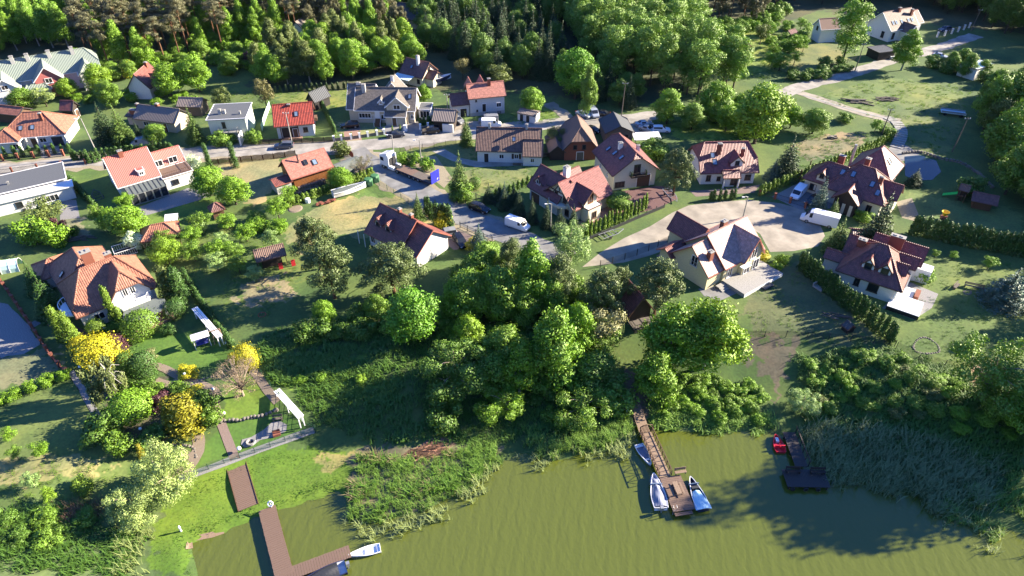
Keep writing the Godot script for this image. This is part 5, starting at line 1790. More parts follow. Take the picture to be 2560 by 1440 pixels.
	window(o, Vector3(7.6, 4.7, 0.42), 0, 0.8, 1.4)
	window(o, Vector3(8.7, 4.7, 0.42), 0, 0.8, 1.4)
	var bay := tool()
	for e in [[-0.3, 2.62, 3.02]]:
		for p in [[[5.3, 0.4], [6.3, 1.9], [9.9, 1.9], [10.9, 0.4]]]:
			for k in 3:
				quad(bay, Vector3(p[k][0], e[0], p[k][1]), Vector3(p[k][0], e[1], p[k][1]), Vector3(p[k + 1][0], e[1], p[k + 1][1]), Vector3(p[k + 1][0], e[0], p[k + 1][1]))
			plate(bay, [Vector3(5.1, 3.0, 0.42), Vector3(6.1, 3.0, 2.1), Vector3(10.1, 3.0, 2.1), Vector3(11.1, 3.0, 0.42)], 0.38)
	part("bay", bay, mats.wall_white, o)
	railing(o, [[5.3, 0.5], [6.2, 1.95], [10.0, 1.95], [10.9, 0.5]], 3.0, 0.8, "trim_white")
	window(o, Vector3(7.2, 1.6, 1.92), 0, 1.3, 1.4)
	window(o, Vector3(9.0, 1.6, 1.92), 0, 1.3, 1.4)
	window(o, Vector3(5.76, 1.6, 1.17), -0.98, 1.0, 1.4)
	window(o, Vector3(10.44, 1.6, 1.17), 0.98, 1.0, 1.4)
	var rbal := tool()
	for k in 8:
		var a0 := PI + 0.3 + 2.5 * k / 8.0
		var a1 := PI + 0.3 + 2.5 * (k + 1) / 8.0
		slab(rbal, [Vector3(0.5, 3.1, -3.6), Vector3(0.5 + 1.9 * sin(a0), 3.1, -3.6 + 2.4 * cos(a0)), Vector3(0.5 + 1.9 * sin(a1), 3.1, -3.6 + 2.4 * cos(a1))], Vector3.RIGHT, Vector3.BACK, 0.25)
		beam(rbal, Vector3(0.5 + 1.9 * sin(a0), 4.0, -3.6 + 2.4 * cos(a0)), Vector3(0.5 + 1.9 * sin(a1), 4.0, -3.6 + 2.4 * cos(a1)), 0.09, 0.09)
		beam(rbal, Vector3(0.5 + 1.9 * sin(a0), 3.1, -3.6 + 2.4 * cos(a0)), Vector3(0.5 + 1.9 * sin(a0), 4.0, -3.6 + 2.4 * cos(a0)), 0.08, 0.08)
	part("round_balcony", rbal, mats.trim_white, o)
	posts(o, [[-1.0, -2.4], [-1.2, -4.8]], 0, 2.9, 0.3, "trim_white")
	posts(o, [[-1.4, -15.9], [-1.4, -21.0], [0.6, -15.9]], 0, 2.6, 0.3, "wall_white")
	block(o, "deck", Vector3(6.0, -0.3, 2.2), Vector3(12.4, 0.35, 5.6), "paving_terra")
	var can := tool()
	slab(can, [Vector3(5.4, 2.35, 3.6), Vector3(6.4, 2.25, 4.9), Vector3(8.4, 2.2, 5.5), Vector3(10.6, 2.2, 5.3), Vector3(12.0, 2.3, 4.2), Vector3(12.2, 2.5, 3.0), Vector3(11.0, 2.7, 2.1), Vector3(6.2, 2.7, 2.1)], Vector3.RIGHT, Vector3.BACK, 0.06)
	part("canvas_canopy", can, mats.canvas_grey, o)
	posts(o, [[11.6, 4.2], [8.6, 5.3], [6.2, 4.6]], 0.3, 2.3, 0.1, "trim_white", "post")
	for p in [[11.5, 4.3], [8.7, 5.2]]:
		var ct := tool()
		lathe(ct, Vector3(p[0], 0.4, p[1]), [Vector2(0.3, 0.0), Vector2(0.18, 0.7), Vector2(0.1, 0.95), Vector2(0.22, 1.4), Vector2(0.38, 1.85)], 8)
		part("curtain", ct, mats.cloth_white, o)

	# --- far right ---
	fascia = "trim_white"
	o = house("white_cottage", "small white cottage with brown tiled gable roof beside a tall tree", Vector3(95.63, 4, -222.88), -1.383)
	wing(o, 0, 5.2, -6.6, 0, 4.2, 2.6, "z", "wall_white", "roof_barn", 0.35)
	window(o, Vector3(2.6, 4.0, -0.32), 0, 0.9, 1.2, "trim_dark")
	o = house("brown_villa", "large white villa with sunlit brown roof and six skylights", Vector3(118.97, 4, -218.41), 0.435)
	wing(o, 0, 12.6, -10, 0, 3.6, 4.4, "x", "wall_white", "roof_old", 0.5)
	wing(o, 9.5, 18.5, -10.5, -3, 3.2, 3.0, "x", "wall_white", "roof_maroon", 0.5)
	wing(o, 4.5, 9.0, -4, 3.0, 3.0, 2.2, "z", "wall_white", "roof_old", 0.4)
	for x in [2.2, 3.6, 6.0, 9.0, 10.6]:
		skylight(o, Vector3(x, 5.3, -1.9), 0, 0.72, 0.8, 1.3)
	chimney(o, Vector3(6.8, 7.2, -4.6), 0.9, 0.7, 1.5)
	chimney(o, Vector3(11.0, 6.2, -3.2), 0.8, 0.7, 1.9)
	window(o, Vector3(0.48, 1.7, -3), -q, 1.1, 1.9, "trim_dark")
	window(o, Vector3(2.2, 1.7, -0.47), 0, 1.1, 1.9, "trim_dark")
	door(o, Vector3(5.6, 0, 2.6), 0, 1.4, 2.2, "wood_dark")
	window(o, Vector3(18.02, 1.8, -6.6), q, 2.2, 2.2, "trim_dark")
	fascia = "trim_dark"
	o = house("gatehouse", "flat black roofed gate shelter between white pillars by the upper road", Vector3(108.6, 4, -201.82), 0.304, "shelter")
	wing(o, 0, 6.4, -5.4, 0, 2.3, 0, "flat", "wood_black", "roof_dark", 0.3)
	o = house("white_shed", "white shed with pale blue flat roof under the trees at the right", Vector3(129.07, 4, -186.3), 0.573, "shed")
	wing(o, 0, 8.4, -5.2, 0, 3.0, 0, "flat", "wall_white", "roof_pale", 0.2)
	block(o, "open_bay", Vector3(3.2, 0, -0.2), Vector3(7.8, 2.3, -0.1), "wood_black")
	o = house("red_shed", "little brown garden shed beyond the white cottage", Vector3(88.62, 4, -220.34), 0.586, "shed")
	wing(o, 0, 3.6, -3, 0, 2.0, 0.8, "x", "wood_brown", "roof_brown_red", 0.25)

	# --- garden buildings ---
	fascia = "trim_brown"
	o = house("garden_gazebo", "tiled garden gazebo with an orange hip roof among fruit trees", Vector3(-67.3, 4, -102.64), 0.414, "gazebo")
	wing(o, 0, 6.6, -4.8, 0, 2.3, 1.7, "x", "wood_brown", "roof_terracotta", 1.2, 0.0, 2.2)
	posts(o, [[0.3, -0.3], [6.3, -0.3], [0.3, -4.5], [6.3, -4.5], [3.3, -0.3]], 0, 2.25, 0.16, "wood_brown", "post")
	o = house("timber_shelter", "dark timber shelter with bench and red panels under the big pine", Vector3(-44.57, 4, -96.51), 0.45, "shelter")
	wing(o, 0, 5.2, -3.6, 0, 2.3, 1.3, "x", "wood_dark", "roof_barn", 0.9)
	posts(o, [[0.2, -0.2], [5.0, -0.2], [0.2, -3.4], [5.0, -3.4]], 0, 2.3, 0.14, "wood_brown", "post")
	for x in [3.4, 5.6]:
		block(o, "red_panel", Vector3(x, 0, 0.5), Vector3(x + 0.7, 1.3, 0.6), "pedal_red")
	o = house("boathouse", "dark A-frame hut among pines above the jetty path", Vector3(18.48, 3.73, -83.48), -1.2, "hut")
	wing(o, -6.5, 0.5, -4.6, 0, 1.6, 3.2, "x", "wood_dark", "roof_wine", 0.4)
	block(o, "veranda_floor", Vector3(0.1, -0.4, -4.4), Vector3(2.4, 0.2, -0.2), "wood_grey")
	railing(o, [[0.2, -4.3], [2.3, -4.3], [2.3, -0.3], [0.2, -0.3]], 0.2, 0.9, "wood_black")
	o = house("garden_shed", "small brown roofed shed half buried in garden shrubs", Vector3(-58.31, 4, -113.27), 0.587, "shed")
	wing(o, 0, 2.6, -2.6, 0, 2.0, 1.2, "x", "wood_brown", "roof_brown_red", 0.25, 0.0, 1.2)
	o = house("play_shelter", "low shelter with salmon tiled roof near the play tower", Vector3(91.62, 4, -118.11), -0.464, "shelter")
	wing(o, 0, 4.6, -3.4, 0, 1.9, 1.2, "x", "wood_brown", "roof_brown_red", 0.7)



# ---------- vehicles: front along local +x, wheels on y = 0 ----------

func car_shell(rings: Array) -> Array:
	# rings: [x, half width, sill, belt, top half width, top]; returns body and glass
	var st := tool()
	var gl := tool()
	for i in rings.size() - 1:
		var a: Array = rings[i]
		var b: Array = rings[i + 1]
		for s in [-1.0, 1.0]:
			var p := []
			for r in [a, b]:
				p.append([Vector3(r[0], r[2], s * r[1] * 0.96), Vector3(r[0], (r[2] + r[3]) * 0.52, s * r[1]), Vector3(r[0], r[3], s * r[1] * 0.97), Vector3(r[0], r[5], s * r[4]), Vector3(r[0], r[5] + (0.03 if r[5] > r[3] + 0.2 else 0.0), 0)])
			for k in 4:
				var f := [p[0][k], p[1][k], p[1][k + 1], p[0][k + 1]]
				if s < 0.0:
					f.reverse()
				quad(st, f[0], f[1], f[2], f[3])
			if a[5] > a[3] + 0.25 and b[5] > b[3] + 0.25 and a.size() > 6:
				var out := Vector3(0, 0, s * 0.012)
				var g := [p[0][2].lerp(p[0][3], 0.12) + out, p[1][2].lerp(p[1][3], 0.12) + out, p[1][2].lerp(p[1][3], 0.88) + out, p[0][2].lerp(p[0][3], 0.88) + out]
				if s < 0.0:
					g.reverse()
				quad(gl, g[0], g[1], g[2], g[3])
			if absf(a[5] - b[5]) > 0.3:
				# windscreen and rear window
				var lift := Vector3(0.012 * signf(a[5] - b[5]), 0.014, 0)
				var lo: Array = p[0] if a[5] < b[5] else p[1]
				var hi: Array = p[1] if a[5] < b[5] else p[0]
				var g := [lo[3].lerp(hi[3], 0.1) * Vector3(1, 1, 0.92) + lift, lo[3].lerp(hi[3], 0.92) * Vector3(1, 1, 0.94) + lift, lo[4].lerp(hi[4], 0.92) + lift, lo[4].lerp(hi[4], 0.1) + lift]
				quad(gl, g[0], g[1], g[2], g[3])
		if i == 0 or i == rings.size() - 2:
			var e: Array = a if i == 0 else b
			quad(st, Vector3(e[0], e[2], -e[1] * 0.96), Vector3(e[0], e[5], -e[4]), Vector3(e[0], e[5], e[4]), Vector3(e[0], e[2], e[1] * 0.96))
	st.generate_normals()
	gl.generate_normals()
	return [st.commit(), gl.commit()]


var car_shapes := {}


func vehicle(kind: String, paint: String, at: Vector3, turn: float, label: String, category := "car", group := "") -> Node3D:
	if car_shapes.is_empty():
		car_shapes["sedan"] = [car_shell([[-2.2, 0.76, 0.32, 0.86, 0.66, 0.88], [-1.95, 0.86, 0.26, 0.96, 0.74, 0.97], [-1.55, 0.87, 0.26, 0.96, 0.72, 1.0], [-0.85, 0.88, 0.26, 0.94, 0.6, 1.4, 1], [0.25, 0.88, 0.26, 0.92, 0.61, 1.42, 1], [1.1, 0.88, 0.26, 0.9, 0.72, 0.93], [1.95, 0.84, 0.28, 0.76, 0.66, 0.78], [2.2, 0.7, 0.34, 0.62, 0.55, 0.64]]), 1.32, 0.32]
		car_shapes["wagon"] = [car_shell([[-2.2, 0.8, 0.34, 0.98, 0.72, 1.0], [-1.95, 0.88, 0.28, 1.02, 0.64, 1.5, 1], [-0.8, 0.9, 0.28, 1.0, 0.66, 1.6, 1], [0.2, 0.9, 0.28, 0.98, 0.66, 1.58, 1], [1.05, 0.9, 0.28, 0.97, 0.76, 1.0], [1.95, 0.86, 0.3, 0.84, 0.7, 0.86], [2.2, 0.74, 0.36, 0.68, 0.6, 0.7]]), 1.34, 0.34]
		car_shapes["van"] = [car_shell([[-2.4, 0.9, 0.36, 1.15, 0.84, 1.92], [-2.3, 0.95, 0.32, 1.15, 0.86, 1.96], [0.5, 0.95, 0.32, 1.12, 0.86, 1.95], [0.52, 0.95, 0.32, 1.12, 0.86, 1.95, 1], [1.05, 0.95, 0.32, 1.1, 0.84, 1.86, 1], [1.8, 0.93, 0.32, 1.04, 0.8, 1.07], [2.3, 0.88, 0.34, 0.85, 0.72, 0.88], [2.45, 0.76, 0.4, 0.7, 0.6, 0.72]]), 1.5, 0.34]
		car_shapes["long_van"] = [car_shell([[-3.4, 0.98, 0.42, 1.3, 0.93, 2.55], [-3.3, 1.02, 0.38, 1.3, 0.96, 2.62], [1.3, 1.02, 0.38, 1.25, 0.96, 2.6], [1.32, 1.02, 0.38, 1.25, 0.95, 2.58, 1], [1.85, 1.01, 0.38, 1.22, 0.9, 2.4, 1], [2.75, 0.98, 0.38, 1.16, 0.84, 1.2], [3.3, 0.92, 0.4, 0.9, 0.74, 0.95], [3.45, 0.78, 0.45, 0.75, 0.6, 0.78]]), 2.1, 0.38]
	var d: Array = car_shapes[kind]
	var o := thing(kind if category != "car" else "parked_car", label, category, at, turn, group)
	place("body", d[0][0], mats[paint], o)
	place("windows", d[0][1], mats.glass_dark, o)
	var w := tool()
	var r: float = d[2]
	lathe(w, Vector3.ZERO, [Vector2(0.05, -0.1), Vector2(r * 0.94, -0.11), Vector2(r, -0.07), Vector2(r, 0.07), Vector2(r * 0.94, 0.11), Vector2(0.05, 0.1)], 14)
	w.generate_normals()
	var wheel_mesh := w.commit()
	var h := tool()
	lathe(h, Vector3.ZERO, [Vector2(0.01, -0.125), Vector2(r * 0.62, -0.115), Vector2(r * 0.62, 0.115), Vector2(0.01, 0.125)], 8)
	h.generate_normals()
	var rim := h.commit()
	var half := 0.78 if kind != "long_van" else 0.9
	for x in [-d[1], d[1]]:
		for z in [-half, half]:
			var k := place("wheel", wheel_mesh, mats.rubber, o)
			k.position = Vector3(x, r, z)
			k.rotation.x = PI / 2
			place("rim", rim, mats.metal_grey, k)
	var front: float = 2.12 if kind != "long_van" else 3.28
	for z in [-0.58, 0.58]:
		block(o, "headlight", Vector3(front - 0.12, 0.62, z - 0.16), Vector3(front + 0.08, 0.76, z + 0.16), "lamp_lens")
		block(o, "tail_light", Vector3(-front - 0.12, 0.78, z - 0.1), Vector3(-front, 1.0, z + 0.1), "lamp_red")
	return o


func make_vehicles() -> void:
	vehicle("wagon", "paint_black", Vector3(-6.46, 4, -117.27), -0.566, "black car parked on the verge beside the thuja lined fence")
	vehicle("van", "paint_white", Vector3(1.07, 4, -111.11), -0.569, "white delivery van parked under the dark conifers by the side road", "van")
	vehicle("wagon", "paint_slate", Vector3(-52.85, 4, -144.96), -3.034, "slate blue estate car on the road in front of the red roofed house")
	vehicle("sedan", "paint_navy", Vector3(-27.77, 4, -150.86), 0.262, "dark saloon parked outside the white fence pillars")
	vehicle("wagon", "paint_black", Vector3(-19.65, 4, -152.94), -2.919, "dark off road car parked by the hedge of the carport")
	vehicle("wagon", "paint_black", Vector3(-39.68, 4, -155.97), -2.959, "dark estate car on the lawn of the beige house")
	vehicle("van", "paint_white", Vector3(-5.11, 4, -156.65), -0.000, "white van behind the old farmhouse roof", "van")
	vehicle("van", "cover_grey", Vector3(-5.86, 4, -158.96), -3.003, "covered van standing on the grass below the block house", "van")
	vehicle("wagon", "cover_grey", Vector3(-13.52, 4, -158.97), -0.831, "grey covered car squeezed between carport and spruce")
	vehicle("sedan", "paint_silver", Vector3(18.07, 4, -162.54), -0.784, "silver car leftmost of three by the forest track")
	vehicle("van", "paint_silver", Vector3(20.42, 4, -163.27), -1.290, "pale van parked between two cars by the forest track", "van")
	vehicle("sedan", "paint_black", Vector3(22.57, 4, -163.02), 2.874, "dark car rightmost of three by the forest track")
	vehicle("sedan", "paint_silver", Vector3(32.39, 4, -156.99), 0.197, "silver saloon behind the black roofed workshop")
	vehicle("sedan", "paint_silver", Vector3(32.71, 4, -154.05), -0.658, "dusty pale coupe by the white lean-to roof")
	vehicle("wagon", "paint_white", Vector3(36.04, 4, -153.6), -0.064, "white off road car at the edge of the bright meadow")
	vehicle("sedan", "paint_black", Vector3(19.38, 4, -153.72), -0.635, "dark car in the gap between barn and workshop")
	vehicle("long_van", "paint_white", Vector3(59.65, 4, -112.61), 2.630, "long white delivery van at the edge of the sandy turning area", "van")
	vehicle("van", "paint_white", Vector3(59.08, 4, -123.1), -2.254, "small white van on the drive of the many gabled house", "van")
	vehicle("sedan", "paint_black", Vector3(61.21, 4, -120.53), -2.374, "black car hidden beside the blue spruce on the drive")
	vehicle("sedan", "paint_white", Vector3(112.87, 4, -204.99), -0.745, "white saloon at the gate shelter of the upper road")
	vehicle("sedan", "paint_silver", Vector3(128.77, 4, -204.81), -0.672, "pale silver saloon right of the birch on the upper road")
	vehicle("wagon", "paint_slate", Vector3(142.68, 4, -229.91), -2.791, "blue grey off road car behind the pillar fence at the top right")
	vehicle("van", "paint_silver", Vector3(-86.44, 4, -146.4), -2.901, "pale van behind the rose roofed house", "van")
	vehicle("wagon", "paint_silver", Vector3(-107.82, 4, -147.56), -1.639, "silver car under the garage of the orange bungalow")
	vehicle("wagon", "cover_grey", Vector3(-12.59, 4, -108.05), -2.808, "car under a dark cover on the maroon house's drive")
	vehicle("wagon", "paint_black", Vector3(-9.63, 4, -105.5), -1.137, "black car between the white gable and the yellow bush")
	vehicle("sedan", "paint_silver", Vector3(61.3, 4, -103.54), -0.445, "silver car tucked behind the dormer house")
	make_truck()
	# boats and frames on trailers on land
	boat("sailing_boat", "white and navy boat on a trailer beside the cream maroon roofed house", Vector3(-19.74, 4, -184.05), 0.503, 6.4, 2.1, 1.3, "white", "boat_navy", 0.7)
	for a in [[Vector3(18.78, 4, -108.33), 0.543, "pale empty boat trailer on the grass below the thuja row"], [Vector3(32.75, 4, -122.93), -1.307, "empty boat trailer on the wine red paving"], [Vector3(-85.43, 4, -122.54), 2.239, "dark empty boat trailer on the lawn left of the glazed veranda"]]:
		var o := thing("boat_trailer", a[2], "trailer", a[0], a[1])
		var fr := tool()
		for z in [-0.8, 0.8]:
			beam(fr, Vector3(-2.4, 0.55, z), Vector3(1.0, 0.55, z), 0.1, 0.1)
			beam(fr, Vector3(1.0, 0.55, z), Vector3(3.0, 0.5, 0), 0.1, 0.1)
		for x in [-2.3, -1.2, 0.0, 0.9]:
			beam(fr, Vector3(x, 0.55, -0.8), Vector3(x, 0.55, 0.8), 0.09, 0.09)
			beam(fr, Vector3(x, 0.55, 0.3), Vector3(x, 0.8, 0.4), 0.07, 0.07)
		part("frame", fr, mats.metal_grey if a[2].begins_with("dark") == false else mats.metal_dark, o)
		for z in [-0.95, 0.95]:
			var w := tool()
			lathe(w, Vector3.ZERO, [Vector2(0.02, -0.08), Vector2(0.3, -0.08), Vector2(0.3, 0.08), Vector2(0.02, 0.08)], 12)
			var k := part("wheel", w, mats.rubber, o)
			k.position = Vector3(-0.8, 0.3, z)
			k.rotation.x = PI / 2


func make_truck() -> void:
	var o := thing("lorry", "white lorry cab with flatbed trailer and blue tail panel on the side road", "lorry", Vector3(-22.4, 4, -131.99), 2.493)
	var st := tool()
	box2(st, Vector3(5.2, 0.9, -1.2), Vector3(7.4, 3.2, 1.2))
	# sloping wind deflector over the roof
	slab(st, [Vector3(5.25, 3.95, 1.15), Vector3(5.25, 3.95, -1.15), Vector3(7.2, 3.25, -1.15), Vector3(7.2, 3.25, 1.15)], Vector3.BACK, Vector3.RIGHT, 0.75)
	box2(st, Vector3(7.4, 0.5, -1.2), Vector3(7.6, 1.1, 1.2))
	for z in [-1.2, 1.08]:
		box2(st, Vector3(4.7, 1.0, z), Vector3(5.2, 3.5, z + 0.12))
	part("cab", st, mats.paint_white, o)
	var gl := tool()
	box2(gl, Vector3(7.4, 2.0, -1.1), Vector3(7.43, 3.0, 1.1))
	for z in [-1.215, 1.19]:
		box2(gl, Vector3(6.2, 1.95, z), Vector3(7.2, 2.8, z + 0.025))
	part("windows", gl, mats.glass_dark, o)
	for z in [-0.95, 0.95]:
		block(o, "headlight", Vector3(7.6, 0.65, z - 0.2), Vector3(7.66, 0.85, z + 0.2), "lamp_lens")
	block(o, "chassis", Vector3(1.2, 0.7, -0.5), Vector3(5.2, 1.0, 0.5), "metal_dark")
	for z in [-1.2, 0.6]:
		block(o, "side_skirt", Vector3(3.4, 0.45, z), Vector3(5.2, 1.15, z + 0.6), "paint_white")
	block(o, "back_plate", Vector3(4.6, 1.0, -0.9), Vector3(4.7, 2.9, 0.9), "metal_dark")
	block(o, "coupling", Vector3(2.0, 1.0, -0.6), Vector3(3.4, 1.16, 0.6), "metal_dark")
	block(o, "trailer_frame", Vector3(-7.6, 0.75, -1.2), Vector3(2.6, 1.05, 1.2), "boat_navy")
	var n := 22
	for k in n:
		var x := lerpf(-7.5, 2.6, float(k) / n)
		block(o, "plank", Vector3(x, 1.053, -1.22), Vector3(x + 10.1 / n - 0.03, 1.13 + 0.006 * (k % 3), 1.22), "deck_brown" if k > 11 else "wood_grey")
	block(o, "reflector_strip", Vector3(-6.2, 0.78, 1.205), Vector3(-3.0, 1.0, 1.23), "trim_white")
	for x in [6.5, 2.4, -1.2, -2.5, -3.8]:
		for z in [-1.0, 1.0]:
			var w := tool()
			lathe(w, Vector3.ZERO, [Vector2(0.02, -0.16), Vector2(0.5, -0.16), Vector2(0.5, 0.16), Vector2(0.02, 0.16)], 14)
			var k := part("wheel", w, mats.rubber, o)
			k.position = Vector3(x, 0.5, z)
			k.rotation.x = PI / 2
			var hb := tool()
			lathe(hb, Vector3.ZERO, [Vector2(0.01, -0.18), Vector2(0.25, -0.17), Vector2(0.25, 0.17), Vector2(0.01, 0.18)], 8)
			part("rim", hb, mats.metal_grey, k)
	var sp := tool()
	tube(sp, [Vector3(-6.6, 1.5, -0.3), Vector3(-6.6, 1.9, -0.3)], [0.5, 0.5], 12)
	part("spare_wheel", sp, mats.rubber, o)
	var pl := block(o, "tail_panel", Vector3(-7.9, 0.9, -1.25), Vector3(-7.7, 3.5, 1.25), "blue_panel")
	var mark := tool()
	for f in [[0.5, 0.62, 1.3, 1.36], [0.5, 0.86, 1.62, 1.68], [0.5, 0.8, 1.44, 1.5], [0.5, 0.56, 1.3, 1.68]]:
		box2(mark, Vector3(-7.93, f[2], f[0]), Vector3(-7.9, f[3], f[1]))
	part("lettering", mark, mats.trim_white, pl)


# ---------- boats: bow along local +x ----------

func boat(called: String, label: String, at: Vector3, turn: float, l: float, w: float, d: float, outside: String, keel_mat: String, lift := -0.12, seats := 0, inside := "boat_inside", category := "boat") -> Node3D:
	var o := thing(called, label, category, at, turn)
	var n := 14
	var outer := tool()
	var inner := tool()
	var rim := []
	var rows := []
	for i in n + 1:
		var t := float(i) / n
		var half := w * 0.5 * pow(maxf(0.0, 1.0 - pow(t, 2.6)), 0.75) * (0.86 + 0.14 * sin(PI * minf(1.0, t * 1.4)))
		half = maxf(half, 0.03)
		var x := -l * 0.5 + l * t
		var sheer := d + d * 0.28 * t * t
		var keel := d * 0.3 * pow(t, 5.0)
		rows.append([x, half, keel, sheer])
	for i in n:
		var a: Array = rows[i]
		var b: Array = rows[i + 1]
		for s in [-1.0, 1.0]:
			var pa := [Vector3(a[0], a[2], 0), Vector3(a[0], a[2] + d * 0.2, s * a[1] * 0.7), Vector3(a[0], a[3], s * a[1])]
			var pb := [Vector3(b[0], b[2], 0), Vector3(b[0], b[2] + d * 0.2, s * b[1] * 0.7), Vector3(b[0], b[3], s * b[1])]
			for k in 2:
				quad(outer, pa[k], pb[k], pb[k + 1], pa[k + 1])
			var qa := [Vector3(a[0], d * 0.32, 0), Vector3(a[0], d * 0.34, s * a[1] * 0.72), Vector3(a[0], a[3] - 0.01, s * a[1] * 0.9)]
			var qb := [Vector3(b[0], d * 0.32, 0), Vector3(b[0], d * 0.34, s * b[1] * 0.72), Vector3(b[0], b[3] - 0.01, s * b[1] * 0.9)]
			for k in 2:
				quad(inner, qa[k], qa[k + 1], qb[k + 1], qb[k])
	var e: Array = rows[0]
	quad(outer, Vector3(e[0], e[2], 0), Vector3(e[0], e[3], -e[1]), Vector3(e[0], e[3], e[1]), Vector3(e[0], e[2], 0))
	box2(outer, Vector3(e[0], d * 0.2, -e[1] * 0.9), Vector3(e[0] + 0.06, e[3] - 0.005, e[1] * 0.9))
	part("hull", outer, mats[keel_mat], o).position.y = lift
	part("inside", inner, mats[inside], o).position.y = lift
	var gt := tool()
	for s in [-1.0, 1.0]:
		var pts := []
		for r in rows:
			pts.append(Vector3(r[0], r[3], s * r[1] * 0.96))
		tube(gt, pts, pts.map(func(_p): return 0.055), 5)
	part("gunwale", gt, mats[outside], o).position.y = lift
	for k in seats:
		var t := 0.14 + 0.62 * k / maxf(1.0, seats - 1)
		var r: Array = rows[int(t * n)]
		var b := block(o, "thwart", Vector3(r[0] - 0.16, d * 0.62, -r[1] * 0.9), Vector3(r[0] + 0.16, d * 0.7, r[1] * 0.9), outside)
		b.position.y = lift
	return o


func cover(o: Node3D, l0: float, l1: float, w: float, y: float, rise: float, mat: String, called := "cover") -> void:
	var st := tool()
	var n := 10
	for i in n:
		for k in 8:
			var q := []
			for c in [[i, k], [i + 1, k], [i + 1, k + 1], [i, k + 1]]:
				var t: float = c[0] / float(n)
				var a: float = c[1] / 8.0 * 2.0 - 1.0
				var x := lerpf(l0, l1, t)
				var half: float = w * (1.0 - 0.55 * t * t)
				q.append(Vector3(x, y + rise * (1.0 - a * a) * (0.55 + 0.45 * sin(PI * t)) + 0.03 * sin(9.0 * t + 5.0 * a) - 0.06 * absf(a), a * half))
			quad(st, q[0], q[1], q[2], q[3])
	part(called, st, mats[mat], o)


func deck(o: Node3D, x0: float, x1: float, z0: float, z1: float, y: float, step: float, mat: String, across := true) -> void:
	# separate planks on two joists
	for z in [z0 + 0.2, z1 - 0.2]:
		block(o, "joist", Vector3(x0, y - 0.22, z - 0.06), Vector3(x1, y - 0.053, z + 0.06), "wood_dark")
	if across:
		var n := maxi(1, int((x1 - x0) / step))
		for k in n:
			var a := lerpf(x0, x1, float(k) / n)
			block(o, "plank", Vector3(a + 0.012, y - 0.05, z0 + rng.randf_range(-0.02, 0.02)), Vector3(a + (x1 - x0) / n - 0.012, y + rng.randf_range(-0.004, 0.006), z1 + rng.randf_range(-0.02, 0.02)), mat)
	else:
		var n := maxi(1, int((z1 - z0) / step))
		for k in n:
			var a := lerpf(z0, z1, float(k) / n)
			block(o, "plank", Vector3(x0 + rng.randf_range(-0.02, 0.02), y - 0.05, a + 0.012), Vector3(x1 + rng.randf_range(-0.02, 0.02), y + rng.randf_range(-0.004, 0.006), a + (z1 - z0) / n - 0.012), mat)


func piles(o: Node3D, at: Array, top: float) -> void:
	for p in at:
		var st := tool()
		tube(st, [Vector3(p[0], -2.2, p[1]), Vector3(p[0], top, p[1])], [0.1, 0.1], 7)
		part("pile", st, mats.wood_dark, o)


func make_pier(called: String, label: String, at: Vector3, turn: float, _length := 0.0) -> Node3D:
	# the origin lies on the deck; the water is that much lower
	return thing(called, label, "jetty", at, turn)


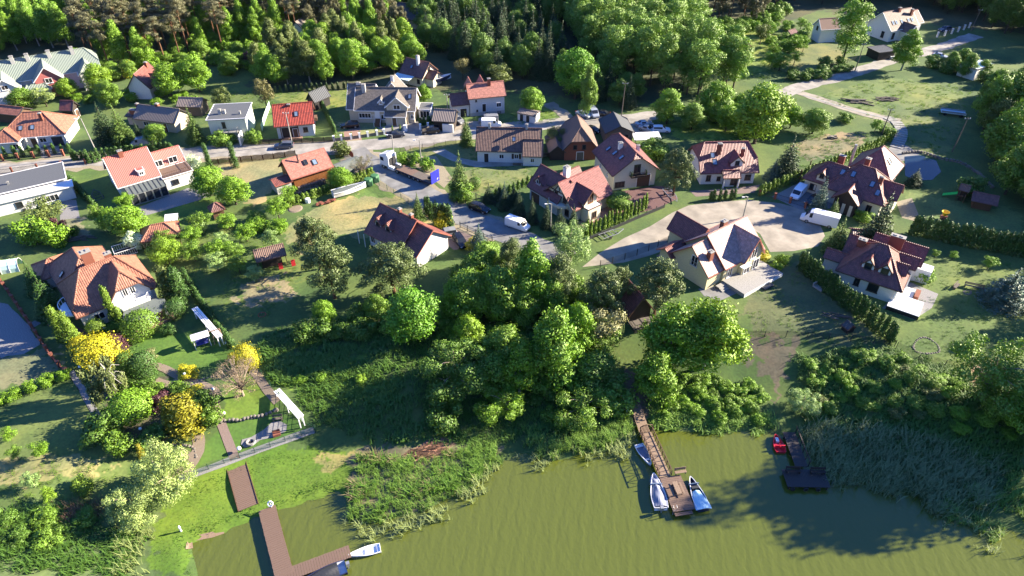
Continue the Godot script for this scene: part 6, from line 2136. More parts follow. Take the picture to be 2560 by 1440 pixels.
func make_lakeside() -> void:
	# the long brown jetty with its bridge: x runs out over the water
	var o := make_pier("jetty", "long brown wooden jetty with a railed footbridge and end platform", Vector3(18.14, 0.75, -67.99), -1.447, 4.68)
	deck(o, -0.6, 4.9, -0.78, 0.78, 0.0, 0.3, "deck_light")
	piles(o, [[1.5, -0.6], [1.5, 0.6], [4.4, -0.6], [4.4, 0.6]], -0.2)
	o = make_pier("footbridge", "footbridge with brown lattice railings in the middle of the long jetty", Vector3(18.82, 0.75, -63.27), -1.382, 7.64)
	deck(o, 0.0, 7.6, -0.8, 0.8, 0.02, 0.3, "deck_light")
	piles(o, [[0.4, -0.7], [0.4, 0.7], [3.8, -0.7], [3.8, 0.7], [7.4, -0.7], [7.4, 0.7]], -0.2)
	for z in [-0.86, 0.86]:
		var rl := tool()
		beam(rl, Vector3(0, 1.05, z), Vector3(7.6, 1.05, z), 0.09, 0.07)
		beam(rl, Vector3(0, 0.2, z), Vector3(7.6, 0.2, z), 0.07, 0.06)
		for k in 10:
			beam(rl, Vector3(k * 0.84, 0, z), Vector3(k * 0.84, 1.05, z), 0.08, 0.08)
		for k in 9:
			beam(rl, Vector3(k * 0.84, 0.22 if k % 2 else 1.02, z), Vector3(k * 0.84 + 0.84, 1.02 if k % 2 else 0.22, z), 0.06, 0.05)
		part("railing", rl, mats.wood_brown, o)
	var gate := tool()
	for k in 6:
		var a0 := PI * k / 6.0
		var a1 := PI * (k + 1) / 6.0
		beam(gate, Vector3(0.0, 1.1 + 0.5 * sin(a0), -0.95 * cos(a0)), Vector3(0.0, 1.1 + 0.5 * sin(a1), -0.95 * cos(a1)), 0.1, 0.1)
	for k in 9:
		beam(gate, Vector3(0, 0.05, -0.8 + k * 0.2), Vector3(0, 1.2 + 0.3 * sin(PI * k / 8.0), -0.8 + k * 0.2), 0.06, 0.05)
	part("gate", gate, mats.wood_brown, o)
	o = make_pier("jetty_platform", "bathing platform with table, bench and ladder at the jetty's end", Vector3(20.91, 0.75, -55.9), -1.406, 5.29)
	deck(o, 0.0, 5.3, -1.45, 1.45, 0.0, 0.26, "deck_brown")
	deck(o, 5.3, 5.8, -1.0, 1.3, -0.2, 0.25, "deck_brown")
	piles(o, [[0.3, -1.3], [0.3, 1.3], [2.7, -1.3], [2.7, 1.3], [5.0, -1.3], [5.0, 1.3]], -0.2)
	var ld := tool()
	for z in [1.0, 1.45]:
		tube(ld, [Vector3(5.2, -0.9, z), Vector3(5.2, 0.7, z), Vector3(4.9, 0.8, z), Vector3(4.75, 0.05, z)], [0.03, 0.03, 0.03, 0.03], 5)
	for k in 4:
		beam(ld, Vector3(5.2, -0.7 + 0.3 * k, 1.0), Vector3(5.2, -0.7 + 0.3 * k, 1.45), 0.04, 0.04)
	part("ladder", ld, mats.metal_grey, o)
	bench("wooden bench with a backrest beside the end of the footbridge", Vector3(21.54, 0.75, -56.15), 0.165, 0.78, 1.6, "deck_light")
	var t := thing("picnic_table", "light wooden table with attached benches on the bathing platform", "table", Vector3(21.13, 0.75, -54.52), -1.398)
	for e in [[0.72, -0.32, 0.32], [0.45, -0.85, -0.6], [0.45, 0.6, 0.85]]:
		for k in 3:
			var z: float = lerpf(e[1], e[2], k / 3.0)
			block(t, "board", Vector3(0, e[0] - 0.05, z), Vector3(1.9, e[0], z + (e[2] - e[1]) / 3.0 - 0.015), "deck_light")
	for x in [0.3, 1.6]:
		var lg := tool()
		for z in [-0.6, 0.6]:
			beam(lg, Vector3(x, 0, z), Vector3(x, 0.68, z * 0.35), 0.07, 0.09)
		beam(lg, Vector3(x, 0.4, -0.8), Vector3(x, 0.4, 0.8), 0.07, 0.08)
		part("leg", lg, mats.wood_brown, t)

	# the dark jetty at the right
	o = make_pier("jetty", "dark stained T shaped jetty beside the red pedal boat", Vector3(39.02, 0.75, -63.35), -1.599, 5.90)
	deck(o, 0.0, 5.9, -0.85, 0.85, 0.0, 0.28, "deck_dark")
	piles(o, [[0.6, -0.7], [0.6, 0.7], [3.4, -0.7], [3.4, 0.7]], -0.2)
	var dr := tool()
	beam(dr, Vector3(-0.3, 0.95, -0.95), Vector3(5.9, 0.95, -0.95), 0.12, 0.1)
	for k in 6:
		beam(dr, Vector3(k * 1.15, -0.3, -0.95), Vector3(k * 1.15, 0.95, -0.95), 0.09, 0.09)
	part("railing", dr, mats.wood_dark, o)
	o = make_pier("jetty_platform", "black plank platform with tyre fenders at the dark jetty's end", Vector3(35.99, 0.75, -55.52), -0.023, 5.55)
	deck(o, 0.0, 5.6, -1.5, 1.3, 0.0, 0.2, "deck_dark")
	piles(o, [[0.3, -1.2], [0.3, 1.1], [2.8, 1.1], [5.3, -1.2], [5.3, 1.1]], -0.2)
	for x in [0.7, 2.4, 4.0]:
		var ty := tool()
		lathe(ty, Vector3.ZERO, [Vector2(0.14, -0.09), Vector2(0.3, -0.09), Vector2(0.32, 0.0), Vector2(0.3, 0.09), Vector2(0.14, 0.09)], 12)
		var k := part("tyre_fender", ty, mats.rubber, o)
		k.position = Vector3(x, -0.35, 1.42)
		k.rotation.x = PI / 2
	bench("dark bench left of the walkway on the black platform", Vector3(36.34, 0.75, -56.47), -0.037, 1.74, 2.0, "wood_dark")
	bench("dark bench right of the walkway on the black platform", Vector3(39.54, 0.75, -56.34), -0.034, 1.89, 2.0, "wood_dark")
	# the brown L jetty at the left
	o = make_pier("jetty", "brown plank jetty running out from the lawn with a life ring", Vector3(-31.14, 0.6, -51.13), -1.098, 9.68)
	deck(o, 0.0, 10.2, -1.05, 1.05, 0.0, 0.3, "deck_brown")
	piles(o, [[0.8, -0.8], [0.8, 0.8], [4.8, -0.8], [4.8, 0.8], [9.2, -0.8], [9.2, 0.8]], -0.2)
	o = make_pier("jetty", "second arm of the left jetty, planks laid across, at the photo's bottom edge", Vector3(-27.32, 0.6, -41.73), 0.418, 7.96)
	deck(o, 0.0, 8.6, -0.85, 0.85, -0.02, 0.3, "deck_brown")
	piles(o, [[1.4, -0.6], [1.4, 0.6], [4.8, -0.6], [4.8, 0.6], [8.2, -0.6], [8.2, 0.6]], -0.2)
	var lr := thing("life_ring", "white life ring on a post at the start of the brown jetty", "life ring", Vector3(-30.56, 0.6, -51.25))
	var pt := tool()
	tube(pt, [Vector3(0, 0, 0), Vector3(0, 1.3, 0)], [0.05, 0.05], 6)
	part("post", pt, mats.trim_white, lr)
	var ring := tool()
	lathe(ring, Vector3.ZERO, [Vector2(0.2, 0), Vector2(0.24, 0.07), Vector2(0.34, 0.08), Vector2(0.4, 0.0), Vector2(0.34, -0.08), Vector2(0.24, -0.07), Vector2(0.2, 0)], 16)
	var rr := part("ring", ring, mats.white, lr)
	rr.position = Vector3(0.05, 0.9, 0.12)
	rr.rotation.x = 0.9
	# the ramp of planks from the garden gate down to the lawn
	o = thing("boardwalk", "sloping wooden boardwalk from the garden gate down to the lake lawn", "boardwalk", Vector3(-37.16, 1, -57.91), -1.071)
	var slope := Basis(Vector3.BACK, -0.055)
	o.basis = o.basis * slope
	deck(o, 0.0, 7.6, -1.2, 1.2, 0.0, 0.28, "deck_brown")
	for z in [-1.24, 1.24]:
		block(o, "edge_board", Vector3(0, -0.25, z - 0.04), Vector3(7.6, 0.08, z + 0.04), "wood_brown")

	# boats on the water
	boat("rowing_boat", "white rowing boat moored off the left jetty's tip", Vector3(-17.75, 0, -45.25), -2.857, 3.8, 1.35, 0.5, "white", "white", -0.1, 3)
	o = boat("motorboat", "dark motorboat with outboard at the photo's bottom edge", Vector3(-22.13, 0, -42.11), -2.718, 5.6, 2.0, 0.8, "boat_navy", "boat_navy", -0.15)
	cover(o, -1.9, 1.8, 0.95, 0.72, 0.5, "metal_dark", "canopy")
	outboard(o, -2.8)
	o = boat("small_boat", "small white boat with grey floor left of the footbridge", Vector3(18.18, 0, -59.73), -1.266, 3.7, 1.5, 0.5, "white", "white", -0.1, 2, "boat_grey")
	o = boat("covered_boat", "white motorboat under a grey tarpaulin left of the platform", Vector3(18.88, 0, -53.74), 1.600, 5.2, 2.1, 0.75, "white", "white", -0.12)
	cover(o, -2.4, 0.8, 0.95, 0.66, 0.34, "boat_grey")
	cover(o, 1.0, 2.4, 0.72, 0.72, 0.16, "boat_grey", "bow_cover")
	outboard(o, -2.6)
	block(o, "windscreen", Vector3(0.82, 0.66, -0.8), Vector3(0.9, 0.95, 0.8), "glass_sky")
	for s in [[-1.2, 1.08], [0.8, 1.08]]:
		var fd := tool()
		tube(fd, [Vector3(s[0], 0.05, s[1]), Vector3(s[0], 0.5, s[1])], [0.1, 0.1], 7)
		part("fender", fd, mats.white, o)
	o = boat("tarped_boat", "navy motorboat half under a crumpled light blue tarpaulin", Vector3(23.97, 0, -53.42), 1.731, 4.9, 1.9, 0.7, "white", "boat_navy", -0.1, 0, "boat_navy")
	cover(o, -2.5, 0.3, 1.05, 0.6, 0.26, "blue_tarp")
	block(o, "seat", Vector3(0.5, 0.4, -0.5), Vector3(0.9, 0.85, 0.5), "metal_dark")
	block(o, "windscreen", Vector3(1.2, 0.6, -0.7), Vector3(1.26, 0.95, 0.7), "glass_sky")
	o = boat("pedal_boat", "red pedal boat moored left of the dark jetty", Vector3(37.11, 0, -61.69), 1.536, 3.0, 1.6, 0.45, "pedal_red", "pedal_red", -0.08, 0, "pedal_red")
	for z in [-0.4, 0.4]:
		block(o, "seat", Vector3(-0.7, 0.2, z - 0.28), Vector3(-0.1, 0.42, z + 0.28), "pedal_red")
		block(o, "backrest", Vector3(-0.82, 0.3, z - 0.28), Vector3(-0.7, 0.85, z + 0.28), "pedal_red")
	block(o, "pedal_housing", Vector3(0.2, 0.2, -0.2), Vector3(0.9, 0.5, 0.2), "trim_white")
	o = boat("canoe", "white canoe lying keel up on the bank left of the jetty", Vector3(16.64, 0.47, -68.84), 1.637, 4.4, 0.85, 0.4, "white", "white", 0.0)
	o.rotation.x = PI
	o.position.y += 0.45


func outboard(o: Node3D, x: float) -> void:
	var st := tool()
	box2(st, Vector3(x - 0.45, 0.6, -0.2), Vector3(x - 0.05, 1.15, 0.2))
	box2(st, Vector3(x - 0.32, -0.5, -0.07), Vector3(x - 0.16, 0.6, 0.07))
	part("outboard_motor", st, mats.metal_grey, o)


func bench(label: String, at: Vector3, turn: float, _len: float, wide: float, mat: String) -> void:
	var o := thing("bench", label, "bench", at, turn)
	for k in 3:
		block(o, "seat_slat", Vector3(0, 0.42, -0.2 + k * 0.15), Vector3(wide, 0.46, -0.07 + k * 0.15), mat)
	for k in 3:
		block(o, "back_slat", Vector3(0, 0.56 + 0.14 * k, -0.28 - 0.02 * k), Vector3(wide, 0.67 + 0.14 * k, -0.24 - 0.02 * k), mat)
	for x in [0.15, wide - 0.15]:
		var lg := tool()
		box2(lg, Vector3(x - 0.04, 0, -0.2), Vector3(x + 0.04, 0.418, 0.2))
		box2(lg, Vector3(x - 0.04, 0, -0.36), Vector3(x + 0.04, 0.95, -0.29))
		part("leg", lg, mats[mat], o)



# ---------- the villa's garden ----------

func pergola(label: String, at: Vector3, turn: float, long: float) -> void:
	var o := thing("pergola", label, "pergola", at, turn)
	for x in [0.1, long * 0.5, long - 0.1]:
		for z in [-0.3, 0.3]:
			block(o, "post", Vector3(x - 0.06, -0.3, z - 0.06), Vector3(x + 0.06, 1.75, z + 0.06), "white")
	for z in [-0.3, 0.3]:
		block(o, "rail", Vector3(-0.2, 1.753, z - 0.05), Vector3(long + 0.2, 1.88, z + 0.05), "white")
	var n := int(long / 1.1)
	for k in n + 1:
		var x := long * k / n
		block(o, "crossbar", Vector3(x - 0.05, 1.883, -0.45), Vector3(x + 0.05, 1.95, 0.45), "white")
	for z in [-0.4, -0.14, 0.14, 0.4]:
		block(o, "slat", Vector3(-0.2, 1.953, z - 0.075), Vector3(long + 0.2, 2.0, z + 0.075), "white")
	var tr := tool()
	for k in 6:
		beam(tr, Vector3(0, 0.2 + 0.3 * k, -0.3), Vector3(long, 0.2 + 0.3 * k, -0.3), 0.03, 0.03)
	part("trellis", tr, mats.trim_white, o)


func globe_lamp(at: Vector3, size := 0.2) -> void:
	var o := thing("globe_lamp", "white globe lamp on a short post in the villa garden", "lamp", at, 0.0, "white globe lamps of the villa garden")
	var p := tool()
	tube(p, [Vector3(0, -0.1, 0), Vector3(0, 0.55, 0)], [0.05, 0.04], 6)
	part("post", p, mats.metal_dark, o)
	var s := SphereMesh.new()
	s.radius = size
	s.height = size * 2.0
	s.radial_segments = 14
	s.rings = 8
	place("globe", s, mats.globe, o).position.y = 0.55 + size


func stone_row(called: String, label: String, line: Array, size: float, rows := 1) -> void:
	var pts := smooth_line(line, size * 0.95)
	var first: Vector2 = pts[0]
	var o := thing(called, label, "stone edging", on_ground(first.x, first.y))
	var shapes := []
	for k in 4:
		var st := tool()
		lathe(st, Vector3.ZERO, [Vector2(0.02, -0.4), Vector2(0.42, -0.25), Vector2(0.52, 0.0), Vector2(0.38, 0.3), Vector2(0.02, 0.4)], 6)
		st.generate_normals()
		shapes.append(st.commit())
	for r in rows:
		for p in pts:
			var g := on_ground(p.x + rng.randf_range(-0.1, 0.1) * size, p.y + rng.randf_range(-0.1, 0.1) * size, r * size * 0.55)
			var s := place("stone", shapes[rng.randi() % 4], mats.stone, o)
			s.position = g - o.position
			s.rotation.y = rng.randf() * TAU
			s.scale = Vector3(size, size * 0.85, size) * rng.randf_range(0.7, 1.15)


func make_garden() -> void:
	for a in [
		["path", "gravel_beige", 1.3, [P(-56.7,-73),P(-53.5,-73.3),P(-50.7,-72.1),P(-48.6,-70.5),P(-49.9,-69.4),P(-52.1,-70.2)]],
		["path", "gravel_beige", 1.5, [P(-48.6,-70.5),P(-45.2,-69.4),P(-42.3,-67.6),P(-42,-65.6),P(-40.8,-63.8)]],
		["path", "paving_pink", 1.2, [P(-40.8,-63.8),P(-39.5,-61.8),P(-37.2,-58.1)]],
		["path", "gravel_beige", 1.3, [P(-40.3,-74.1),P(-37.8,-71.6),P(-35.3,-68.6),P(-33.4,-66.8)]],
		["path", "paving_grey", 0.9, [P(-65.3,-72),P(-60.7,-67.2),P(-56.6,-62.7),P(-52.3,-59),P(-51.1,-57.9)]],
		["path", "paving_grey", 1.0, [P(-43.6,-55),P(-40.3,-56.6),P(-36.7,-58.6),P(-32.4,-60.8),P(-27.7,-63.1)]],
		["path", "gravel_beige", 1.6, [P(-43,-61.2),P(-42.2,-59.3),P(-42.7,-57.1),P(-43.6,-55.5)]],
		["path", "paving_wine", 2.2, [P(-74.3,-83.8),P(-71,-81.6),P(-66.7,-79.4),P(-65.2,-77.6)]],
		["path", "paving_grey", 1.6, [P(-84.5,-86.8),P(-81.4,-84.8),P(-77.6,-81.8),P(-76.3,-83.3)]],
		["path", "paving_grey", 1.6, [P(-77.8,-75.4),P(-76.2,-76.9),P(-74.9,-77.9),P(-73.6,-78.8)]],
	]:
		var st := tool()
		ribbon(st, a[3], a[2], 0.05, 0.08)
		structure(part(a[0], st, mats[a[1]]))
	for a in [["patio", "paving_grey", 0.07, [P(-37,-60.3),P(-36.4,-59.9),P(-35.4,-60.2),P(-34.6,-61.1),P(-32.6,-61.7),P(-31.4,-62.6),P(-31.5,-63.5),P(-32.6,-64),P(-33.6,-63.7),P(-34.4,-62.6),P(-35.9,-61.4),P(-37,-61)]], ["pond_bank", "gravel_beige", 0.05, [P(-45.8,-58.5),P(-44.4,-59.3),P(-42.9,-58.5),P(-42.7,-56.9),P(-43.9,-55.7),P(-45.1,-56.7)]]]:
		var st := tool()
		sheet(st, a[3], a[2], true)
		structure(part(a[0], st, mats[a[1]]))
	var pond := tool()
	matte("pond_water", lin(0.02, 0.035, 0.05), 0.06)
	sheet(pond, [P(-46.2,-58.6),P(-45.1,-59),P(-43.9,-58.5),P(-43.4,-57.6),P(-43.9,-56.6),P(-45,-57),P(-45.8,-57.6)], 0.12, true)
	structure(part("pond_water", pond, mats.pond_water))
	pergola("long white pergola along the hedge by the garden swing", Vector3(-50.89, 4, -84.35), -0.828, 9.05)
	pergola("white pergola at the lower right corner of the villa garden", Vector3(-33.57, 2.4, -67.88), -0.821, 6.54)
	for p in [Vector3(-51.18, 4, -84.45), Vector3(-43.9, 4, -77.51), Vector3(-58.25, 4, -81.8), Vector3(-66.18, 4, -80.28), Vector3(-64.22, 4, -80.94), Vector3(-54.2, 4, -73.48), Vector3(-63.85, 4, -72.3), Vector3(-47.81, 4, -70.81), Vector3(-50.14, 3.62, -60.86), Vector3(-46.55, 3.98, -65.96), Vector3(-40.03, 3.16, -64.03), Vector3(-42.62, 3.98, -67.81)]:
		globe_lamp(p, 0.22)
	globe_lamp(Vector3(-56.96, 4, -83.17), 0.36)
	globe_lamp(Vector3(-36.83, 1.43, -59.23), 0.3)
	stone_row("stone_edging", "low wall of round stones between the upper and lower garden lawns", [P(-40.7,-63),P(-39.2,-63.5),P(-37.9,-63.6),P(-36.7,-64.1),P(-35.1,-64.5),P(-33.3,-65.5)], 0.5, 2)
	stone_row("stone_edging", "stone edging around the rockery by the dark pond", [P(-46.8,-58.9),P(-45.8,-59.5),P(-44.3,-59.6),P(-42.9,-59.3),P(-42.3,-58.1)], 0.42)
	stone_row("stone_edging", "curved stone edging of the flower bed under the villa's bushes", [P(-66.8,-79.7),P(-64,-79),P(-61.5,-79.7),P(-59.4,-79.2),P(-57.3,-80.1)], 0.36)
	stone_row("stone_edging", "stones edging the gravel path under the golden bush", [P(-48,-69.7),P(-46.4,-69.4),P(-45.1,-70.5),P(-43.5,-71.1)], 0.42)
	var o := thing("fire_bowl", "round dark fire pit set in the keyhole shaped patio", "fire pit", Vector3(-35.73, 1.7, -60.66))
	var fb := tool()
	lathe(fb, Vector3(0, 0.05, 0), [Vector2(0.36, 0.05), Vector2(0.4, 0.26), Vector2(0.62, 0.3), Vector2(0.66, 0.0)], 14)
	part("rim", fb, mats.concrete, o)
	var fa := tool()
	lathe(fa, Vector3(0, 0.06, 0), [Vector2(0.01, 0.08), Vector2(0.4, 0.08), Vector2(0.4, 0.0)], 14)
	part("ash", fa, mats.rubber, o)
	o = thing("barbecue", "small brick barbecue hearth on the keyhole shaped patio", "barbecue", Vector3(-32.59, 1.76, -62.07), 0.4)
	block(o, "hearth", Vector3(-0.5, -0.1, -0.35), Vector3(0.5, 0.3, 0.35), "brick_red")
	block(o, "back", Vector3(-0.5, 0.3, -0.35), Vector3(0.5, 0.6, -0.2), "brick_red")
	bench("brown bench at the top of the keyhole shaped patio", Vector3(-33.52, 2.39, -63.9), 0.2, 0.0, 1.4, "wood_grey")
	# the garden swing and its climbing frame
	o = thing("garden_swing", "white canopied garden swing with blue seat and wooden ladder frame", "swing", Vector3(-47.8, 4, -77.87), 0.5)
	var fr := tool()
	for x in [-1.1, 1.1]:
		beam(fr, Vector3(x, 0, 0.8), Vector3(x, 2.0, 0), 0.07, 0.07)
		beam(fr, Vector3(x, 0, -0.8), Vector3(x, 2.0, 0), 0.07, 0.07)
	part("frame", fr, mats.trim_white, o)
	var cn := tool()
	slab(cn, [Vector3(-1.3, 1.95, 0.8), Vector3(1.3, 1.95, 0.8), Vector3(1.3, 2.35, 0), Vector3(-1.3, 2.35, 0)], Vector3.RIGHT, Vector3.BACK, 0.05)
	slab(cn, [Vector3(-1.3, 2.352, 0), Vector3(1.3, 2.352, 0), Vector3(1.3, 1.952, -0.8), Vector3(-1.3, 1.952, -0.8)], Vector3.RIGHT, Vector3.BACK, 0.05)
	part("canopy", cn, mats.cloth_white, o)
	block(o, "seat", Vector3(-0.9, 0.55, 0.0), Vector3(0.9, 0.68, 0.6), "cloth_blue")
	block(o, "backrest", Vector3(-0.9, 0.7, -0.1), Vector3(0.9, 1.25, 0.0), "cloth_blue")
	var lf := tool()
	for z in [-0.8, 0.8]:
		beam(lf, Vector3(1.6, 0, z), Vector3(1.8, 2.1, 0), 0.1, 0.1)
	beam(lf, Vector3(1.3, 2.1, 0), Vector3(3.0, 2.1, 0), 0.1, 0.1)
	for z in [-0.8, 0.8]:
		beam(lf, Vector3(3.1, 0, z), Vector3(2.9, 2.1, 0), 0.1, 0.1)
	part("climbing_frame", lf, mats.deck_light, o)


# ---------- fences ----------

func fence(called: String, label: String, line: Array, gap: float, h: float, post_mat: String, post_w: float, fill: String, fill_mat: String, category := "fence") -> void:
	# posts at equal gaps; fill: rails, boards, mesh, wall or none
	var pts := smooth_line(line, gap)
	var first: Vector2 = pts[0]
	var o := thing(called, label, category, on_ground(first.x, first.y))
	var pm := tool()
	box(pm, Vector3(0, h * 0.5 - 0.15, 0), Vector3(post_w, h + 0.3, post_w))
	if post_w > 0.25:
		box(pm, Vector3(0, h + 0.05, 0), Vector3(post_w + 0.12, 0.1, post_w + 0.12))
	pm.generate_normals()
	var mesh := pm.commit()
	for i in pts.size():
		var g := on_ground(pts[i].x, pts[i].y) - o.position
		var d: Vector2 = pts[mini(i + 1, pts.size() - 1)] - pts[maxi(i - 1, 0)]
		var p := place("post", mesh, mats[post_mat], o)
		p.position = g
		p.rotation.y = -d.angle()
		if i == pts.size() - 1 or fill == "none":
			continue
		var e := on_ground(pts[i + 1].x, pts[i + 1].y) - o.position
		var st := tool()
		match fill:
			"rails":
				for y in [0.3, 0.62, 0.92]:
					beam(st, g + Vector3(0, h * y, 0), e + Vector3(0, h * y, 0), 0.05, 0.09)
			"wall":
				beam(st, g + Vector3(0, h * 0.25, 0), e + Vector3(0, h * 0.25, 0), 0.16, h * 0.62)
			"bars":
				beam(st, g + Vector3(0, h * 0.85, 0), e + Vector3(0, h * 0.85, 0), 0.05, 0.05)
				beam(st, g + Vector3(0, h * 0.2, 0), e + Vector3(0, h * 0.2, 0), 0.05, 0.05)
				var n := int(g.distance_to(e) / 0.25)
				for k in range(1, n):
					var q := g.lerp(e, float(k) / n)
					beam(st, q + Vector3(0, 0.1, 0), q + Vector3(0, h * (0.9 + 0.1 * sin(PI * k / n)), 0), 0.03, 0.03)
			"boards":
				var n := int(g.distance_to(e) / 0.22)
				for k in n:
					var q := g.lerp(e, (k + 0.5) / n)
					beam(st, q + Vector3(0, 0.08, 0), q + Vector3(0, h * (0.86 + 0.14 * sin(PI * (k + 0.5) / n)), 0), 0.19, 0.03)
			"mesh":
				var up := Vector3(0, h * 0.96, 0)
				quad(st, g + Vector3(0, 0.05, 0), e + Vector3(0, 0.05, 0), e + up, g + up)
		part("panel" if fill != "rails" else "rail", st, mats[fill_mat], o)


func make_fences() -> void:
	fence("pillar_fence", "row of white fence pillars in front of the beige house", [P(-42,-148.5),P(-38,-149.6),P(-34.3,-150.9),P(-30.7,-152.2)], 1.95, 1.3, "white", 0.42, "wall", "stone")
	fence("pillar_fence", "four white gate pillars before the carport and its hedge", [P(-26,-153.9),P(-25.6,-153.9)], 0.4, 1.5, "white", 0.42, "none", "white")
	fence("pillar_fence", "white pillars below the clipped hedge beside the carport", [P(-22.3,-154.8),P(-20.5,-155.5),P(-18.6,-156.2),P(-16.7,-156.4)], 1.9, 1.4, "white", 0.42, "wall", "stone")
	fence("pillar_fence", "brick pillars with dark bars before the orange bungalow", [P(-117.4,-137.9),P(-113,-138.8),P(-110.2,-139.4),P(-107,-140.2),P(-102,-141)], 2.9, 1.5, "brick_red", 0.4, "bars", "metal_dark")
	fence("pillar_fence", "brick pillars before the grey roofed modern house", [P(-113.6,-131.6),P(-107,-133.8),P(-102.5,-135.2),P(-99,-136.2),P(-95.1,-137.1)], 4.2, 1.2, "brick_red", 0.3, "bars", "metal_dark")
	fence("board_fence", "scalloped brown fence panels along the lawn of the log house", [P(-67.6,-136.3),P(-62.6,-137.5),P(-57.6,-138.6),P(-52.5,-139.8),P(-49.2,-141)], 2.2, 1.5, "wood_brown", 0.12, "boards", "wood_brown")
	fence("board_fence", "dark board fence in front of the red roofed house", [P(-59.2,-146.6),P(-54.5,-147.2),P(-48.9,-147.7),P(-41.9,-148.3)], 2.2, 1.3, "wood_dark", 0.12, "boards", "wood_dark")
	fence("board_fence", "short red brown board fence beside the tunnel tent", [P(-39.5,-143.9),P(-37.5,-141.9),P(-35.7,-139.4)], 1.6, 1.6, "wood_brown", 0.1, "boards", "brick_red")
	fence("net_fence", "pale green net fence left of the red roofed house", [P(-60.5,-153.5),P(-61.6,-160.4),P(-62.6,-168.2)], 2.6, 1.8, "fence_green", 0.08, "mesh", "film_green")
	fence("metal_fence", "dark metal fence of the cream houses along the side road", [P(-7.4,-122),P(-3.2,-118.6),P(0.8,-115.2),P(4.7,-112),P(9.1,-108.2),P(12.7,-105.9)], 2.4, 1.3, "metal_dark", 0.14, "bars", "metal_dark")
	fence("metal_fence", "low dark fence under the thuja row beside the sandy track", [P(12.9,-105.9),P(16.7,-108.5),P(21.8,-112.2),P(27,-115.9),P(30.7,-118.5)], 2.4, 1.1, "metal_dark", 0.12, "wall", "metal_dark")
	fence("wire_fence", "dark wire fence between the sandy track and the yellow house", [P(15.7,-98.2),P(20.2,-100.4),P(24.2,-102.6),P(28.4,-105.5),P(31.8,-107.9),P(35.8,-110.4)], 2.6, 1.5, "metal_dark", 0.1, "mesh", "net_dark")
	fence("metal_fence", "brick pillared gate fence before the many gabled house", [P(51.3,-123.4),P(54.2,-121.8),P(56.6,-120.2),P(59,-118.3)], 3.0, 1.3, "brick_red", 0.42, "bars", "metal_dark")
	fence("wire_fence", "wire fence above the overgrown bank below the yellow house's yard", [P(36.8,-80.5),P(41.1,-80.3),P(45.4,-79.9),P(50.1,-79.2),P(54.7,-78.4),P(59,-77.5)], 3.0, 1.4, "metal_dark", 0.08, "mesh", "net_dark")
	fence("wire_fence", "wire fence along the lower edge of the big right hand lawn", [P(59,-77),P(62,-74.1),P(65.5,-72.8),P(69.5,-73.5),P(74.6,-76.3),P(79.9,-79)], 3.0, 1.4, "metal_dark", 0.08, "mesh", "net_dark")
	fence("pillar_fence", "white pillar fence at the end of the upper road", [P(137.3,-223.8),P(142.1,-226.2),P(148,-229.9),P(152.6,-233.3)], 3.2, 1.6, "wall_white", 0.45, "rails", "wood_grey")
	fence("pillar_fence", "pair of white gate pillars at the flat roofed shelter", [P(110.5,-206.7),P(111.3,-207.1)], 0.6, 1.6, "wall_white", 0.4, "none", "white")
	fence("net_fence", "green mesh fence along the lawn beside the side road", [P(-29.8,-129),P(-26.5,-125.7),P(-23,-122),P(-19.3,-118),P(-17.5,-116.2)], 2.4, 1.4, "fence_green", 0.08, "mesh", "net_green")
	fence("wire_fence", "low wire fence along the main road verge by the lorry", [P(-25.7,-142.9),P(-21.3,-144.6),P(-16.8,-145.8),P(-13.1,-147)], 2.6, 1.2, "metal_dark", 0.08, "mesh", "net_dark")
	fence("brick_fence", "red brick pillar wall climbing along the villa's left boundary", [P(-90.3,-95.6),P(-85.7,-91.1),P(-80.9,-86.3),P(-75.9,-81.3),P(-71.1,-76.4),P(-68,-73.5),P(-65.6,-71.6)], 2.3, 1.1, "brick_red", 0.42, "wall", "brick_red")
	fence("net_fence", "green net fence down the right side of the villa garden", [P(-43.5,-77.9),P(-40.6,-75.1),P(-37.2,-71.6),P(-33.9,-68),P(-31.2,-65.4),P(-27.4,-62.8)], 2.4, 1.5, "fence_green", 0.07, "mesh", "net_green")
	fence("net_fence", "green mesh fence with gate along the garden's lake side", [P(-43.8,-54.6),P(-41.2,-56),P(-38.5,-57.5),P(-36.7,-58.4),P(-33.8,-59.8),P(-30.9,-61.3),P(-27.5,-62.8)], 2.0, 1.2, "fence_green", 0.07, "mesh", "net_green")
	fence("net_fence", "dark fence at the left edge of the villa garden's stone path", [P(-65.6,-71.6),P(-61.2,-67.2),P(-57.1,-62.7),P(-53.3,-59.1)], 2.4, 1.0, "metal_dark", 0.08, "mesh", "net_dark")
	fence("metal_fence", "dark fence panels at the drive of the maroon gable house", [P(-10,-111),P(-7.6,-109),P(-5.7,-107.4),P(-3.7,-106)], 2.0, 1.4, "metal_dark", 0.12, "bars", "metal_dark")
	fence("wire_fence", "wire fence behind the white cottage's meadow beside the upper road", [P(75.9,-185.5),P(83,-190),P(93.5,-197),P(102.9,-202.9)], 4.0, 1.3, "metal_dark", 0.1, "mesh", "net_dark")


# ---------- poles, heaps and other small things ----------

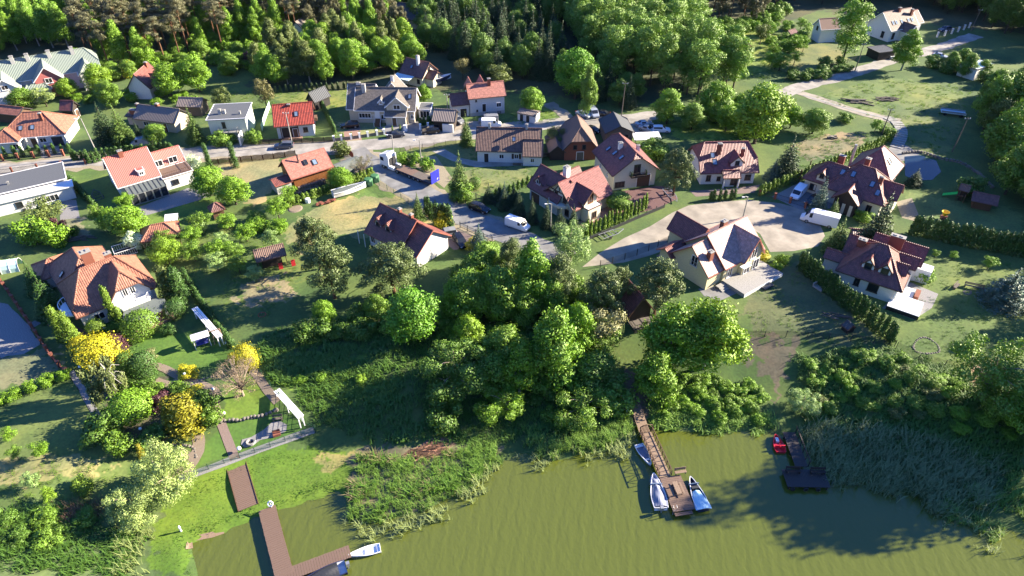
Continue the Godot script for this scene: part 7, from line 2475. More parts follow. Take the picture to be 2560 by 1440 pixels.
func pole(label: String, at: Vector3, h: float, lamp: bool, lean := 0.0, mat := "concrete") -> void:
	var o := thing("street_lamp" if lamp else "utility_pole", label, "street lamp" if lamp else "utility pole", at)
	o.rotation.z = lean
	var st := tool()
	tube(st, [Vector3(0, -0.4, 0), Vector3(0, h, 0)], [0.15, 0.09], 8)
	part("pole", st, mats[mat], o)
	if lamp:
		var a := tool()
		tube(a, [Vector3(0, h - 0.1, 0), Vector3(-0.5, h + 0.15, 0.2), Vector3(-0.9, h + 0.15, 0.35)], [0.04, 0.04, 0.04], 5)
		part("arm", a, mats.metal_grey, o)
		block(o, "lamp_head", Vector3(-1.3, h + 0.06, 0.28), Vector3(-0.8, h + 0.22, 0.52), "trim_white")
	else:
		var a := tool()
		beam(a, Vector3(-0.7, h - 0.3, 0), Vector3(0.7, h - 0.3, 0), 0.09, 0.09)
		part("crossarm", a, mats.metal_grey, o)
		for x in [-0.6, 0.6]:
			block(o, "insulator", Vector3(x - 0.05, h - 0.24, -0.05), Vector3(x + 0.05, h - 0.05, 0.05), "trim_white")


func wire(label: String, a: Vector3, b: Vector3) -> void:
	var o := thing("overhead_wire", label, "wire", a)
	var st := tool()
	var pts := []
	var rad := []
	for i in 13:
		var t := i / 12.0
		pts.append((b - a) * t - Vector3(0, 4.0 * t * (1.0 - t) * 0.9, 0))
		rad.append(0.014)
	tube(st, pts, rad, 3)
	part("wire", st, mats.metal_dark, o)


func heap(called: String, label: String, category: String, at: Vector3, turn: float, pieces: int, long: float, spread: float, mat: String, piece: String, size := Vector2(0.12, 2.4)) -> void:
	var o := thing(called, label, category, at, turn)
	for k in pieces:
		var st := tool()
		var p := Vector3(rng.randf_range(-1, 1) * long, 0.08 + rng.randf() * 0.35, rng.randf_range(-1, 1) * spread)
		var d := Vector3(1, rng.randf_range(-0.12, 0.15), rng.randf_range(-0.4, 0.4)).normalized() * size.y * rng.randf_range(0.35, 0.6)
		beam(st, p - d, p + d, size.x * rng.randf_range(0.7, 1.6), size.x)
		part(piece, st, mats[mat], o)


func make_small_things() -> void:
	pole("leaning street lamp beside the rose roofed house and the main road", Vector3(-94.04, 4, -140.76), 9.2, true, 0.05)
	pole("utility pole in front of the red roofed house's porch", Vector3(-51.47, 4, -146.82), 8.0, false)
	pole("tall utility pole behind the black roofed workshop", Vector3(27.51, 4, -162.05), 9.0, false, -0.02, "wood_grey")
	pole("street lamp in the bushes beside the lorry", Vector3(-20.09, 4, -136.35), 6.2, true)
	pole("street lamp at the road junction before the lorry cab", Vector3(-26.66, 4, -140.17), 5.6, true)
	pole("utility pole at the corner of the carport", Vector3(-16.14, 4, -162.29), 6.0, false)
	pole("street lamp on the sandy turning area above the yellow house", Vector3(45.46, 4, -114.42), 4.9, true)
	pole("street lamp at the conifer hedge near the white delivery van", Vector3(7.4, 4, -110.68), 5.6, true)
	pole("wooden pole under the tall tree by the upper road", Vector3(98.91, 4, -193.76), 8.0, false, -0.03, "wood_grey")
	pole("wooden pole at the dark edge of the right hand forest", Vector3(101.15, 4, -142.94), 8.4, false, -0.03, "wood_grey")
	pole("slim wooden pole beside the concrete slab track", Vector3(88.9, 4, -152.17), 6.5, false, -0.02, "wood_grey")
	pole("thin pole at the forest edge above the pillar fence", Vector3(151.52, 4, -229.91), 7.0, false, -0.06, "wood_grey")
	wire("wire from the porch pole to the carport pole", Vector3(-51.47, 4, -146.82) + Vector3(0, 7.7, 0), Vector3(-16.14, 4, -162.29) + Vector3(0, 5.8, 0))
	wire("wire from the carport pole to the workshop pole", Vector3(-16.14, 4, -162.29) + Vector3(0, 5.8, 0), Vector3(27.51, 4, -162.05) + Vector3(0, 8.8, 0))
	wire("wire from the workshop pole towards the trees on the right", Vector3(27.51, 4, -162.05) + Vector3(0, 8.8, 0), Vector3(53.47, 4, -166.47) + Vector3(0, 8.6, 0))
	wire("wire between the two wooden poles by the upper road", Vector3(98.91, 4, -193.76) + Vector3(0, 7.8, 0), Vector3(76.74, 4, -188.2) + Vector3(0, 7.0, 0))
	var o: Node3D
	# concrete slabs on the farm track
	o = thing("slab_track", "curving track of pale concrete slabs leading to the many gabled house", "track", Vector3(96.6, 4, -160.38))
	var line := smooth_line([P(94.6,-161.3),P(95.4,-159),P(94.9,-155.3),P(92.6,-150.2),P(88.8,-144.6)], 1.25)
	for i in line.size() - 1:
		var d: Vector2 = line[i + 1] - line[i]
		var sl := tool()
		box(sl, Vector3.ZERO, Vector3(1.08, 0.12, 2.7))
		var s := part("slab", sl, mats.concrete, o)
		s.position = on_ground(line[i].x, line[i].y, 0.1) - o.position
		s.rotation.y = -d.angle()
	var st := tool()
	ribbon(st, [P(78.1,-176.1),P(82.1,-171.9),P(86.7,-167.2),P(91.2,-163.3),P(94.2,-161.3)], 0.7, 0.08)
	structure(part("concrete_strip", st, mats.concrete))
	# pond of the many gabled house
	var pond := tool()
	matte("still_water", lin(0.015, 0.03, 0.05), 0.04)
	sheet(pond, [P(89.2,-140.6),P(93,-141.3),P(95.4,-138.6),P(93.9,-133.4),P(90.2,-129.8),P(86.6,-129.5),P(85.2,-131.6)], 0.06)
	structure(part("pond_water", pond, mats.still_water))
	stone_row("stone_bank", "stone bank curving round the pond of the many gabled house", [P(89.2,-141.9),P(93.6,-142.5),P(96.6,-139.4),P(100.2,-137.5),P(101.4,-133),P(101.2,-126.4)], 0.7, 2)
	boat("upturned_boat", "small white boat lying upside down on the pond's stone bank", Vector3(96.35, 4, -138.82), -0.753, 3.0, 1.3, 0.5, "white", "white", 0.0).rotation.x = PI
	# playground
	o = thing("play_tower", "wooden play tower with small roof and a bright green slide", "play tower", Vector3(91.73, 4, -121.47), -0.6)
	for x in [-0.7, 0.7]:
		for z in [-0.7, 0.7]:
			block(o, "post", Vector3(x - 0.06, 0, z - 0.06), Vector3(x + 0.06, 2.6, z + 0.06), "wood_brown")
	block(o, "platform", Vector3(-0.8, 1.2, -0.8), Vector3(0.8, 1.3, 0.8), "wood_brown")
	wing(o, -0.95, 0.95, -0.95, 0.95, 2.6, 0.9, "x", "wood_dark", "roof_barn", 0.6)
	st = tool()
	slab(st, [Vector3(-3.2, 0.2, -0.35), Vector3(-3.2, 0.2, 0.35), Vector3(-0.8, 1.35, 0.35), Vector3(-0.8, 1.35, -0.35)], Vector3.RIGHT, Vector3.BACK, 0.06)
	for z in [-0.38, 0.38]:
		beam(st, Vector3(-3.2, 0.3, z), Vector3(-0.8, 1.45, z), 0.05, 0.18)
	part("slide", st, mats.plastic_green, o)
	o = thing("cement_mixer", "orange machine with a yellow hopper on the lawn below the slide", "machine", Vector3(84.71, 4, -114.13))
	st = tool()
	lathe(st, Vector3(0, 1.0, 0), [Vector2(0.25, -0.2), Vector2(0.55, 0.35), Vector2(0.75, 0.7), Vector2(0.7, 0.7), Vector2(0.2, 0.0)], 14)
	part("hopper", st, mats.plastic_yellow, o)
	block(o, "engine", Vector3(-0.5, 0.2, -0.4), Vector3(0.6, 0.75, 0.4), "trim_red")
	for x in [-0.5, 0.5]:
		st = tool()
		lathe(st, Vector3.ZERO, [Vector2(0.02, -0.06), Vector2(0.25, -0.06), Vector2(0.25, 0.06), Vector2(0.02, 0.06)], 10)
		var k := part("wheel", st, mats.rubber, o)
		k.position = Vector3(x, 0.25, 0.45)
		k.rotation.x = PI / 2
	bench("short pale bench on the right hand lawn, left one by the fire place", Vector3(75.41, 4, -91.71), 0.7, 0.0, 1.8, "wood_grey")
	bench("long pale bench on the right hand lawn, right one by the fire place", Vector3(77.58, 4, -92.6), -0.4, 0.0, 3.0, "wood_grey")
	stone_row("fire_place", "little ring of stones beside the benches on the right lawn", [P(76.8,-91.1),P(77.6,-91.5),P(78.1,-91.2),P(77.5,-90.5),P(76.8,-90.5),P(76.8,-90.9)], 0.35)
	stone_row("stone_ring", "round stone edged bed at the lower end of the right lawn", [P(61.8,-77.3),P(63.5,-79.2),P(65.1,-79.4),P(65.8,-77.9),P(65.3,-76.3),P(63.4,-75.9),P(61.9,-76.3),P(61.8,-77.2)], 0.4)
	o = thing("wicker_lounger", "pale wicker lounger beside the tall hedge of the yellow house's yard", "lounger", Vector3(52.4, 4, -91.93), -1.0)
	block(o, "seat", Vector3(-0.9, 0.1, -0.5), Vector3(0.9, 0.4, 0.5), "concrete")
	block(o, "backrest", Vector3(-0.95, 0.4, -0.5), Vector3(-0.75, 0.9, 0.5), "concrete")
	o = thing("compost_bin", "small dark hut shaped bin near the lower end of the hedge", "bin", Vector3(53.18, 4, -81.23), 0.4)
	wing(o, -0.8, 0.8, -0.7, 0.7, 0.9, 0.7, "z", "wood_black", "roof_dark", 0.1)
	heap("timber_heap", "scattered boards on the ground by the dark hut shaped bin", "timber", Vector3(52.33, 4, -84.55), -0.5, 8, 1.6, 0.8, "wood_grey", "board")
	heap("timber_heap", "big heap of grey branches in the upper right meadow", "timber", Vector3(98.92, 4, -172.92), 0.1, 26, 2.2, 1.0, "wood_grey", "branch", Vector2(0.14, 3.0))
	heap("timber_heap", "rows of grey planks lying left of the branch heap", "timber", Vector3(90.04, 4, -171.86), -0.35, 14, 3.0, 0.9, "wood_grey", "plank", Vector2(0.2, 4.0))
	heap("timber_heap", "pile of old wood and a wheel beside the brick barn", "timber", Vector3(8.94, 4, -141.35), 0.3, 14, 1.4, 0.9, "wood_grey", "branch", Vector2(0.12, 2.0))
	heap("branch_heap", "heap of rusty cut branches above the reeds", "branches", Vector3(-11.92, 0.8, -59.66), 0.3, 60, 2.6, 1.1, "wood_brown", "branch", Vector2(0.06, 1.8))
	heap("timber_heap", "driftwood and boards on the slope at the photo's right edge", "timber", Vector3(69.51, 4, -71.14), 0.8, 12, 1.2, 1.0, "wood_grey", "board", Vector2(0.2, 1.6))
	heap("rubble_heap", "small heap of rubble on the bare patch by the hedge", "rubble", Vector3(76.25, 4, -150.21), 0.1, 12, 1.0, 0.6, "stone", "stone", Vector2(0.3, 0.8))
	# long trailer on the meadow
	o = thing("flat_trailer", "pale flat farm trailer at the dark forest edge", "trailer", Vector3(111.47, 4, -163.26), -0.35)
	block(o, "bed", Vector3(-2.8, 0.7, -1.0), Vector3(2.8, 0.95, 1.0), "roof_pale")
	for z in [-1.0, 0.94]:
		block(o, "side_board", Vector3(-2.8, 0.953, z), Vector3(2.8, 1.25, z + 0.06), "metal_grey")
	for x in [-1.8, 1.8]:
		for z in [-0.9, 0.9]:
			var w := tool()
			lathe(w, Vector3.ZERO, [Vector2(0.02, -0.1), Vector2(0.4, -0.1), Vector2(0.4, 0.1), Vector2(0.02, 0.1)], 12)
			var k := part("wheel", w, mats.rubber, o)
			k.position = Vector3(x, 0.4, z)
			k.rotation.x = PI / 2
	# around the log house
	o = boat("covered_hull", "long white boat hull laid up under grey sheets on the lawn", Vector3(-33.69, 4, -124.08), 0.535, 7.2, 2.2, 1.3, "white", "white", 0.1)
	cover(o, -3.5, 3.2, 1.1, 1.35, 0.35, "canvas_grey")
	for p in [[Vector3(-30.41, 4, -127.75), "dark green covered hay bale box nearer the hedge"], [Vector3(-29.3, 4, -129.3), "dark green covered hay bale box nearer the road"]]:
		o = thing("covered_box", p[1], "covered box", p[0], 0.5)
		st = tool()
		lathe(st, Vector3(0, 0, 0), [Vector2(1.0, 0), Vector2(1.0, 1.2), Vector2(0.8, 1.5), Vector2(0.02, 1.55)], 8)
		part("cover", st, mats.cover_green, o)
		block(o, "door", Vector3(-0.5, 0.1, 0.93), Vector3(0.5, 1.1, 0.99), "fence_green")
	o = thing("tunnel_tent", "grey tunnel shaped tent between log house and bare tree", "tent", Vector3(-36.24, 4, -134.31), 0.75)
	st = tool()
	for k in 10:
		var a0 := PI * k / 10.0
		var a1 := PI * (k + 1) / 10.0
		quad(st, Vector3(-3.0, 2.3 * sin(a0), -1.8 * cos(a0)), Vector3(3.0, 2.3 * sin(a0), -1.8 * cos(a0)), Vector3(3.0, 2.3 * sin(a1), -1.8 * cos(a1)), Vector3(-3.0, 2.3 * sin(a1), -1.8 * cos(a1)))
	part("canvas", st, mats.canvas_grey, o)
	st = tool()
	for x in [-3.0, 3.0]:
		for k in 10:
			var a0 := PI * k / 10.0
			var a1 := PI * (k + 1) / 10.0
			tri(st, Vector3(x, 0, 0), Vector3(x, 2.28 * sin(a0), -1.78 * cos(a0)), Vector3(x, 2.28 * sin(a1), -1.78 * cos(a1)))
	part("end_wall", st, mats.film_green, o)
	heap("firewood_heap", "low pile of firewood and bricks beside the laid up hull", "firewood", Vector3(-37.88, 4, -120.21), 0.5, 30, 1.8, 0.6, "brick_red", "log", Vector2(0.2, 0.6))
	heap("firewood_heap", "bright split firewood thrown down under the log house wall", "firewood", Vector3(-42.69, 4, -125.06), 0.6, 30, 2.4, 0.5, "deck_light", "log", Vector2(0.2, 0.6))
	o = thing("round_pool", "shallow round sand bed with a pale rim on the dry lawn", "sand bed", Vector3(-43.61, 4, -118.03))
	st = tool()
	lathe(st, Vector3.ZERO, [Vector2(0.02, 0.14), Vector2(1.2, 0.12), Vector2(1.5, 0.0)], 18)
	part("bed", st, mats.gravel_beige, o)
	o = thing("water_tank", "white plastic water tank at the end of the firewood heap", "tank", Vector3(-41.62, 4, -120.52))
	st = tool()
	lathe(st, Vector3.ZERO, [Vector2(0.5, 0), Vector2(0.55, 0.4), Vector2(0.5, 0.9), Vector2(0.15, 1.0), Vector2(0.02, 1.0)], 12)
	part("tank", st, mats.cloth_white, o)
	# left side
	o = thing("greenhouse", "small pale domed greenhouse by the brick pillar wall", "greenhouse", Vector3(-88.69, 4, -97.7), 0.3)
	st = tool()
	for k in 8:
		var a0 := PI * k / 8.0
		var a1 := PI * (k + 1) / 8.0
		quad(st, Vector3(-1.4, 1.9 * sin(a0), -1.3 * cos(a0)), Vector3(1.4, 1.9 * sin(a0), -1.3 * cos(a0)), Vector3(1.4, 1.9 * sin(a1), -1.3 * cos(a1)), Vector3(-1.4, 1.9 * sin(a1), -1.3 * cos(a1)))
	part("film", st, mats.film_green, o)
	for x in [-1.4, 0.0, 1.4]:
		st = tool()
		for k in 8:
			var a0 := PI * k / 8.0
			var a1 := PI * (k + 1) / 8.0
			beam(st, Vector3(x, 1.93 * sin(a0), -1.33 * cos(a0)), Vector3(x, 1.93 * sin(a1), -1.33 * cos(a1)), 0.05, 0.05)
		part("hoop", st, mats.trim_white, o)
	o = thing("sun_shelter", "tilted white canvas shelter on the lawn between two round bushes", "shelter", Vector3(-65.86, 4, -112.39), 0.2)
	st = tool()
	slab(st, [Vector3(-1.2, 1.3, 0.9), Vector3(1.2, 1.3, 0.9), Vector3(1.2, 1.9, -0.7), Vector3(-1.2, 1.9, -0.7)], Vector3.RIGHT, Vector3.BACK, 0.08)
	part("canvas", st, mats.cloth_white, o)
	posts(o, [[-1.1, 0.8], [1.1, 0.8], [-1.1, -0.6], [1.1, -0.6]], 0, 1.4, 0.08, "metal_grey", "post")
	o = thing("dog_pen", "white railed pen with a dark floor behind the villa's chimneys", "pen", Vector3(-70.78, 4, -102.64), 0.6)
	block(o, "floor", Vector3(-1.8, 0, -1.4), Vector3(1.8, 0.12, 1.4), "metal_dark")
	railing(o, [[-1.8, -1.4], [1.8, -1.4], [1.8, 1.4], [-1.8, 1.4], [-1.8, -1.4]], 0.1, 1.2, "trim_white")
	heap("timber_heap", "stacked timber under the shrubs between the two left gardens", "timber", Vector3(-81.06, 4, -107.1), 0.1, 14, 2.0, 0.7, "wood_grey", "board", Vector2(0.15, 2.0))
	o = thing("garden_figure", "little white post standing on the lake lawn", "post", Vector3(-40.84, 0.45, -47.94))
	st = tool()
	lathe(st, Vector3.ZERO, [Vector2(0.12, 0), Vector2(0.1, 0.5), Vector2(0.16, 0.8), Vector2(0.1, 1.05), Vector2(0.01, 1.15)], 8)
	part("figure", st, mats.white, o)
	o = thing("trampoline", "small round net lying on the shaded lawn below the timber shelter", "net", Vector3(-40.62, 4, -84.75))
	st = tool()
	lathe(st, Vector3(0, 0.3, 0), [Vector2(0.55, 0.0), Vector2(0.62, 0.05), Vector2(0.66, 0.0)], 16)
	part("rim", st, mats.lamp_red, o)
	for k in 3:
		var a := TAU * k / 3.0
		block(o, "leg", Vector3(0.58 * cos(a) - 0.03, 0, 0.58 * sin(a) - 0.03), Vector3(0.58 * cos(a) + 0.03, 0.3, 0.58 * sin(a) + 0.03), "metal_grey")
	st = tool()
	ribbon(st, [P(-39.1,-45.8),P(-39.5,-46.9),P(-38.4,-47.3),P(-37.1,-47.7),P(-35.8,-48.3)], 0.7, 0.06, 0.2)
	structure(part("beach", st, mats.deck_light))
	o = thing("sign_board", "small yellow notice board before the thuja hedge by the main road", "sign", Vector3(-77.09, 4, -142.54), 0.2)
	block(o, "board", Vector3(-0.4, 0.9, 0), Vector3(0.4, 1.6, 0.05), "plastic_yellow")
	block(o, "post", Vector3(-0.04, 0, -0.06), Vector3(0.04, 1.6, -0.003), "metal_grey")



# ---------- single trees and shrubs: kind, foliage, where, height, width, label, group ----------

func make_plants() -> void:
	for a in [
		# the thicket between the lake and the houses
		["maple", "leaf_maple", Vector3(-15.18, 4, -78.84), 11, 9, "bright green broadleaf tree with clumped crown in front of the thicket"],
		["willow", "leaf_deep", Vector3(-8.43, 2.28, -69.51), 9.5, 11.5, "big round dark green tree standing alone above the reeds"],
		["birch", "leaf_birch", Vector3(3, 4, -85.43), 15, 8, "tall birch left of the pale round tree, over the side road's end"],
		["birch", "leaf_birch", Vector3(5.97, 2.03, -71.51), 15, 9.5, "yellow green birch in the middle of the thicket"],
		["birch", "leaf_bright", Vector3(1.11, 1.28, -69.9), 11, 7, "lower yellow green birch leaning over the dark thicket"],
		["birch", "leaf_bright", Vector3(23.58, 1.5, -75.03), 13, 11, "spreading birch above the jetty, left of its twin"],
		["birch", "leaf_lime", Vector3(29.42, 1.79, -75.13), 13.5, 12, "spreading golden green birch above the bank, right of its twin"],
		["birch", "leaf_bright", Vector3(20.61, 0.45, -69.43), 10, 8, "shorter birch hanging over the boathouse path"],
		["willow", "leaf_pale", Vector3(10.53, 4, -100.4), 8.5, 8.5, "pale silvery green round tree below the thuja row"],
		["pine", "leaf_pine", Vector3(-34.01, 4, -97.6), 12, 9, "big pine nearest the dry lawn, upper of the left pair"],
		["pine", "leaf_pine", Vector3(-29.8, 4, -89.4), 12.5, 10.5, "big pine with bare stem, lower of the left pair"],
		["pine", "leaf_pine", Vector3(-19.9, 4, -90.51), 11, 11.5, "broad round pine in front of the maroon gable house"],
		["pine", "leaf_pine", Vector3(-0.32, 4, -92.24), 11, 6, "slim pine above the end of the side road"],
		["pine", "leaf_pine", Vector3(7.39, 4, -86.61), 12, 7.5, "pine rising between the tall birch and the pale round tree"],
		["pine", "leaf_pine", Vector3(14.24, 3.79, -83.46), 11, 8, "pine left of the A-frame hut"],
		["pine", "leaf_pine", Vector3(17.39, 4, -87.29), 9, 5, "slender pine just above the A-frame hut"],
		["pine", "leaf_pine", Vector3(23.25, 3.96, -85.23), 11.5, 9.5, "pine in front of the yellow house's gable"],
		["pine", "leaf_pine", Vector3(-21.92, 4, -88.63), 4, 3, "young pine beside the bright green broadleaf tree"],
		["fruit", "leaf_blossom", Vector3(14.61, 2.7, -78.98), 7.5, 7, "half bare blossoming tree between birch and hut"],
		["maple", "leaf_mid", Vector3(-5.51, 4, -91.16), 9, 7, "broadleaf tree below the white gable of the maroon house"],
		["maple", "leaf_bright", Vector3(-4.18, 4, -95.24), 7, 5.5, "yellow green broadleaf tree below the blue spruce"],
		["maple", "leaf_mid", Vector3(-6.96, 4, -83.48), 11, 8, "broadleaf tree in the thicket right of the bright green tree"],
		["maple", "leaf_mid", Vector3(-2.13, 4, -84), 11, 8, "broadleaf tree deep in the thicket left of the tall birch"],
		["maple", "leaf_bright", Vector3(-9.2, 4, -83.62), 9, 5, "narrow light green tree in the thicket"],
		["maple", "leaf_lime", Vector3(-6.74, 3.92, -78.38), 5.5, 5.5, "lime green young tree in front of the thicket"],
		["maple", "leaf_bright", Vector3(9.96, 2.83, -77.52), 10, 6, "bright broadleaf tree right of the yellow green birch"],
		["maple", "leaf_mid", Vector3(-1.15, 2.49, -73.73), 9, 8, "broadleaf tree behind the big round dark tree"],
		["maple", "leaf_deep", Vector3(11.96, 0.97, -70.99), 8, 8, "dark broadleaf tree above the jetty's path"],
		["maple", "leaf_mid", Vector3(-2.54, 1.59, -70.34), 8, 7, "dark tree squeezed between round tree and birch"],
		["maple", "leaf_bright", Vector3(-29.59, 4, -81.97), 6, 3.8, "slim light green tree at the thicket's left end"],
		["bush", "leaf_mid", Vector3(14.46, 0.45, -67.73), 5, 7, "bush at the left side of the jetty's start"],
		["willow", "leaf_mid", Vector3(9.68, 0.51, -65.57), 6.5, 9, "willow bush over the reeds left of the jetty"],
		["willow", "leaf_bright", Vector3(-1.67, 0.64, -66.31), 5.5, 7.5, "yellow green willow bush at the water's edge"],
		["bush", "leaf_deep", Vector3(-9.39, 1.33, -64.43), 4, 6, "dark bush below the big round tree"],
		# conifers among the houses
		["spruce", "leaf_spruce_lit", Vector3(-10.6, 4, -122.47), 11, 6, "spruce beside the lorry's blue tail panel"],
		["spruce", "leaf_spruce_lit", Vector3(-10.68, 4, -146.38), 8.5, 4.2, "spruce at the left end of the old farmhouse"],
		["spruce", "leaf_blue_spruce", Vector3(-5.97, 4, -102.9), 6.5, 4.6, "blue grey spruce at the maroon house's drive"],
		["spruce", "leaf_spruce_lit", Vector3(-18.27, 4, -113.77), 6.5, 3.8, "young spruce behind the maroon gable house"],
		["spruce", "leaf_blue_spruce", Vector3(60.32, 4, -115.77), 9, 4.8, "blue spruce in front of the many gabled house"],
		["spruce", "leaf_spruce_lit", Vector3(62.64, 4, -113.93), 5, 3.8, "yellow green spruce below the blue spruce"],
		["spruce", "leaf_spruce_lit", Vector3(59.1, 4, -102.76), 8, 6, "green spruce beside the long white van"],
		["spruce", "leaf_spruce", Vector3(65.69, 4, -102.75), 13, 8.5, "broad dark spruce behind the dormer house"],
		["spruce", "leaf_spruce_dark", Vector3(58.7, 4, -130.65), 10, 8, "dark spruce at the right end of the red hipped house"],
		["spruce", "leaf_blue_spruce", Vector3(56.06, 4, -130.25), 5, 5, "small blue spruce in the corner of the thuja hedge"],
		["spruce", "leaf_spruce_lit", Vector3(-74.17, 4, -147.83), 9.5, 5.6, "yellow green spruce left of the mint white house"],
		["spruce", "leaf_spruce", Vector3(-94.87, 4, -148.22), 10, 8, "dark green spruce left of the twin spruces behind the main road"],
		["spruce", "leaf_spruce_lit", Vector3(-90.72, 4, -147.09), 10, 7, "sunlit spruce right of the twin spruces behind the main road"],
		["spruce", "leaf_spruce_dark", Vector3(-87.09, 4, -147.42), 6.5, 2.6, "narrow dark conifer before the low brown house"],
		["spruce", "leaf_blue_spruce", Vector3(81.43, 4, -87.95), 7.5, 9, "broad blue spruce at the photo's right edge"],
		["spruce", "leaf_spruce_dark", Vector3(85.15, 4, -127.72), 4, 4.6, "dark conifer bush at the pond's near edge"],
		["pine", "leaf_pine", Vector3(33.37, 4, -123.22), 12, 8, "tall grey green pine left of the red hipped house"],
		["fruit", "leaf_tan", Vector3(-13.76, 4, -186.96), 6.5, 5.5, "olive tan tree behind the block house"],
		["fruit", "leaf_olive", Vector3(-3.22, 4, -181.68), 7, 9, "wide half bare tree right of the block house"],
		["fruit", "leaf_tan", Vector3(-63.27, 4, -167.56), 8, 6.5, "tan leafed tree left of the red roofed house"],
		["fruit", "leaf_olive", Vector3(-73.73, 4, -166.11), 6.5, 6.5, "olive bushy tree behind the mint white house"],
		# broadleaf trees on the right
		["maple", "leaf_lime", Vector3(56.89, 4, -147.32), 16, 13.5, "huge yellow green tree behind the red hipped house"],
		["maple", "leaf_bright", Vector3(50.59, 4, -162.32), 10, 10, "bright rounded tree left of the huge yellow green one"],
		["maple", "leaf_bright", Vector3(38.19, 4, -158.01), 9.5, 7.5, "bright yellow green tree behind the white off road car"],
		["maple", "leaf_mid", Vector3(43.68, 4, -154.92), 7, 7, "mid green tree right of the parked cars"],
		["birch", "leaf_grove", Vector3(18.75, 4, -160.65), 15, 5, "tall birch in front of the bright round tree by the forest track"],
		["maple", "leaf_maple", Vector3(16.61, 4, -173.5), 15, 11, "large bright round tree by the forest track"],
		["maple", "leaf_bright", Vector3(4.97, 4, -164.33), 7.5, 7, "small bright tree beside the ruined shed"],
		["maple", "leaf_bright", Vector3(-23.11, 4, -170.53), 5.5, 5, "round light green tree behind the beige house"],
		["poplar", "leaf_bright", Vector3(97.49, 4, -199.95), 19, 11, "towering bright green tree in front of the white villa"],
		["birch", "leaf_bright", Vector3(112.49, 4, -194.38), 12, 9.5, "round crowned birch on the upper road"],
		["maple", "leaf_mid", Vector3(128.67, 4, -189.49), 7, 5, "small tree beside the white flat roofed shed"],
		["maple", "leaf_mid", Vector3(126.12, 4, -192.69), 5, 4, "shrubby tree left of the white flat roofed shed"],
		["maple", "leaf_mid", Vector3(72.29, 4, -152.58), 7, 7.5, "green tree beside the sandy track at the right"],
		["maple", "leaf_bright", Vector3(67.91, 4, -155.63), 6, 6, "light green tree right of the huge yellow green one"],
		["willow", "leaf_olive", Vector3(9.97, 4, -144.86), 6, 5.5, "light tree between farmhouse and barn"],
		["bush", "leaf_mid", Vector3(32.17, 4, -140.82), 4.5, 8, "green bushes behind the tall cream house"],
		["maple", "leaf_mid", Vector3(21.34, 4, -118.11), 4, 6, "bushy tree between the two cream houses"],
		["bush", "leaf_purple", Vector3(71.41, 4, -211.88), 3, 5, "dark red bush on the hillside meadow"],
		["fruit", "leaf_olive", Vector3(77.96, 4, -216.44), 7, 6, "olive tree at the upper hillside meadow"],
		["fruit", "leaf_bright", Vector3(86.36, 4, -209.7), 5.5, 6.5, "round bright fruit tree below the white cottage"],
		["fruit", "leaf_mid", Vector3(77.1, 4, -194.06), 6, 7, "green fruit tree on the hillside left of the upper road"],
		# left part of the village
		["maple", "leaf_bright", Vector3(-62.33, 4, -123.43), 7, 8, "bright round tree right of the rose roofed house, upper one"],
		["maple", "leaf_bright", Vector3(-56.01, 4, -119.71), 6.5, 7.5, "bright round tree right of the rose roofed house, lower one"],
		["fruit", "leaf_bright", Vector3(-76.46, 4, -116.62), 4.5, 4, "small round tree at the veranda's corner"],
		["fruit", "leaf_olive", Vector3(-89.36, 4, -111.79), 6, 8.5, "pale olive tree at the grey roofed modern house"],
		["bush", "leaf_bright", Vector3(-89.38, 4, -106.61), 5, 6.5, "bright round bush, left of the pair below the olive tree"],
		["bush", "leaf_bright", Vector3(-84.9, 4, -105.12), 5, 6, "bright round bush, right of the pair below the olive tree"],
		["bush", "leaf_purple", Vector3(-86.43, 4, -109), 3.5, 4, "dark red shrub behind the pair of bright bushes"],
		["fruit", "leaf_mid", Vector3(-79, 4, -111.02), 5.5, 4, "slim young tree on the garden boundary hedge"],
		["maple", "leaf_bright", Vector3(-71.94, 4, -108.24), 7, 8, "large bright tree below the rose roofed house"],
		["maple", "leaf_bright", Vector3(-76.12, 4, -110.01), 5.5, 5, "bright tree adjoining the large one below the rose roofed house"],
		["bush", "leaf_white", Vector3(-69.47, 4, -104.9), 3.5, 5, "white flowering shrub left of the tiled gazebo"],
		["clipped", "leaf_deep", Vector3(-66.8, 4, -107.64), 2.6, 2.8, "clipped dark ball above the tiled gazebo"],
		["clipped", "leaf_deep", Vector3(-64.62, 4, -109.34), 2.4, 3, "clipped dark ball beside the white canvas shelter"],
		["maple", "leaf_lime", Vector3(-61.44, 4, -99.29), 5.5, 6.5, "yellow green tree in front of the tiled gazebo"],
		["thuja", "leaf_thuja", Vector3(-66.67, 4, -135.21), 5.6, 2, "column thuja, left of two beside the main road"],
		["thuja", "leaf_thuja", Vector3(-61.13, 4, -135.57), 5.8, 2.2, "column thuja, right of two beside the main road"],
		["bush", "leaf_white", Vector3(-70.81, 4, -135.46), 3, 5, "white flowering shrub on the rose roofed house's roof terrace side"],
		["bush", "leaf_mid", Vector3(-67.51, 4, -146.88), 3.6, 6, "clipped green tree before the mint white house, left one"],
		["bush", "leaf_mid", Vector3(-60.49, 4, -147.52), 3.6, 4.6, "clipped green tree before the mint white house, right one"],
		["maple", "leaf_mid", Vector3(-83.14, 4, -147.04), 5.5, 5.6, "round dark green tree before the low brown house"],
		["bush", "leaf_olive", Vector3(-38.76, 4, -141.69), 3.4, 5, "olive shrub at the corner of the log house"],
		["bare", "leaf_tan", Vector3(-32.11, 4, -131.1), 5.5, 6, "bare pinkish tree between tunnel tent and side road"],
		["maple", "leaf_bright", Vector3(-35.96, 4, -126.7), 5, 6, "bright bushy tree between log house and tunnel tent"],
		["fruit", "leaf_bright", Vector3(-44.95, 4, -119.61), 4.5, 4.5, "light green tree at the lower corner of the log house"],
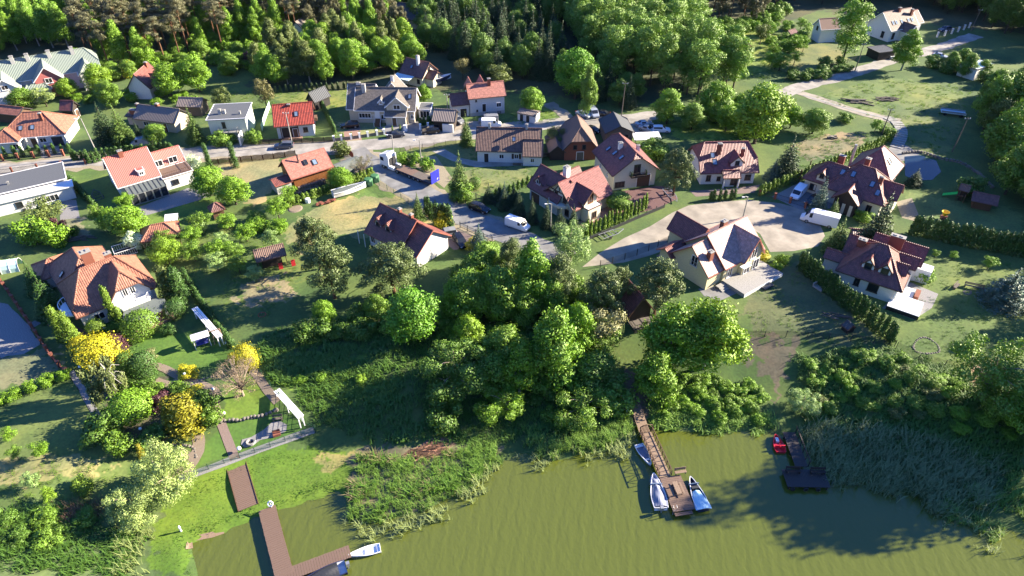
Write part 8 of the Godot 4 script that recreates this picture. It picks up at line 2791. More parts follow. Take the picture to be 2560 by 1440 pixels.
		["fruit", "leaf_bright", Vector3(-45.76, 4, -114.23), 5, 5.4, "bright green round tree at the edge of the dry lawn"],
		["bush", "leaf_bright", Vector3(-24.26, 4, -137.17), 3, 3.4, "bright bush left of three behind the lorry"],
		["bush", "leaf_bright", Vector3(-21.68, 4, -136.98), 3, 3.4, "bright bush middle of three behind the lorry"],
		["bush", "leaf_bright", Vector3(-18.6, 4, -134.5), 3.2, 3.6, "bright bush right of three behind the lorry"],
		["bush", "leaf_mid", Vector3(-10.47, 4, -121.71), 4.5, 5.5, "bright bush at the foot of the spruce by the lorry"],
		["clipped", "leaf_deep", Vector3(-7.86, 4, -126.71), 2.2, 2.6, "small dark clipped ball near the property's left corner"],
		["bush", "leaf_gold", Vector3(-13.2, 4, -111.18), 4, 4, "yellow topped bush at the end of the thuja block"],
		["bush", "leaf_gold", Vector3(-6.91, 4, -103.36), 2.6, 3.6, "yellow bush at the foot of the blue grey spruce"],
		["maple", "leaf_yellow", Vector3(-74.32, 4, -201.95), 6, 6, "brilliant yellow tree at the forest edge"],
		["bush", "leaf_yellow", Vector3(-108, 4, -188.84), 5, 4.5, "yellow bush right of the green roofed terrace"],
		["bush", "leaf_purple", Vector3(-77.15, 4, -197.45), 4.5, 4.5, "dark purple bush beside the brilliant yellow tree"],
		["birch", "leaf_bright", Vector3(-119.65, 4, -187.48), 9, 6, "light birch in front of the green roofed terrace"],
		["maple", "leaf_bright", Vector3(-84.54, 4, -178.44), 11, 9, "bright broad tree right of the hidden maroon house"],
		["maple", "leaf_bright", Vector3(-90.67, 4, -174.74), 10, 9, "bright broad tree half covering the hidden maroon house"],
		["maple", "leaf_lime", Vector3(-110.45, 4, -177.56), 9, 7, "lime green tree right of the green roofed terrace"],
		["maple", "leaf_mid", Vector3(-102.95, 4, -167.56), 8, 7, "mid green tree between terrace and twin spruces"],
		["maple", "leaf_lime", Vector3(-117.25, 4, -174.19), 6, 6, "lime green tree in front of the rose gable"],
		["fruit", "leaf_silver", Vector3(-120.68, 4, -168.65), 5.5, 7, "white blossoming tree in front of the green roofed terrace"],
		["maple", "leaf_mid", Vector3(-125.33, 4, -167.38), 6, 7, "shaded tree at the left foot of the green roofed terrace"],
		# the villa's garden
		["spruce", "leaf_thuja", Vector3(-74.4, 4, -84.86), 9, 6.5, "large dark thuja left of the villa"],
		["spruce", "leaf_thuja", Vector3(-79.96, 4, -90.62), 7, 5, "dark thuja by the domed greenhouse"],
		["thuja", "leaf_thuja_lit", Vector3(-69.69, 4, -78.96), 6.5, 3, "golden green thuja, rear left of three by the villa's drive"],
		["thuja", "leaf_thuja_lit", Vector3(-67.58, 4, -77.92), 6.2, 3, "golden green thuja, front of three by the villa's drive"],
		["thuja", "leaf_thuja_lit", Vector3(-67.24, 4, -77.94), 5, 2.4, "golden green thuja, rear right of three by the villa's drive"],
		["thuja", "leaf_thuja_lit", Vector3(-63.19, 4, -82.76), 7.5, 2.2, "tall slim column thuja before the villa's front"],
		["thuja", "leaf_thuja_lit", Vector3(-61.87, 4, -81.97), 4, 2.2, "short column thuja beside the tall slim one"],
		["thuja", "leaf_olive", Vector3(-56.89, 4, -88.63), 7, 4, "broad yellowish thuja right of the villa, left one"],
		["thuja", "leaf_thuja", Vector3(-54.86, 4, -88.2), 7, 4.2, "broad dark thuja right of the villa, right one"],
		["clipped", "leaf_thuja", Vector3(-54.69, 4, -84.98), 3, 3.4, "clipped round bush beside the villa's canvas canopy"],
		["clipped", "leaf_mid", Vector3(-58.24, 4, -80.52), 4, 5.2, "large clipped round bush before the canvas canopy"],
		["clipped", "leaf_thuja_lit", Vector3(-65.2, 4, -80.54), 2.6, 2.8, "small yellow green clipped ball at the villa's corner"],
		["clipped", "leaf_gold", Vector3(-66.02, 4, -76.92), 2.2, 3.2, "low golden clipped dome by the three thujas"],
		["clipped", "leaf_yellow", Vector3(-61.78, 4, -74.33), 4, 6, "big brilliant yellow rounded bush in the villa garden"],
		["clipped", "leaf_purple", Vector3(-60.59, 4, -76.31), 3, 3.6, "round wine red bush behind the brilliant yellow one"],
		["bush", "leaf_red", Vector3(-58.99, 4, -73.91), 1.4, 2, "low crimson shrub between yellow bush and conifers"],
		["clipped", "leaf_yellow", Vector3(-58.14, 4, -74.56), 1.6, 1.8, "small yellow bush behind the dark conifer pair"],
		["clipped", "leaf_deep", Vector3(-55.46, 4, -71.15), 4.6, 3.6, "dark clipped conifer, left of the garden pair"],
		["clipped", "leaf_thuja", Vector3(-53.43, 4, -70.82), 4.6, 3.8, "dark clipped conifer, right of the garden pair"],
		["fruit", "leaf_blossom", Vector3(-54.18, 4, -73.89), 2.4, 3, "pale flowering shrub beside the upper garden path"],
		["weeping", "leaf_weeping", Vector3(-56.44, 4, -66.61), 6.8, 5.4, "weeping birch with white bowed stem"],
		["clipped", "leaf_bright", Vector3(-51.92, 3.99, -63.3), 4.4, 5.4, "bright green clipped bush below the weeping birch"],
		["bush", "leaf_purple", Vector3(-49.31, 4, -65.12), 2.6, 3.4, "dark purple shrub left of the golden conifers"],
		["thuja", "leaf_gold_dark", Vector3(-43.96, 3.14, -61.81), 5.6, 6.2, "large golden conifer by the garden pond"],
		["thuja", "leaf_gold_dark", Vector3(-46.08, 3.41, -62.14), 5.2, 3.8, "golden conifer behind the large one by the pond"],
		["bush", "leaf_deep", Vector3(-42.8, 3.69, -65.02), 3.4, 4.4, "dark green shrub right of the golden conifers"],
		["bush", "leaf_mid", Vector3(-41.39, 3.18, -63.27), 2.8, 3.4, "green shrub beside the lower garden path"],
		["bare", "leaf_twig", Vector3(-38.45, 3.74, -67.53), 6.4, 8.4, "wide bare blossoming tree in the villa garden"],
		["clipped", "leaf_gold", Vector3(-39.43, 4, -73.08), 4, 3.4, "golden egg shaped bush at the garden's right fence"],
		["clipped", "leaf_gold", Vector3(-41.97, 4, -74.34), 1.4, 1.4, "tiny golden ball beside the egg shaped bush"],
		["bush", "leaf_yellow", Vector3(-47.68, 4, -71.42), 1.3, 3.4, "low yellow bush at the bend of the garden path"],
		["bush", "leaf_yellow", Vector3(-45.66, 4, -67.39), 1.1, 3.6, "low yellow hedge bush above the dark shrub"],
		["bush", "leaf_deep", Vector3(-48.39, 3.14, -59.68), 1.8, 4.6, "flat dark juniper above the pond"],
		["thuja", "leaf_gold_dark", Vector3(-48.88, 2.74, -57.52), 2.4, 1.4, "small golden cone left of the pond"],
		["bush", "leaf_deep", Vector3(-53.14, 4, -68.57), 2.2, 3.6, "low dark shrub under the clipped conifer pair"],
		["bush", "leaf_mid", Vector3(-50.88, 4, -67.63), 1.8, 3, "low green shrub in the red brown bed"],
		["bush", "leaf_thuja", Vector3(-55.53, 4, -68.37), 2.4, 3, "dark shrub right of the weeping birch"],
		["bush", "leaf_mid", Vector3(-47.73, 4, -67.94), 1.8, 3.4, "green shrub at the middle of the garden path"],
		["bush", "leaf_mid", Vector3(-62.84, 4, -81.13), 1.6, 2.6, "low shrub at the foot of the tall column thuja"],
		["bush", "leaf_thuja", Vector3(-54.21, 4, -80.74), 1.6, 2.8, "low shrub at the corner of the villa's deck"],
		["willow", "leaf_silver", Vector3(-43.32, 0.8, -53.13), 9.5, 8, "silvery willow tree by the lake lawn"],
		["willow", "leaf_silver", Vector3(-46.29, 0.75, -48.99), 7, 6.5, "lower silvery willow left of the large one"],
		["fruit", "leaf_bright", Vector3(-66.63, 4, -59.3), 2.2, 2.6, "small yellow bush in the left field's edge"],
		["fruit", "leaf_bright", Vector3(-60.62, 4, -56.26), 3, 3, "sapling on the shaded left field, upper right one"],
		["fruit", "leaf_mid", Vector3(-63.96, 4, -56.11), 2.4, 2.2, "sapling on the shaded left field, upper left one"],
		["bush", "leaf_thuja_lit", Vector3(-53.71, 3.01, -52.08), 2.4, 3, "dark yellow cone bush on the left field"],
		["fruit", "leaf_lime", Vector3(-56.58, 3.57, -50.02), 2.6, 2.6, "yellow green sapling beside the cone bush"],
		["fruit", "leaf_pale", Vector3(-59.55, 3.99, -51.85), 2.6, 2.8, "pale sapling on the left field's dry stripe"],
		["bush", "leaf_deep", Vector3(-54.32, 3.94, -59.96), 4, 6, "dark shrub outside the garden's left path, upper one"],
		["bush", "leaf_mid", Vector3(-52.07, 3.45, -58.05), 3.2, 4.4, "dark shrub outside the garden's left path, lower one"],
		# right bank
		["willow", "leaf_pale", Vector3(42.2, 0.47, -67.65), 4, 5.4, "pale green round bush above the dark jetty"],
		["willow", "leaf_mid", Vector3(66.7, 3.77, -66.38), 11, 13, "big dark tree leaning in at the right edge of the bank"],
		["maple", "leaf_bright", Vector3(69.5, 2.87, -61.46), 8, 8, "tree at the lower right edge of the bank"],
		["bush", "leaf_bright", Vector3(71.33, 4, -94.63), 2.6, 4, "yellow green shrub behind the white terrace"],
		["fruit", "leaf_bright", Vector3(84.41, 4, -97.67), 2.8, 3.2, "sapling on the right hand lawn, rightmost one"],
		["fruit", "leaf_bright", Vector3(79.64, 4, -100.57), 1.8, 1.8, "sapling on the right hand lawn, middle one"],
		["fruit", "leaf_mid", Vector3(76.6, 4, -100.95), 1.8, 1.8, "sapling on the right hand lawn, leftmost one"],
		["bush", "leaf_lime", Vector3(68.65, 4, -113.65), 2.4, 4, "yellow green shrub before the many gabled house"],
		["bush", "leaf_gold", Vector3(45.34, 4, -100.57), 1.8, 2.8, "golden shrub beside the yellow house's terrace"],
		["bush", "leaf_lime", Vector3(48.48, 4, -99.29), 2, 3, "pale shrub at the end of the tall hedge"],
		["bush", "leaf_lime", Vector3(46.83, 4, -97.54), 1.6, 2.4, "olive shrub below the pale one at the hedge end"],
		["bush", "leaf_deep", Vector3(95, 4, -124.28), 4, 6.5, "dark bushes by the play tower"],
	]:
		plant(a[0], a[1], a[2], a[3], a[4], a[5])
	# conifers inside the cream houses' fence
	for a in [[Vector3(-4.74, 4, -120.68), 4.5], [Vector3(-1.45, 4, -118.03), 5.5], [Vector3(1.43, 4, -115.61), 6.5], [Vector3(3.91, 4, -112.96), 6], [Vector3(6.65, 4, -111.25), 6.5], [Vector3(9.17, 4, -109.28), 5.5], [Vector3(-2.46, 4, -121.47), 4], [Vector3(0.41, 4, -119.58), 5]]:
		plant("spruce", "leaf_spruce_dark", a[0], a[1], 3.4, "dark conifer in the row inside the cream houses' fence", "dark conifers inside the cream houses' fence")
	plant("spruce", "leaf_blue_spruce", Vector3(-1.47, 4, -120.52), 5, 3.2, "blue grey spruce among the dark conifers inside the fence")
	plant("spruce", "leaf_spruce", Vector3(11.73, 4, -110.96), 5.5, 3, "green conifer under the round balcony")
	plant("spruce", "leaf_spruce", Vector3(14.33, 4, -108.87), 5, 2.6, "green conifer at the bay window of the timbered house")
	# thuja rows and hedges
	row_of("hedge_thuja", "leaf_thuja_lit", [P(14.2,-107.6),P(18.5,-111),P(22.8,-114.4),P(26.7,-117.7)], 1.05, 3.4, 1.0, "slim thuja in the spaced row beside the sandy track", "thuja row beside the sandy track")
	row_of("hedge_thuja", "leaf_thuja", [P(51,-97.7),P(52.8,-92.4),P(54.9,-87),P(56.9,-82.3),P(58.7,-78.2)], 0.95, 4.0, 1.7, "thuja in the tall hedge left of the dormer house", "tall thuja hedge left of the dormer house")
	row_of("hedge_thuja", "leaf_thuja", [P(76.1,-108.9),P(79.9,-107.1),P(84.8,-104.8),P(89.6,-102.9),P(95.4,-100.4)], 1.1, 4.2, 2.2, "thuja in the tall hedge behind the right hand lawn", "tall thuja hedge behind the right lawn")
	row_of("hedge_thuja", "leaf_thuja_lit", [P(51.4,-123.4),P(57.6,-127.2),P(66.4,-133),P(74.4,-138),P(84.5,-145),P(89.1,-148.7)], 1.2, 2.6, 1.5, "thuja in the hedge climbing towards the pond", "thuja hedge behind the many gabled house")
	row_of("hedge_thuja", "leaf_thuja", [P(40.6,-121.5),P(45.6,-121.8)], 0.9, 2.2, 1.3, "thuja in the clipped hedge before the red hipped house", "clipped hedge before the red hipped house")
	row_of("hedge_thuja", "leaf_thuja", [P(-14.6,-112.1),P(-13.2,-112.4),P(-11.7,-110.4)], 0.9, 4.6, 2.0, "thuja in the tall block behind the maroon gable house", "thuja block behind the maroon gable house")
	row_of("hedge_thuja", "leaf_thuja", [P(-16.9,-116.1),P(-15.9,-114.4)], 0.8, 4.0, 1.6, "dark thuja at the left of the yellow topped bush", "thujas left of the yellow topped bush")
	row_of("hedge_thuja", "leaf_thuja_lit", [P(-45.5,-118.3),P(-41.8,-121.5),P(-37.7,-125.1),P(-34.1,-128.4),P(-30.4,-132)], 0.95, 1.9, 1.7, "thuja in the low hedge behind the laid up hull", "low hedge behind the laid up hull")
	row_of("hedge_thuja", "leaf_thuja", [P(-22.4,-157.6),P(-20,-158.3),P(-17.9,-159)], 0.8, 2.0, 1.5, "thuja in the clipped hedge before the carport", "clipped hedge before the carport")
	row_of("hedge_thuja", "leaf_thuja", [P(-57.3,-95.6),P(-53.3,-90),P(-49.6,-85.3),P(-45.3,-79.9),P(-43.1,-77.2)], 1.0, 1.8, 1.6, "thuja in the dark hedge behind the white pergola", "hedge behind the white pergola")
	row_of("hedge_thuja", "leaf_thuja", [P(-94.2,-129),P(-89.4,-123.9),P(-84.4,-118.6)], 1.0, 1.8, 1.6, "thuja in the hedge left of the rose roofed house", "hedge left of the rose roofed house")
	row_of("hedge_thuja", "leaf_thuja", [P(-98.7,-139),P(-94.2,-140),P(-89.4,-141.3),P(-85.2,-142.1),P(-78.3,-143.3)], 1.0, 2.2, 1.5, "thuja in the hedge along the main road", "hedge along the main road")
	row_of("hedge_thuja", "leaf_thuja", [P(-115.9,-140),P(-112.7,-140.6),P(-108.5,-141.3),P(-103.5,-142.1),P(-101.1,-142.5)], 1.6, 2.4, 1.4, "clipped thuja in the front garden of the orange bungalow", "thujas of the orange bungalow")
	row_of("hedge_thuja", "leaf_thuja", [P(-49.2,-168.2),P(-45.8,-160.4),P(-42.6,-152.4)], 1.0, 2.2, 1.3, "thuja in the hedge right of the red roofed house", "hedge right of the red roofed house")
	row_of("hedge_thuja", "leaf_spruce", [P(-63.7,-177.8),P(-59.6,-178.6),P(-54.4,-179.5),P(-44.8,-180.6)], 1.3, 2.0, 1.1, "small thuja in the row behind the sunny far garden", "thuja row at the far garden")
	row_of("hedge_thuja", "leaf_thuja", [P(-95.1,-138),P(-94.1,-137.5),P(-92.7,-138.6)], 0.9, 2.6, 1.4, "dark thuja at the rose roofed house's road corner", "thujas at the rose roofed house's corner")
	row_of("hedge_thuja", "leaf_thuja_lit", [P(-41.9,-149.1),P(-36.4,-151.1),P(-30.9,-152.8),P(-27.2,-154.4)], 1.9, 1.5, 0.7, "little cone thuja between the white pillars", "little thujas between the white pillars")
	row_of("bush", "leaf_bright", [P(-72,-65.6),P(-69.7,-67.6),P(-67.3,-69.4),P(-65.7,-70.7)], 1.8, 1.8, 2.6, "bush in the lumpy yellow green hedge at the left edge", "hedge bushes at the left edge")
	row_of("hedge_thuja", "leaf_deep", [P(-3.3,-122.8),P(1.7,-126.4),P(5.1,-129)], 1.1, 1.9, 1.3, "thuja in the upper hedge of the cream houses", "upper hedge of the cream houses")
	# orchards and shrubberies
	scatter([["fruit", "leaf_mid", 3.0, 4.6, 4.6, 0.4], ["fruit", "leaf_pale", 2.8, 4.2, 4.2, 0.3], ["fruit", "leaf_bright", 3.0, 4.8, 4.8, 0.3]], [P(-64.1,-101.6),P(-62.5,-111),P(-57.6,-112.4),P(-44.8,-108.2),P(-40.8,-101.6),P(-41.4,-95.6),P(-48.6,-90),P(-56.3,-94.4)], 5.2, "fruit tree in the orchard between villa and pines", "fruit trees of the orchard")
	scatter([["bush", "leaf_pale", 2.0, 3.2, 4.0, 0.4], ["bush", "leaf_mid", 2.2, 3.4, 4.2, 0.4], ["bush", "leaf_bright", 2.0, 3.4, 4.4, 0.2]], [P(-62.3,-112.4),P(-57,-115.3),P(-50.5,-114.6),P(-43.6,-112.4),P(-43.7,-106.8),P(-51.6,-108.2),P(-58.7,-106.8)], 4.0, "garden shrub in the belt below the rose roofed house's lawn", "shrubs below the lawn")
	scatter([["bush", "leaf_mid", 1.6, 2.8, 3.2, 0.6], ["bush", "leaf_deep", 1.6, 2.6, 3.2, 0.4]], [P(-97.2,-108.2),P(-91.8,-106.8),P(-81.3,-106.8),P(-77,-104.2),P(-85.6,-112.4),P(-95.7,-111)], 3.8, "shaded shrub behind the villa's greenhouse", "shaded shrubs behind the villa")
	# the thicket
	scatter([["bush", "leaf_deep", 1.8, 3.8, 4.6, 0.35], ["bush", "leaf_mid", 1.8, 4.2, 4.6, 0.5], ["maple", "leaf_mid", 5.0, 7.5, 5.5, 0.15]], [P(-37,-77.2),P(-30.7,-82.3),P(-22.3,-85.8),P(-12.9,-83.8),P(1.3,-90),P(14,-81.5),P(17.4,-76.7),P(15.8,-72.6),P(7,-68.3),P(0.6,-71.7),P(-4.9,-76),P(-17.5,-79),P(-25,-79),P(-32.1,-77.3)], 3.8, "dark shrub in the thicket between lawn and jetty", "shrubs of the lakeside thicket")
	scatter([["bush", "leaf_mid", 3.0, 6.0, 5.0, 0.5], ["maple", "leaf_mid", 6.0, 9.5, 6.0, 0.5]], [P(-9,-94.4),P(-1.4,-100.4),P(3.6,-99.1),P(13.7,-92.2),P(18.1,-84),P(13.9,-80),P(6.3,-81),P(-1.9,-83.8),P(-6.7,-87.8)], 4.8, "young broadleaf tree in the thicket below the sandy track", "young trees of the thicket")
	scatter([["bush", "leaf_deep", 1.4, 2.6, 3.4, 0.6], ["bush", "leaf_mid", 1.2, 2.4, 3.2, 0.4]], [P(-14,-70),P(-2.4,-69),P(6.9,-65),P(16,-65.1),P(15.4,-68.9),P(7.1,-69.6),P(-4.8,-73.3)], 3.4, "low bush on the dark bank above the reeds", "low bushes of the bank")
	scatter([["bush", "leaf_bright", 0.8, 1.6, 2.2, 0.5], ["bush", "leaf_lime", 0.8, 1.5, 2.0, 0.5]], [P(-35.6,-74.5),P(-25.4,-74.9),P(-18.4,-72.2),P(-22.1,-69),P(-30,-68)], 4.2, "sunny little bush in the rough meadow right of the villa garden", "little bushes of the rough meadow")
	scatter([["bush", "leaf_bright", 1.0, 1.9, 2.6, 0.6], ["bush", "leaf_mid", 1.0, 2.0, 2.6, 0.4]], [P(19.6,-74),P(25.7,-74.4),P(31.7,-73.8),P(37.5,-72.4),P(38.9,-68.8),P(37,-65.1),P(29.9,-65.4),P(21.4,-66.2),P(19.5,-68.9)], 2.0, "leafy bush on the bank right of the long jetty", "bank bushes right of the long jetty")
	scatter([["bush", "leaf_bright", 0.8, 1.7, 2.8, 0.4], ["bush", "leaf_olive", 0.8, 1.6, 2.8, 0.35], ["bush", "leaf_mid", 0.9, 1.9, 2.8, 0.25]], [P(43.8,-76.1),P(52.2,-76.6),P(60.4,-74.5),P(66.2,-69.5),P(72.5,-66.4),P(69.1,-59.3),P(61.9,-62.1),P(52.2,-64.8),P(45.2,-66.5),P(42.1,-69.5)], 2.6, "tangled bush on the overgrown right bank", "tangled bushes of the right bank")
	scatter([["bush", "leaf_deep", 1.2, 2.4, 3.2, 0.6], ["bush", "leaf_mid", 1.2, 2.4, 3.2, 0.4]], [P(-63.4,-47.7),P(-56.6,-49.1),P(-51.5,-48.4),P(-51.1,-44.7),P(-56.8,-44.3),P(-61.7,-45.1)], 3.4, "rank bush in the shaded lower left corner", "rank bushes at the lower left")
	scatter([["bush", "leaf_mid", 1.8, 3.2, 4.4, 0.5], ["fruit", "leaf_bright", 3.0, 4.6, 4.4, 0.3], ["bush", "leaf_olive", 1.6, 2.8, 4.0, 0.2]], [P(78,-160.4),P(85.9,-162.8),P(92,-153.5),P(89.1,-149.1),P(81.3,-153.5)], 4.6, "shrub along the sandy track at the right", "shrubs along the sandy track")
	scatter([["bush", "leaf_mid", 1.8, 3.4, 4.4, 0.6], ["fruit", "leaf_bright", 3.0, 5.0, 4.6, 0.4]], [P(81.7,-229.1),P(99,-237.6),P(92.2,-213.5),P(77.3,-190),P(72.3,-196.3)], 4.6, "orchard tree on the hillside by the upper road", "hillside orchard trees")
	scatter([["bush", "leaf_deep", 1.8, 3.2, 4.2, 0.7], ["bush", "leaf_mid", 1.8, 3.0, 4.0, 0.3]], [P(77.3,-190),P(91.5,-197.9),P(102.2,-201.2),P(98.5,-194.7),P(88.1,-188.5),P(78.3,-182.6)], 4.0, "dark shrub on the shaded verge of the upper road", "dark shrubs along the upper road")
	scatter([["bush", "leaf_deep", 2.4, 4.0, 4.6, 0.6], ["maple", "leaf_mid", 4.0, 6.0, 5.0, 0.4]], [P(125.6,-202.9),P(136.1,-197.9),P(141,-190),P(134.5,-182.6),P(125.8,-187),P(120.9,-193.1)], 4.8, "dark shrub in front of the white flat roofed shed", "dark shrubs by the white shed")
	scatter([["maple", "leaf_mid", 5.0, 8.0, 6.5, 0.5], ["maple", "leaf_bright", 4.5, 7.5, 6.0, 0.5]], [P(46.8,-164),P(60,-167.7),P(68,-160.4),P(59.1,-150.2),P(48.4,-153.5)], 4.5, "broadleaf tree behind the bright meadow", "trees behind the bright meadow")
	scatter([["bush", "leaf_bright", 1.6, 2.8, 3.6, 0.5], ["bush", "leaf_mid", 1.6, 2.8, 3.6, 0.5]], [P(-119.1,-178.4),P(-111.1,-179.8),P(-92.6,-177),P(-83.5,-175.6),P(-81.2,-166.5),P(-101.9,-169),P(-113.7,-169.8)], 5.0, "garden bush behind the low brown house", "bushes behind the low brown house")


# ---------- forests ----------

func make_forest() -> void:
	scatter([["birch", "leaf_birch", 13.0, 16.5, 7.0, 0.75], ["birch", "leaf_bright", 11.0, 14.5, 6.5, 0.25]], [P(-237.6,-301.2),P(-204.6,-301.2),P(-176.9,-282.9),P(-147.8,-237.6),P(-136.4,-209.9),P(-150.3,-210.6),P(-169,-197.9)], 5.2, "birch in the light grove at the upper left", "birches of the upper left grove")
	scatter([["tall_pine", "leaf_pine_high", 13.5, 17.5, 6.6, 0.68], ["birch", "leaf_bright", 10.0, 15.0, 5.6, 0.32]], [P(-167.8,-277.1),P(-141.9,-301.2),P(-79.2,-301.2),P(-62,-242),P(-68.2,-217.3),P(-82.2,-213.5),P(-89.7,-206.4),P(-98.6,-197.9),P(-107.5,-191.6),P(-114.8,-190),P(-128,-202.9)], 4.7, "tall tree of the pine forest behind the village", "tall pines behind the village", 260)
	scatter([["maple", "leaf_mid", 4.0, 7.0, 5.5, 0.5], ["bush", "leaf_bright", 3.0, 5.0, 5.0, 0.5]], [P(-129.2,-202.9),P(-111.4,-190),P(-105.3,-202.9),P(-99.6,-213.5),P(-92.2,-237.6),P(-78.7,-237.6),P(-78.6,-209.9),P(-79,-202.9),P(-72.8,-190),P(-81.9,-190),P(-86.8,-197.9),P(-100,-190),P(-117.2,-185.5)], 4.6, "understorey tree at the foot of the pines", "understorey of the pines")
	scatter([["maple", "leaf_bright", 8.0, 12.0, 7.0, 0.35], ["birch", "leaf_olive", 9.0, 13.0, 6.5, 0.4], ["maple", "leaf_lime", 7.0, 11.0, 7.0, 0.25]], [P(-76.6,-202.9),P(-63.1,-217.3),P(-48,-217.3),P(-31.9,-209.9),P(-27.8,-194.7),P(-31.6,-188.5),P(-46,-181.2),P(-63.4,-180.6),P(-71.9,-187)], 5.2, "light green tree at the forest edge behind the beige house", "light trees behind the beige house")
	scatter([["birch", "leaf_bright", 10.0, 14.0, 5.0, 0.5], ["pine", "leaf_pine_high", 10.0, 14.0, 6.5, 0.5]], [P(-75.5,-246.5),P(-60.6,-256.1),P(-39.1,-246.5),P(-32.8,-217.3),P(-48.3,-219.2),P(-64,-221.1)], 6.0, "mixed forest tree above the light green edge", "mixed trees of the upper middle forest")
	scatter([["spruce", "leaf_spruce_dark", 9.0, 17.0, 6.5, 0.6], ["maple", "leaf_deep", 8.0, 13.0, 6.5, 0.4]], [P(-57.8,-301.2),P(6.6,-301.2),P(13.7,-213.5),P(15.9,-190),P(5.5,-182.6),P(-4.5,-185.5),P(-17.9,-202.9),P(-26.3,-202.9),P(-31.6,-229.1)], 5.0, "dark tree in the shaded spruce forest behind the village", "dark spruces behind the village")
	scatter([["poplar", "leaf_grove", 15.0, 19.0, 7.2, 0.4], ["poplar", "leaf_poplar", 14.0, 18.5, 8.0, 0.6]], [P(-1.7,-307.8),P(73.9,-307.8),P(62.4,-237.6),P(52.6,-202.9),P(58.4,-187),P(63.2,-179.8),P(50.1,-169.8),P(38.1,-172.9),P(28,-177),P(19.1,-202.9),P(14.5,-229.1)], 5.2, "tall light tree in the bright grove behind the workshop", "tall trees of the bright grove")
	scatter([["spruce", "leaf_spruce_dark", 8.0, 12.0, 5.4, 0.5], ["maple", "leaf_deep", 7.0, 10.0, 6.0, 0.5]], [P(13.6,-190),P(27.8,-175.6),P(37.7,-170.8),P(32.9,-166.5),P(23,-169.8),P(14.9,-174.3)], 4.4, "dark understorey tree at the edge of the bright grove", "dark trees under the bright grove")
	scatter([["tall_pine", "leaf_pine_high", 15.0, 18.0, 6.0, 0.6], ["pine", "leaf_pine_high", 11.0, 14.0, 7.5, 0.4]], [P(78.8,-314.6),P(116.4,-314.6),P(105.7,-266.3),P(84.1,-237.6),P(69.5,-233.3)], 6.0, "tall pine at the hillside's upper edge", "pines above the hillside")
	scatter([["bush", "leaf_bright", 3.0, 5.0, 5.5, 0.6], ["bush", "leaf_mid", 3.0, 5.0, 5.5, 0.4]], [P(61.5,-233.3),P(78.7,-237.6),P(98.8,-258.6),P(100,-248.9),P(78.5,-227),P(61,-219.2)], 4.8, "bright bush under the pines above the hillside", "bushes under the hillside pines")
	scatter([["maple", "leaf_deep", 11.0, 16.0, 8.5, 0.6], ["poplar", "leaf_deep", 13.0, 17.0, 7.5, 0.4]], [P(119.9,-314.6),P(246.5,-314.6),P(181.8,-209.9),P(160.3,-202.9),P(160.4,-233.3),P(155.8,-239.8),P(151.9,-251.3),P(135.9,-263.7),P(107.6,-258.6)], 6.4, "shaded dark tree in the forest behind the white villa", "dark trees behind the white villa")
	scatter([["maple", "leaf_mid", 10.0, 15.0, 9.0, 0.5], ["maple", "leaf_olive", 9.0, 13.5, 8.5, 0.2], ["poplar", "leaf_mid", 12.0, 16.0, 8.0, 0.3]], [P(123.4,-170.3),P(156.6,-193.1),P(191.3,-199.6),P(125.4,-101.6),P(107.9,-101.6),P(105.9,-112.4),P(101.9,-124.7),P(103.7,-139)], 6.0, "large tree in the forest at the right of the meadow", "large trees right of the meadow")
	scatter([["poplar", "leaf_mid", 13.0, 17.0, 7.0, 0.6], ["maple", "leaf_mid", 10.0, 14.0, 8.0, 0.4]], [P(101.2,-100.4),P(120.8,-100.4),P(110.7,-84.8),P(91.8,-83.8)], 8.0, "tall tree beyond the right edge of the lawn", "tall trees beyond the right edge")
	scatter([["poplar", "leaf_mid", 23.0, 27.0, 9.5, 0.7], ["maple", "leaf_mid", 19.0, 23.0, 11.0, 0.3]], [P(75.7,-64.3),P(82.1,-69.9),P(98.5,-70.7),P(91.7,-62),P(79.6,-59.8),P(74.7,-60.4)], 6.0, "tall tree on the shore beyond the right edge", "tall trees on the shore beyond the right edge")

	# the far woods, one mass behind the rows that can be told apart
	for a in [["far_woods", "spruce", "leaf_spruce_dark", -224.0, 224.0, -390.0, -292.0, 900, 17.0], ["far_woods", "poplar", "leaf_deep", -224.0, 300.0, -390.0, -290.0, 500, 17.0]]:
		var where: Array[Transform3D] = []
		for i in a[7]:
			var s: float = a[8] / plant_size[a[1]].x * rng.randf_range(0.8, 1.15)
			where.append(Transform3D(Basis(Vector3.UP, rng.randf() * TAU).scaled(Vector3(s, s, s) * Vector3(1.3, 1, 1.3)), Vector3(rng.randf_range(a[3], a[4]), VILLAGE, rng.randf_range(a[5], a[6]))))
		var mm := MultiMesh.new()
		mm.transform_format = MultiMesh.TRANSFORM_3D
		mm.mesh = crowns[a[1]][0]
		mm.instance_count = where.size()
		for i in where.size():
			mm.set_instance_transform(i, where[i])
		var o := MultiMeshInstance3D.new()
		o.name = numbered(a[0])
		o.multimesh = mm
		o.material_override = mats[a[2]]
		add_child(o, true)
		tag(o, "far woods of %s closing the view behind the village" % ("dark spruces" if a[1] == "spruce" else "broadleaf trees"), "forest")
		o.set_meta("kind", "stuff")


# ---------- ground cover ----------

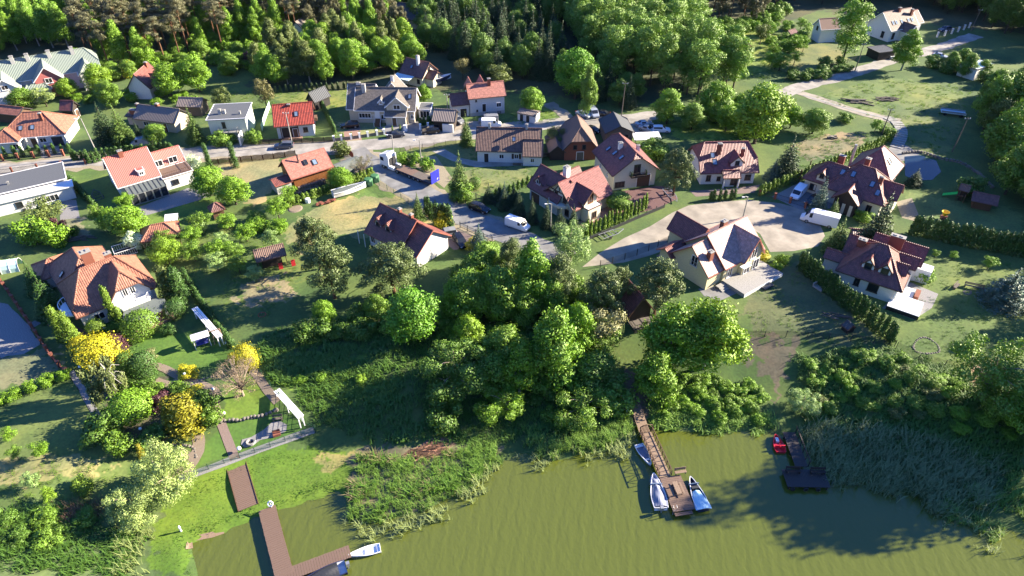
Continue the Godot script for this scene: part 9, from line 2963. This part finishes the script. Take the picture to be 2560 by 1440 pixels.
func make_ground_cover() -> void:
	var grass := tuft(7, 0.32, 0.18, 0.035, 0.7)
	var lawn := tuft(6, 0.1, 0.16, 0.03, 0.6)
	var weed := tuft(9, 0.7, 0.25, 0.065, 0.9)
	var reed := tuft(7, 1.5, 0.24, 0.045, 0.6)
	sward("grass", grass, "grass_meadow", [P(-38.5,-76.3),P(-25.7,-76.3),P(-17.8,-72.2),P(-16.2,-68.1),P(-28.7,-66.9),P(-33.8,-69.7)], 5.0, 1.0, "sunlit rough grass in the meadow right of the villa garden", "grass")
	sward("grass", grass, "grass_meadow", [P(-40,-79),P(-31.8,-76.3),P(-23.2,-76.3),P(-16.4,-70),P(-15.5,-62),P(-26.9,-62.9),P(-33.8,-69.7)], 4.0, 1.2, "rough bright grass between the villa garden and the thicket", "grass")
	sward("weeds", weed, "grass_rank", [P(-40.2,-79.9),P(-24.7,-84.8),P(-11.6,-83.8),P(1.3,-80.9),P(17,-79.4),P(17.4,-66.6),P(5.6,-62.9),P(-2.2,-61.5),P(-14.9,-61.3),P(-26.9,-62.9),P(-33.8,-69.7)], 3.0, 1.0, "rank weeds under the lakeside thicket", "weeds")
	sward("grass", lawn, "grass_lawn", [P(-42.4,-42.1),P(-44.4,-48.4),P(-44,-53.6),P(-38.4,-56.9),P(-31.7,-60.1),P(-22.3,-59.1),P(-20.8,-53.4),P(-29.6,-51),P(-35.7,-47.9),P(-39.1,-46.4),P(-36.9,-41.9)], 9.0, 1.2, "mown bright grass of the lake lawn", "grass", 0.4)
	sward("grass", lawn, "grass_meadow", [P(-44.2,-108.9),P(-39.9,-116.8),P(-22.8,-126.7),P(-13.7,-118.3),P(-14,-112.4),P(-26.3,-106.8),P(-37.9,-101.6)], 5.0, 1.1, "thin grass on the dry lawn by the maroon gable house", "grass", 1.0, -0.1)
	sward("reeds", reed, "reed_green", [P(-21.3,-59.4),P(-15.1,-57.8),P(-11.8,-57.7),P(-8.8,-60.6),P(-2.2,-61.8),P(-1,-59.1),P(-4.8,-54.9),P(-11.2,-51),P(-16.1,-49.3),P(-19.8,-50.4),P(-19.9,-54.2)], 10.0, 0.62, "green reeds on the little point between the jetties", "reeds")
	sward("weeds", weed, "reed_green", [P(-20.9,-60),P(-12.5,-59.1),P(-1.1,-61.5),P(-2.2,-58.9),P(-10.4,-53.6),P(-17.3,-51.2),P(-20.1,-52.4)], 8.0, 0.85, "lush green sedge tussocks on the little point", "sedge", 1.0, -0.05)
	sward("weeds", tuft(10, 0.9, 0.3, 0.05, 1.1), "grass_dry", [P(-20.9,-60),P(-12.5,-59.1),P(-7.1,-60.1),P(-6.4,-56.8),P(-10.4,-53.6),P(-17.3,-51.2),P(-20.1,-52.4)], 2.0, 1.0, "dry straw coloured tussocks among the green reeds", "sedge", 1.0, 0.05)
	sward("weeds", tuft(10, 1.0, 0.35, 0.07, 0.9), "grass_lawn", [P(-20.8,-59.4),P(-11.9,-58.6),P(-1.7,-61.5),P(-1.4,-59.1),P(-10.3,-52.6),P(-17.2,-50.3),P(-20.1,-52.4)], 2.0, 1.1, "bright fresh sedge tufts on the little point", "sedge", 1.0, 0.0)
	sward("reeds", reed, "reed_pale", [P(-22.1,-48.9),P(-20.3,-50.4),P(-16.1,-49.8),P(-11.3,-51.6),P(-5.3,-55.5),P(-1.4,-59.1),P(-0.8,-56.3),P(-5.2,-52.1),P(-10.1,-49.6),P(-14.9,-47.3),P(-18.8,-46.7)], 3.2, 0.8, "pale sparse reeds standing in the water off the point", "reeds", 2.5, -0.02)
	sward("reeds", reed, "reed_pale", [P(0.6,-60.9),P(6.6,-59.7),P(12.2,-61.1),P(17.7,-64),P(16.8,-59.7),P(12,-58.3),P(6.5,-57.2),P(2.7,-57.2)], 3.6, 0.8, "pale reeds in the water left of the footbridge", "reeds", 2.0, -0.1)
	sward("reeds", reed, "reed_green", [P(0.6,-63.6),P(6.7,-62.2),P(17.3,-65.9),P(17.3,-63.6),P(11.1,-60.4),P(5.5,-59.1),P(1.1,-60.4)], 6.0, 0.9, "green reeds on the bank left of the jetty", "reeds")
	sward("weeds", weed, "reed_green", [P(20.2,-69.7),P(25.8,-68.1),P(33,-66.6),P(37.9,-67.3),P(37.2,-63.6),P(31.2,-63.7),P(23.9,-64),P(19.9,-65.5)], 7.0, 1.0, "leafy green waterside plants right of the jetty", "sedge")
	sward("reeds", tuft(8, 1.6, 0.3, 0.05, 0.6), "reed_grey", [P(40.5,-63.5),P(44.9,-65.8),P(51.6,-63.1),P(58.8,-60.8),P(65,-56.9),P(59.6,-50.2),P(52.6,-52.2),P(45.8,-54.2),P(41.9,-56.6),P(40.7,-61.2)], 5.0, 0.85, "grey green reed belt right of the dark jetty", "reeds")
	sward("reeds", reed, "reed_green", [P(54.4,-53.1),P(61.2,-55.4),P(67.7,-56.2),P(72.8,-52.2),P(69,-45.9),P(60.3,-47.3),P(56.3,-49.4)], 6.0, 0.75, "green reeds at the lower right corner", "reeds", 2.0, -0.1)
	sward("reeds", reed, "reed_pale", [P(53.5,-50.7),P(58.3,-51.8),P(65.1,-49.5),P(64.6,-44.1),P(59.5,-45.2),P(55.9,-48.1)], 1.6, 0.8, "scattered pale reeds in the water at the lower right", "reeds", 3.0, 0.0)
	sward("weeds", weed, "grass_rank", [P(43.3,-76.8),P(52.5,-77.4),P(60.8,-75.4),P(68.2,-71.1),P(74.3,-69.5),P(67.2,-55.1),P(59.4,-56),P(50.5,-60),P(41.4,-63.7)], 4.0, 1.1, "rank green weeds on the overgrown right bank", "weeds")
	sward("weeds", weed, "grass_rank", [P(-63.4,-47.7),P(-56.9,-49.6),P(-49.6,-48.3),P(-44.9,-47.2),P(-43.3,-42.1),P(-58.7,-40.1)], 5.0, 1.0, "rank weeds in the lower left corner", "weeds")
	sward("reeds", reed, "reed_pale", [P(-49.6,-49.3),P(-46.6,-49.3),P(-44.5,-47.8),P(-42.7,-42.1),P(-45.5,-41.9),P(-45.8,-45.6)], 5.0, 0.8, "tall pale grass along the edge of the lake lawn", "tall grass")
	sward("reeds", tuft(9, 1.1, 0.3, 0.025, 0.4), "reed_brown", [P(-55.6,-49.3),P(-53.8,-50.7),P(-51.5,-50.9),P(-50.7,-49.1),P(-54.1,-47.4)], 5.0, 1.0, "brown dead stalks behind the silvery willows", "stalks")
	sward("grass", grass, "grass_meadow", [P(38,-160.4),P(52,-160.4),P(60,-153.5),P(55.7,-148.1),P(39.7,-148.7)], 2.4, 1.0, "bright grass of the little meadow behind the cream houses", "grass")
	sward("grass", grass, "grass_meadow", [P(79.8,-174.3),P(104,-188.5),P(127.9,-182.6),P(112,-160.4),P(94.6,-139),P(92,-160.4)], 1.4, 1.0, "grass of the upper right meadow", "grass", 2.0, -0.1)
	sward("grass", grass, "grass_meadow", [P(-66.3,-56),P(-53.5,-57),P(-49.1,-54.3),P(-50.5,-49.2),P(-61.8,-48.3)], 3.0, 0.8, "rough grass on the left field", "grass", 2.0, -0.1)
	sward("grass", grass, "grass_meadow", [P(-1,-164),P(11.4,-167.7),P(10.4,-158),P(1,-157.6)], 3.0, 1.0, "tall grass around the ruined shed", "grass")
	sward("grass", grass, "grass_rank", [P(59.9,-84.8),P(72.6,-97.9),P(93.3,-101.6),P(94.6,-94.4),P(83.8,-77.2),P(67.7,-72.4),P(58.7,-76.3)], 2.4, 0.6, "short grass of the right hand lawn", "grass", 1.0, -0.1)
	sward("grass", grass, "grass_meadow", [P(-66.8,-108.2),P(-56.1,-112.4),P(-42.2,-106.8),P(-36.2,-94.4),P(-37.8,-84.8),P(-46.2,-82.8),P(-58.2,-92.2)], 2.6, 0.7, "shaded grass of the orchard", "grass", 2.0, -0.15)
	sward("grass", grass, "grass_meadow", [P(38.6,-90.5),P(52.4,-99.1),P(55.9,-93.3),P(58.3,-77.3),P(38.6,-80.3)], 2.6, 0.6, "worn grass of the yard below the yellow house", "grass", 1.5, -0.05)
	sward("grass", grass, "grass_meadow", [P(59.7,-225),P(82.9,-233.3),P(93.5,-221.1),P(77.3,-190),P(65.1,-187),P(61,-202.9)], 1.6, 1.1, "sunny grass of the hillside meadow", "grass", 2.0, -0.2)
	sward("grass", grass, "grass_rank", [P(65.8,-153.5),P(89.1,-153.5),P(79.7,-140),P(62.8,-135.2)], 2.0, 0.9, "grass around the bare patch behind the hedge", "grass", 2.0, -0.1)
	sward("grass", grass, "grass_meadow", [P(-13.9,-131.6),P(-8,-135.2),P(4.4,-136.2),P(4.2,-127.2),P(-7.4,-122.8)], 2.6, 0.8, "dry grass above the cream houses' plot", "grass", 1.0, -0.1)
	sward("grass", grass, "grass_meadow", [P(-85.5,-181.2),P(-65.4,-179.8),P(-43.7,-180.6),P(-42.4,-167.7),P(-61.4,-169),P(-74.4,-155.7)], 1.4, 0.9, "grass of the far gardens", "grass", 1.0, -0.1)
	sward("grass", lawn, "grass_lawn", [P(-61.2,-79),P(-45.3,-80.1),P(-41,-75.4),P(-47.9,-72),P(-57,-73.6)], 7.0, 0.8, "mown grass of the villa's upper lawn", "grass", 0.3)
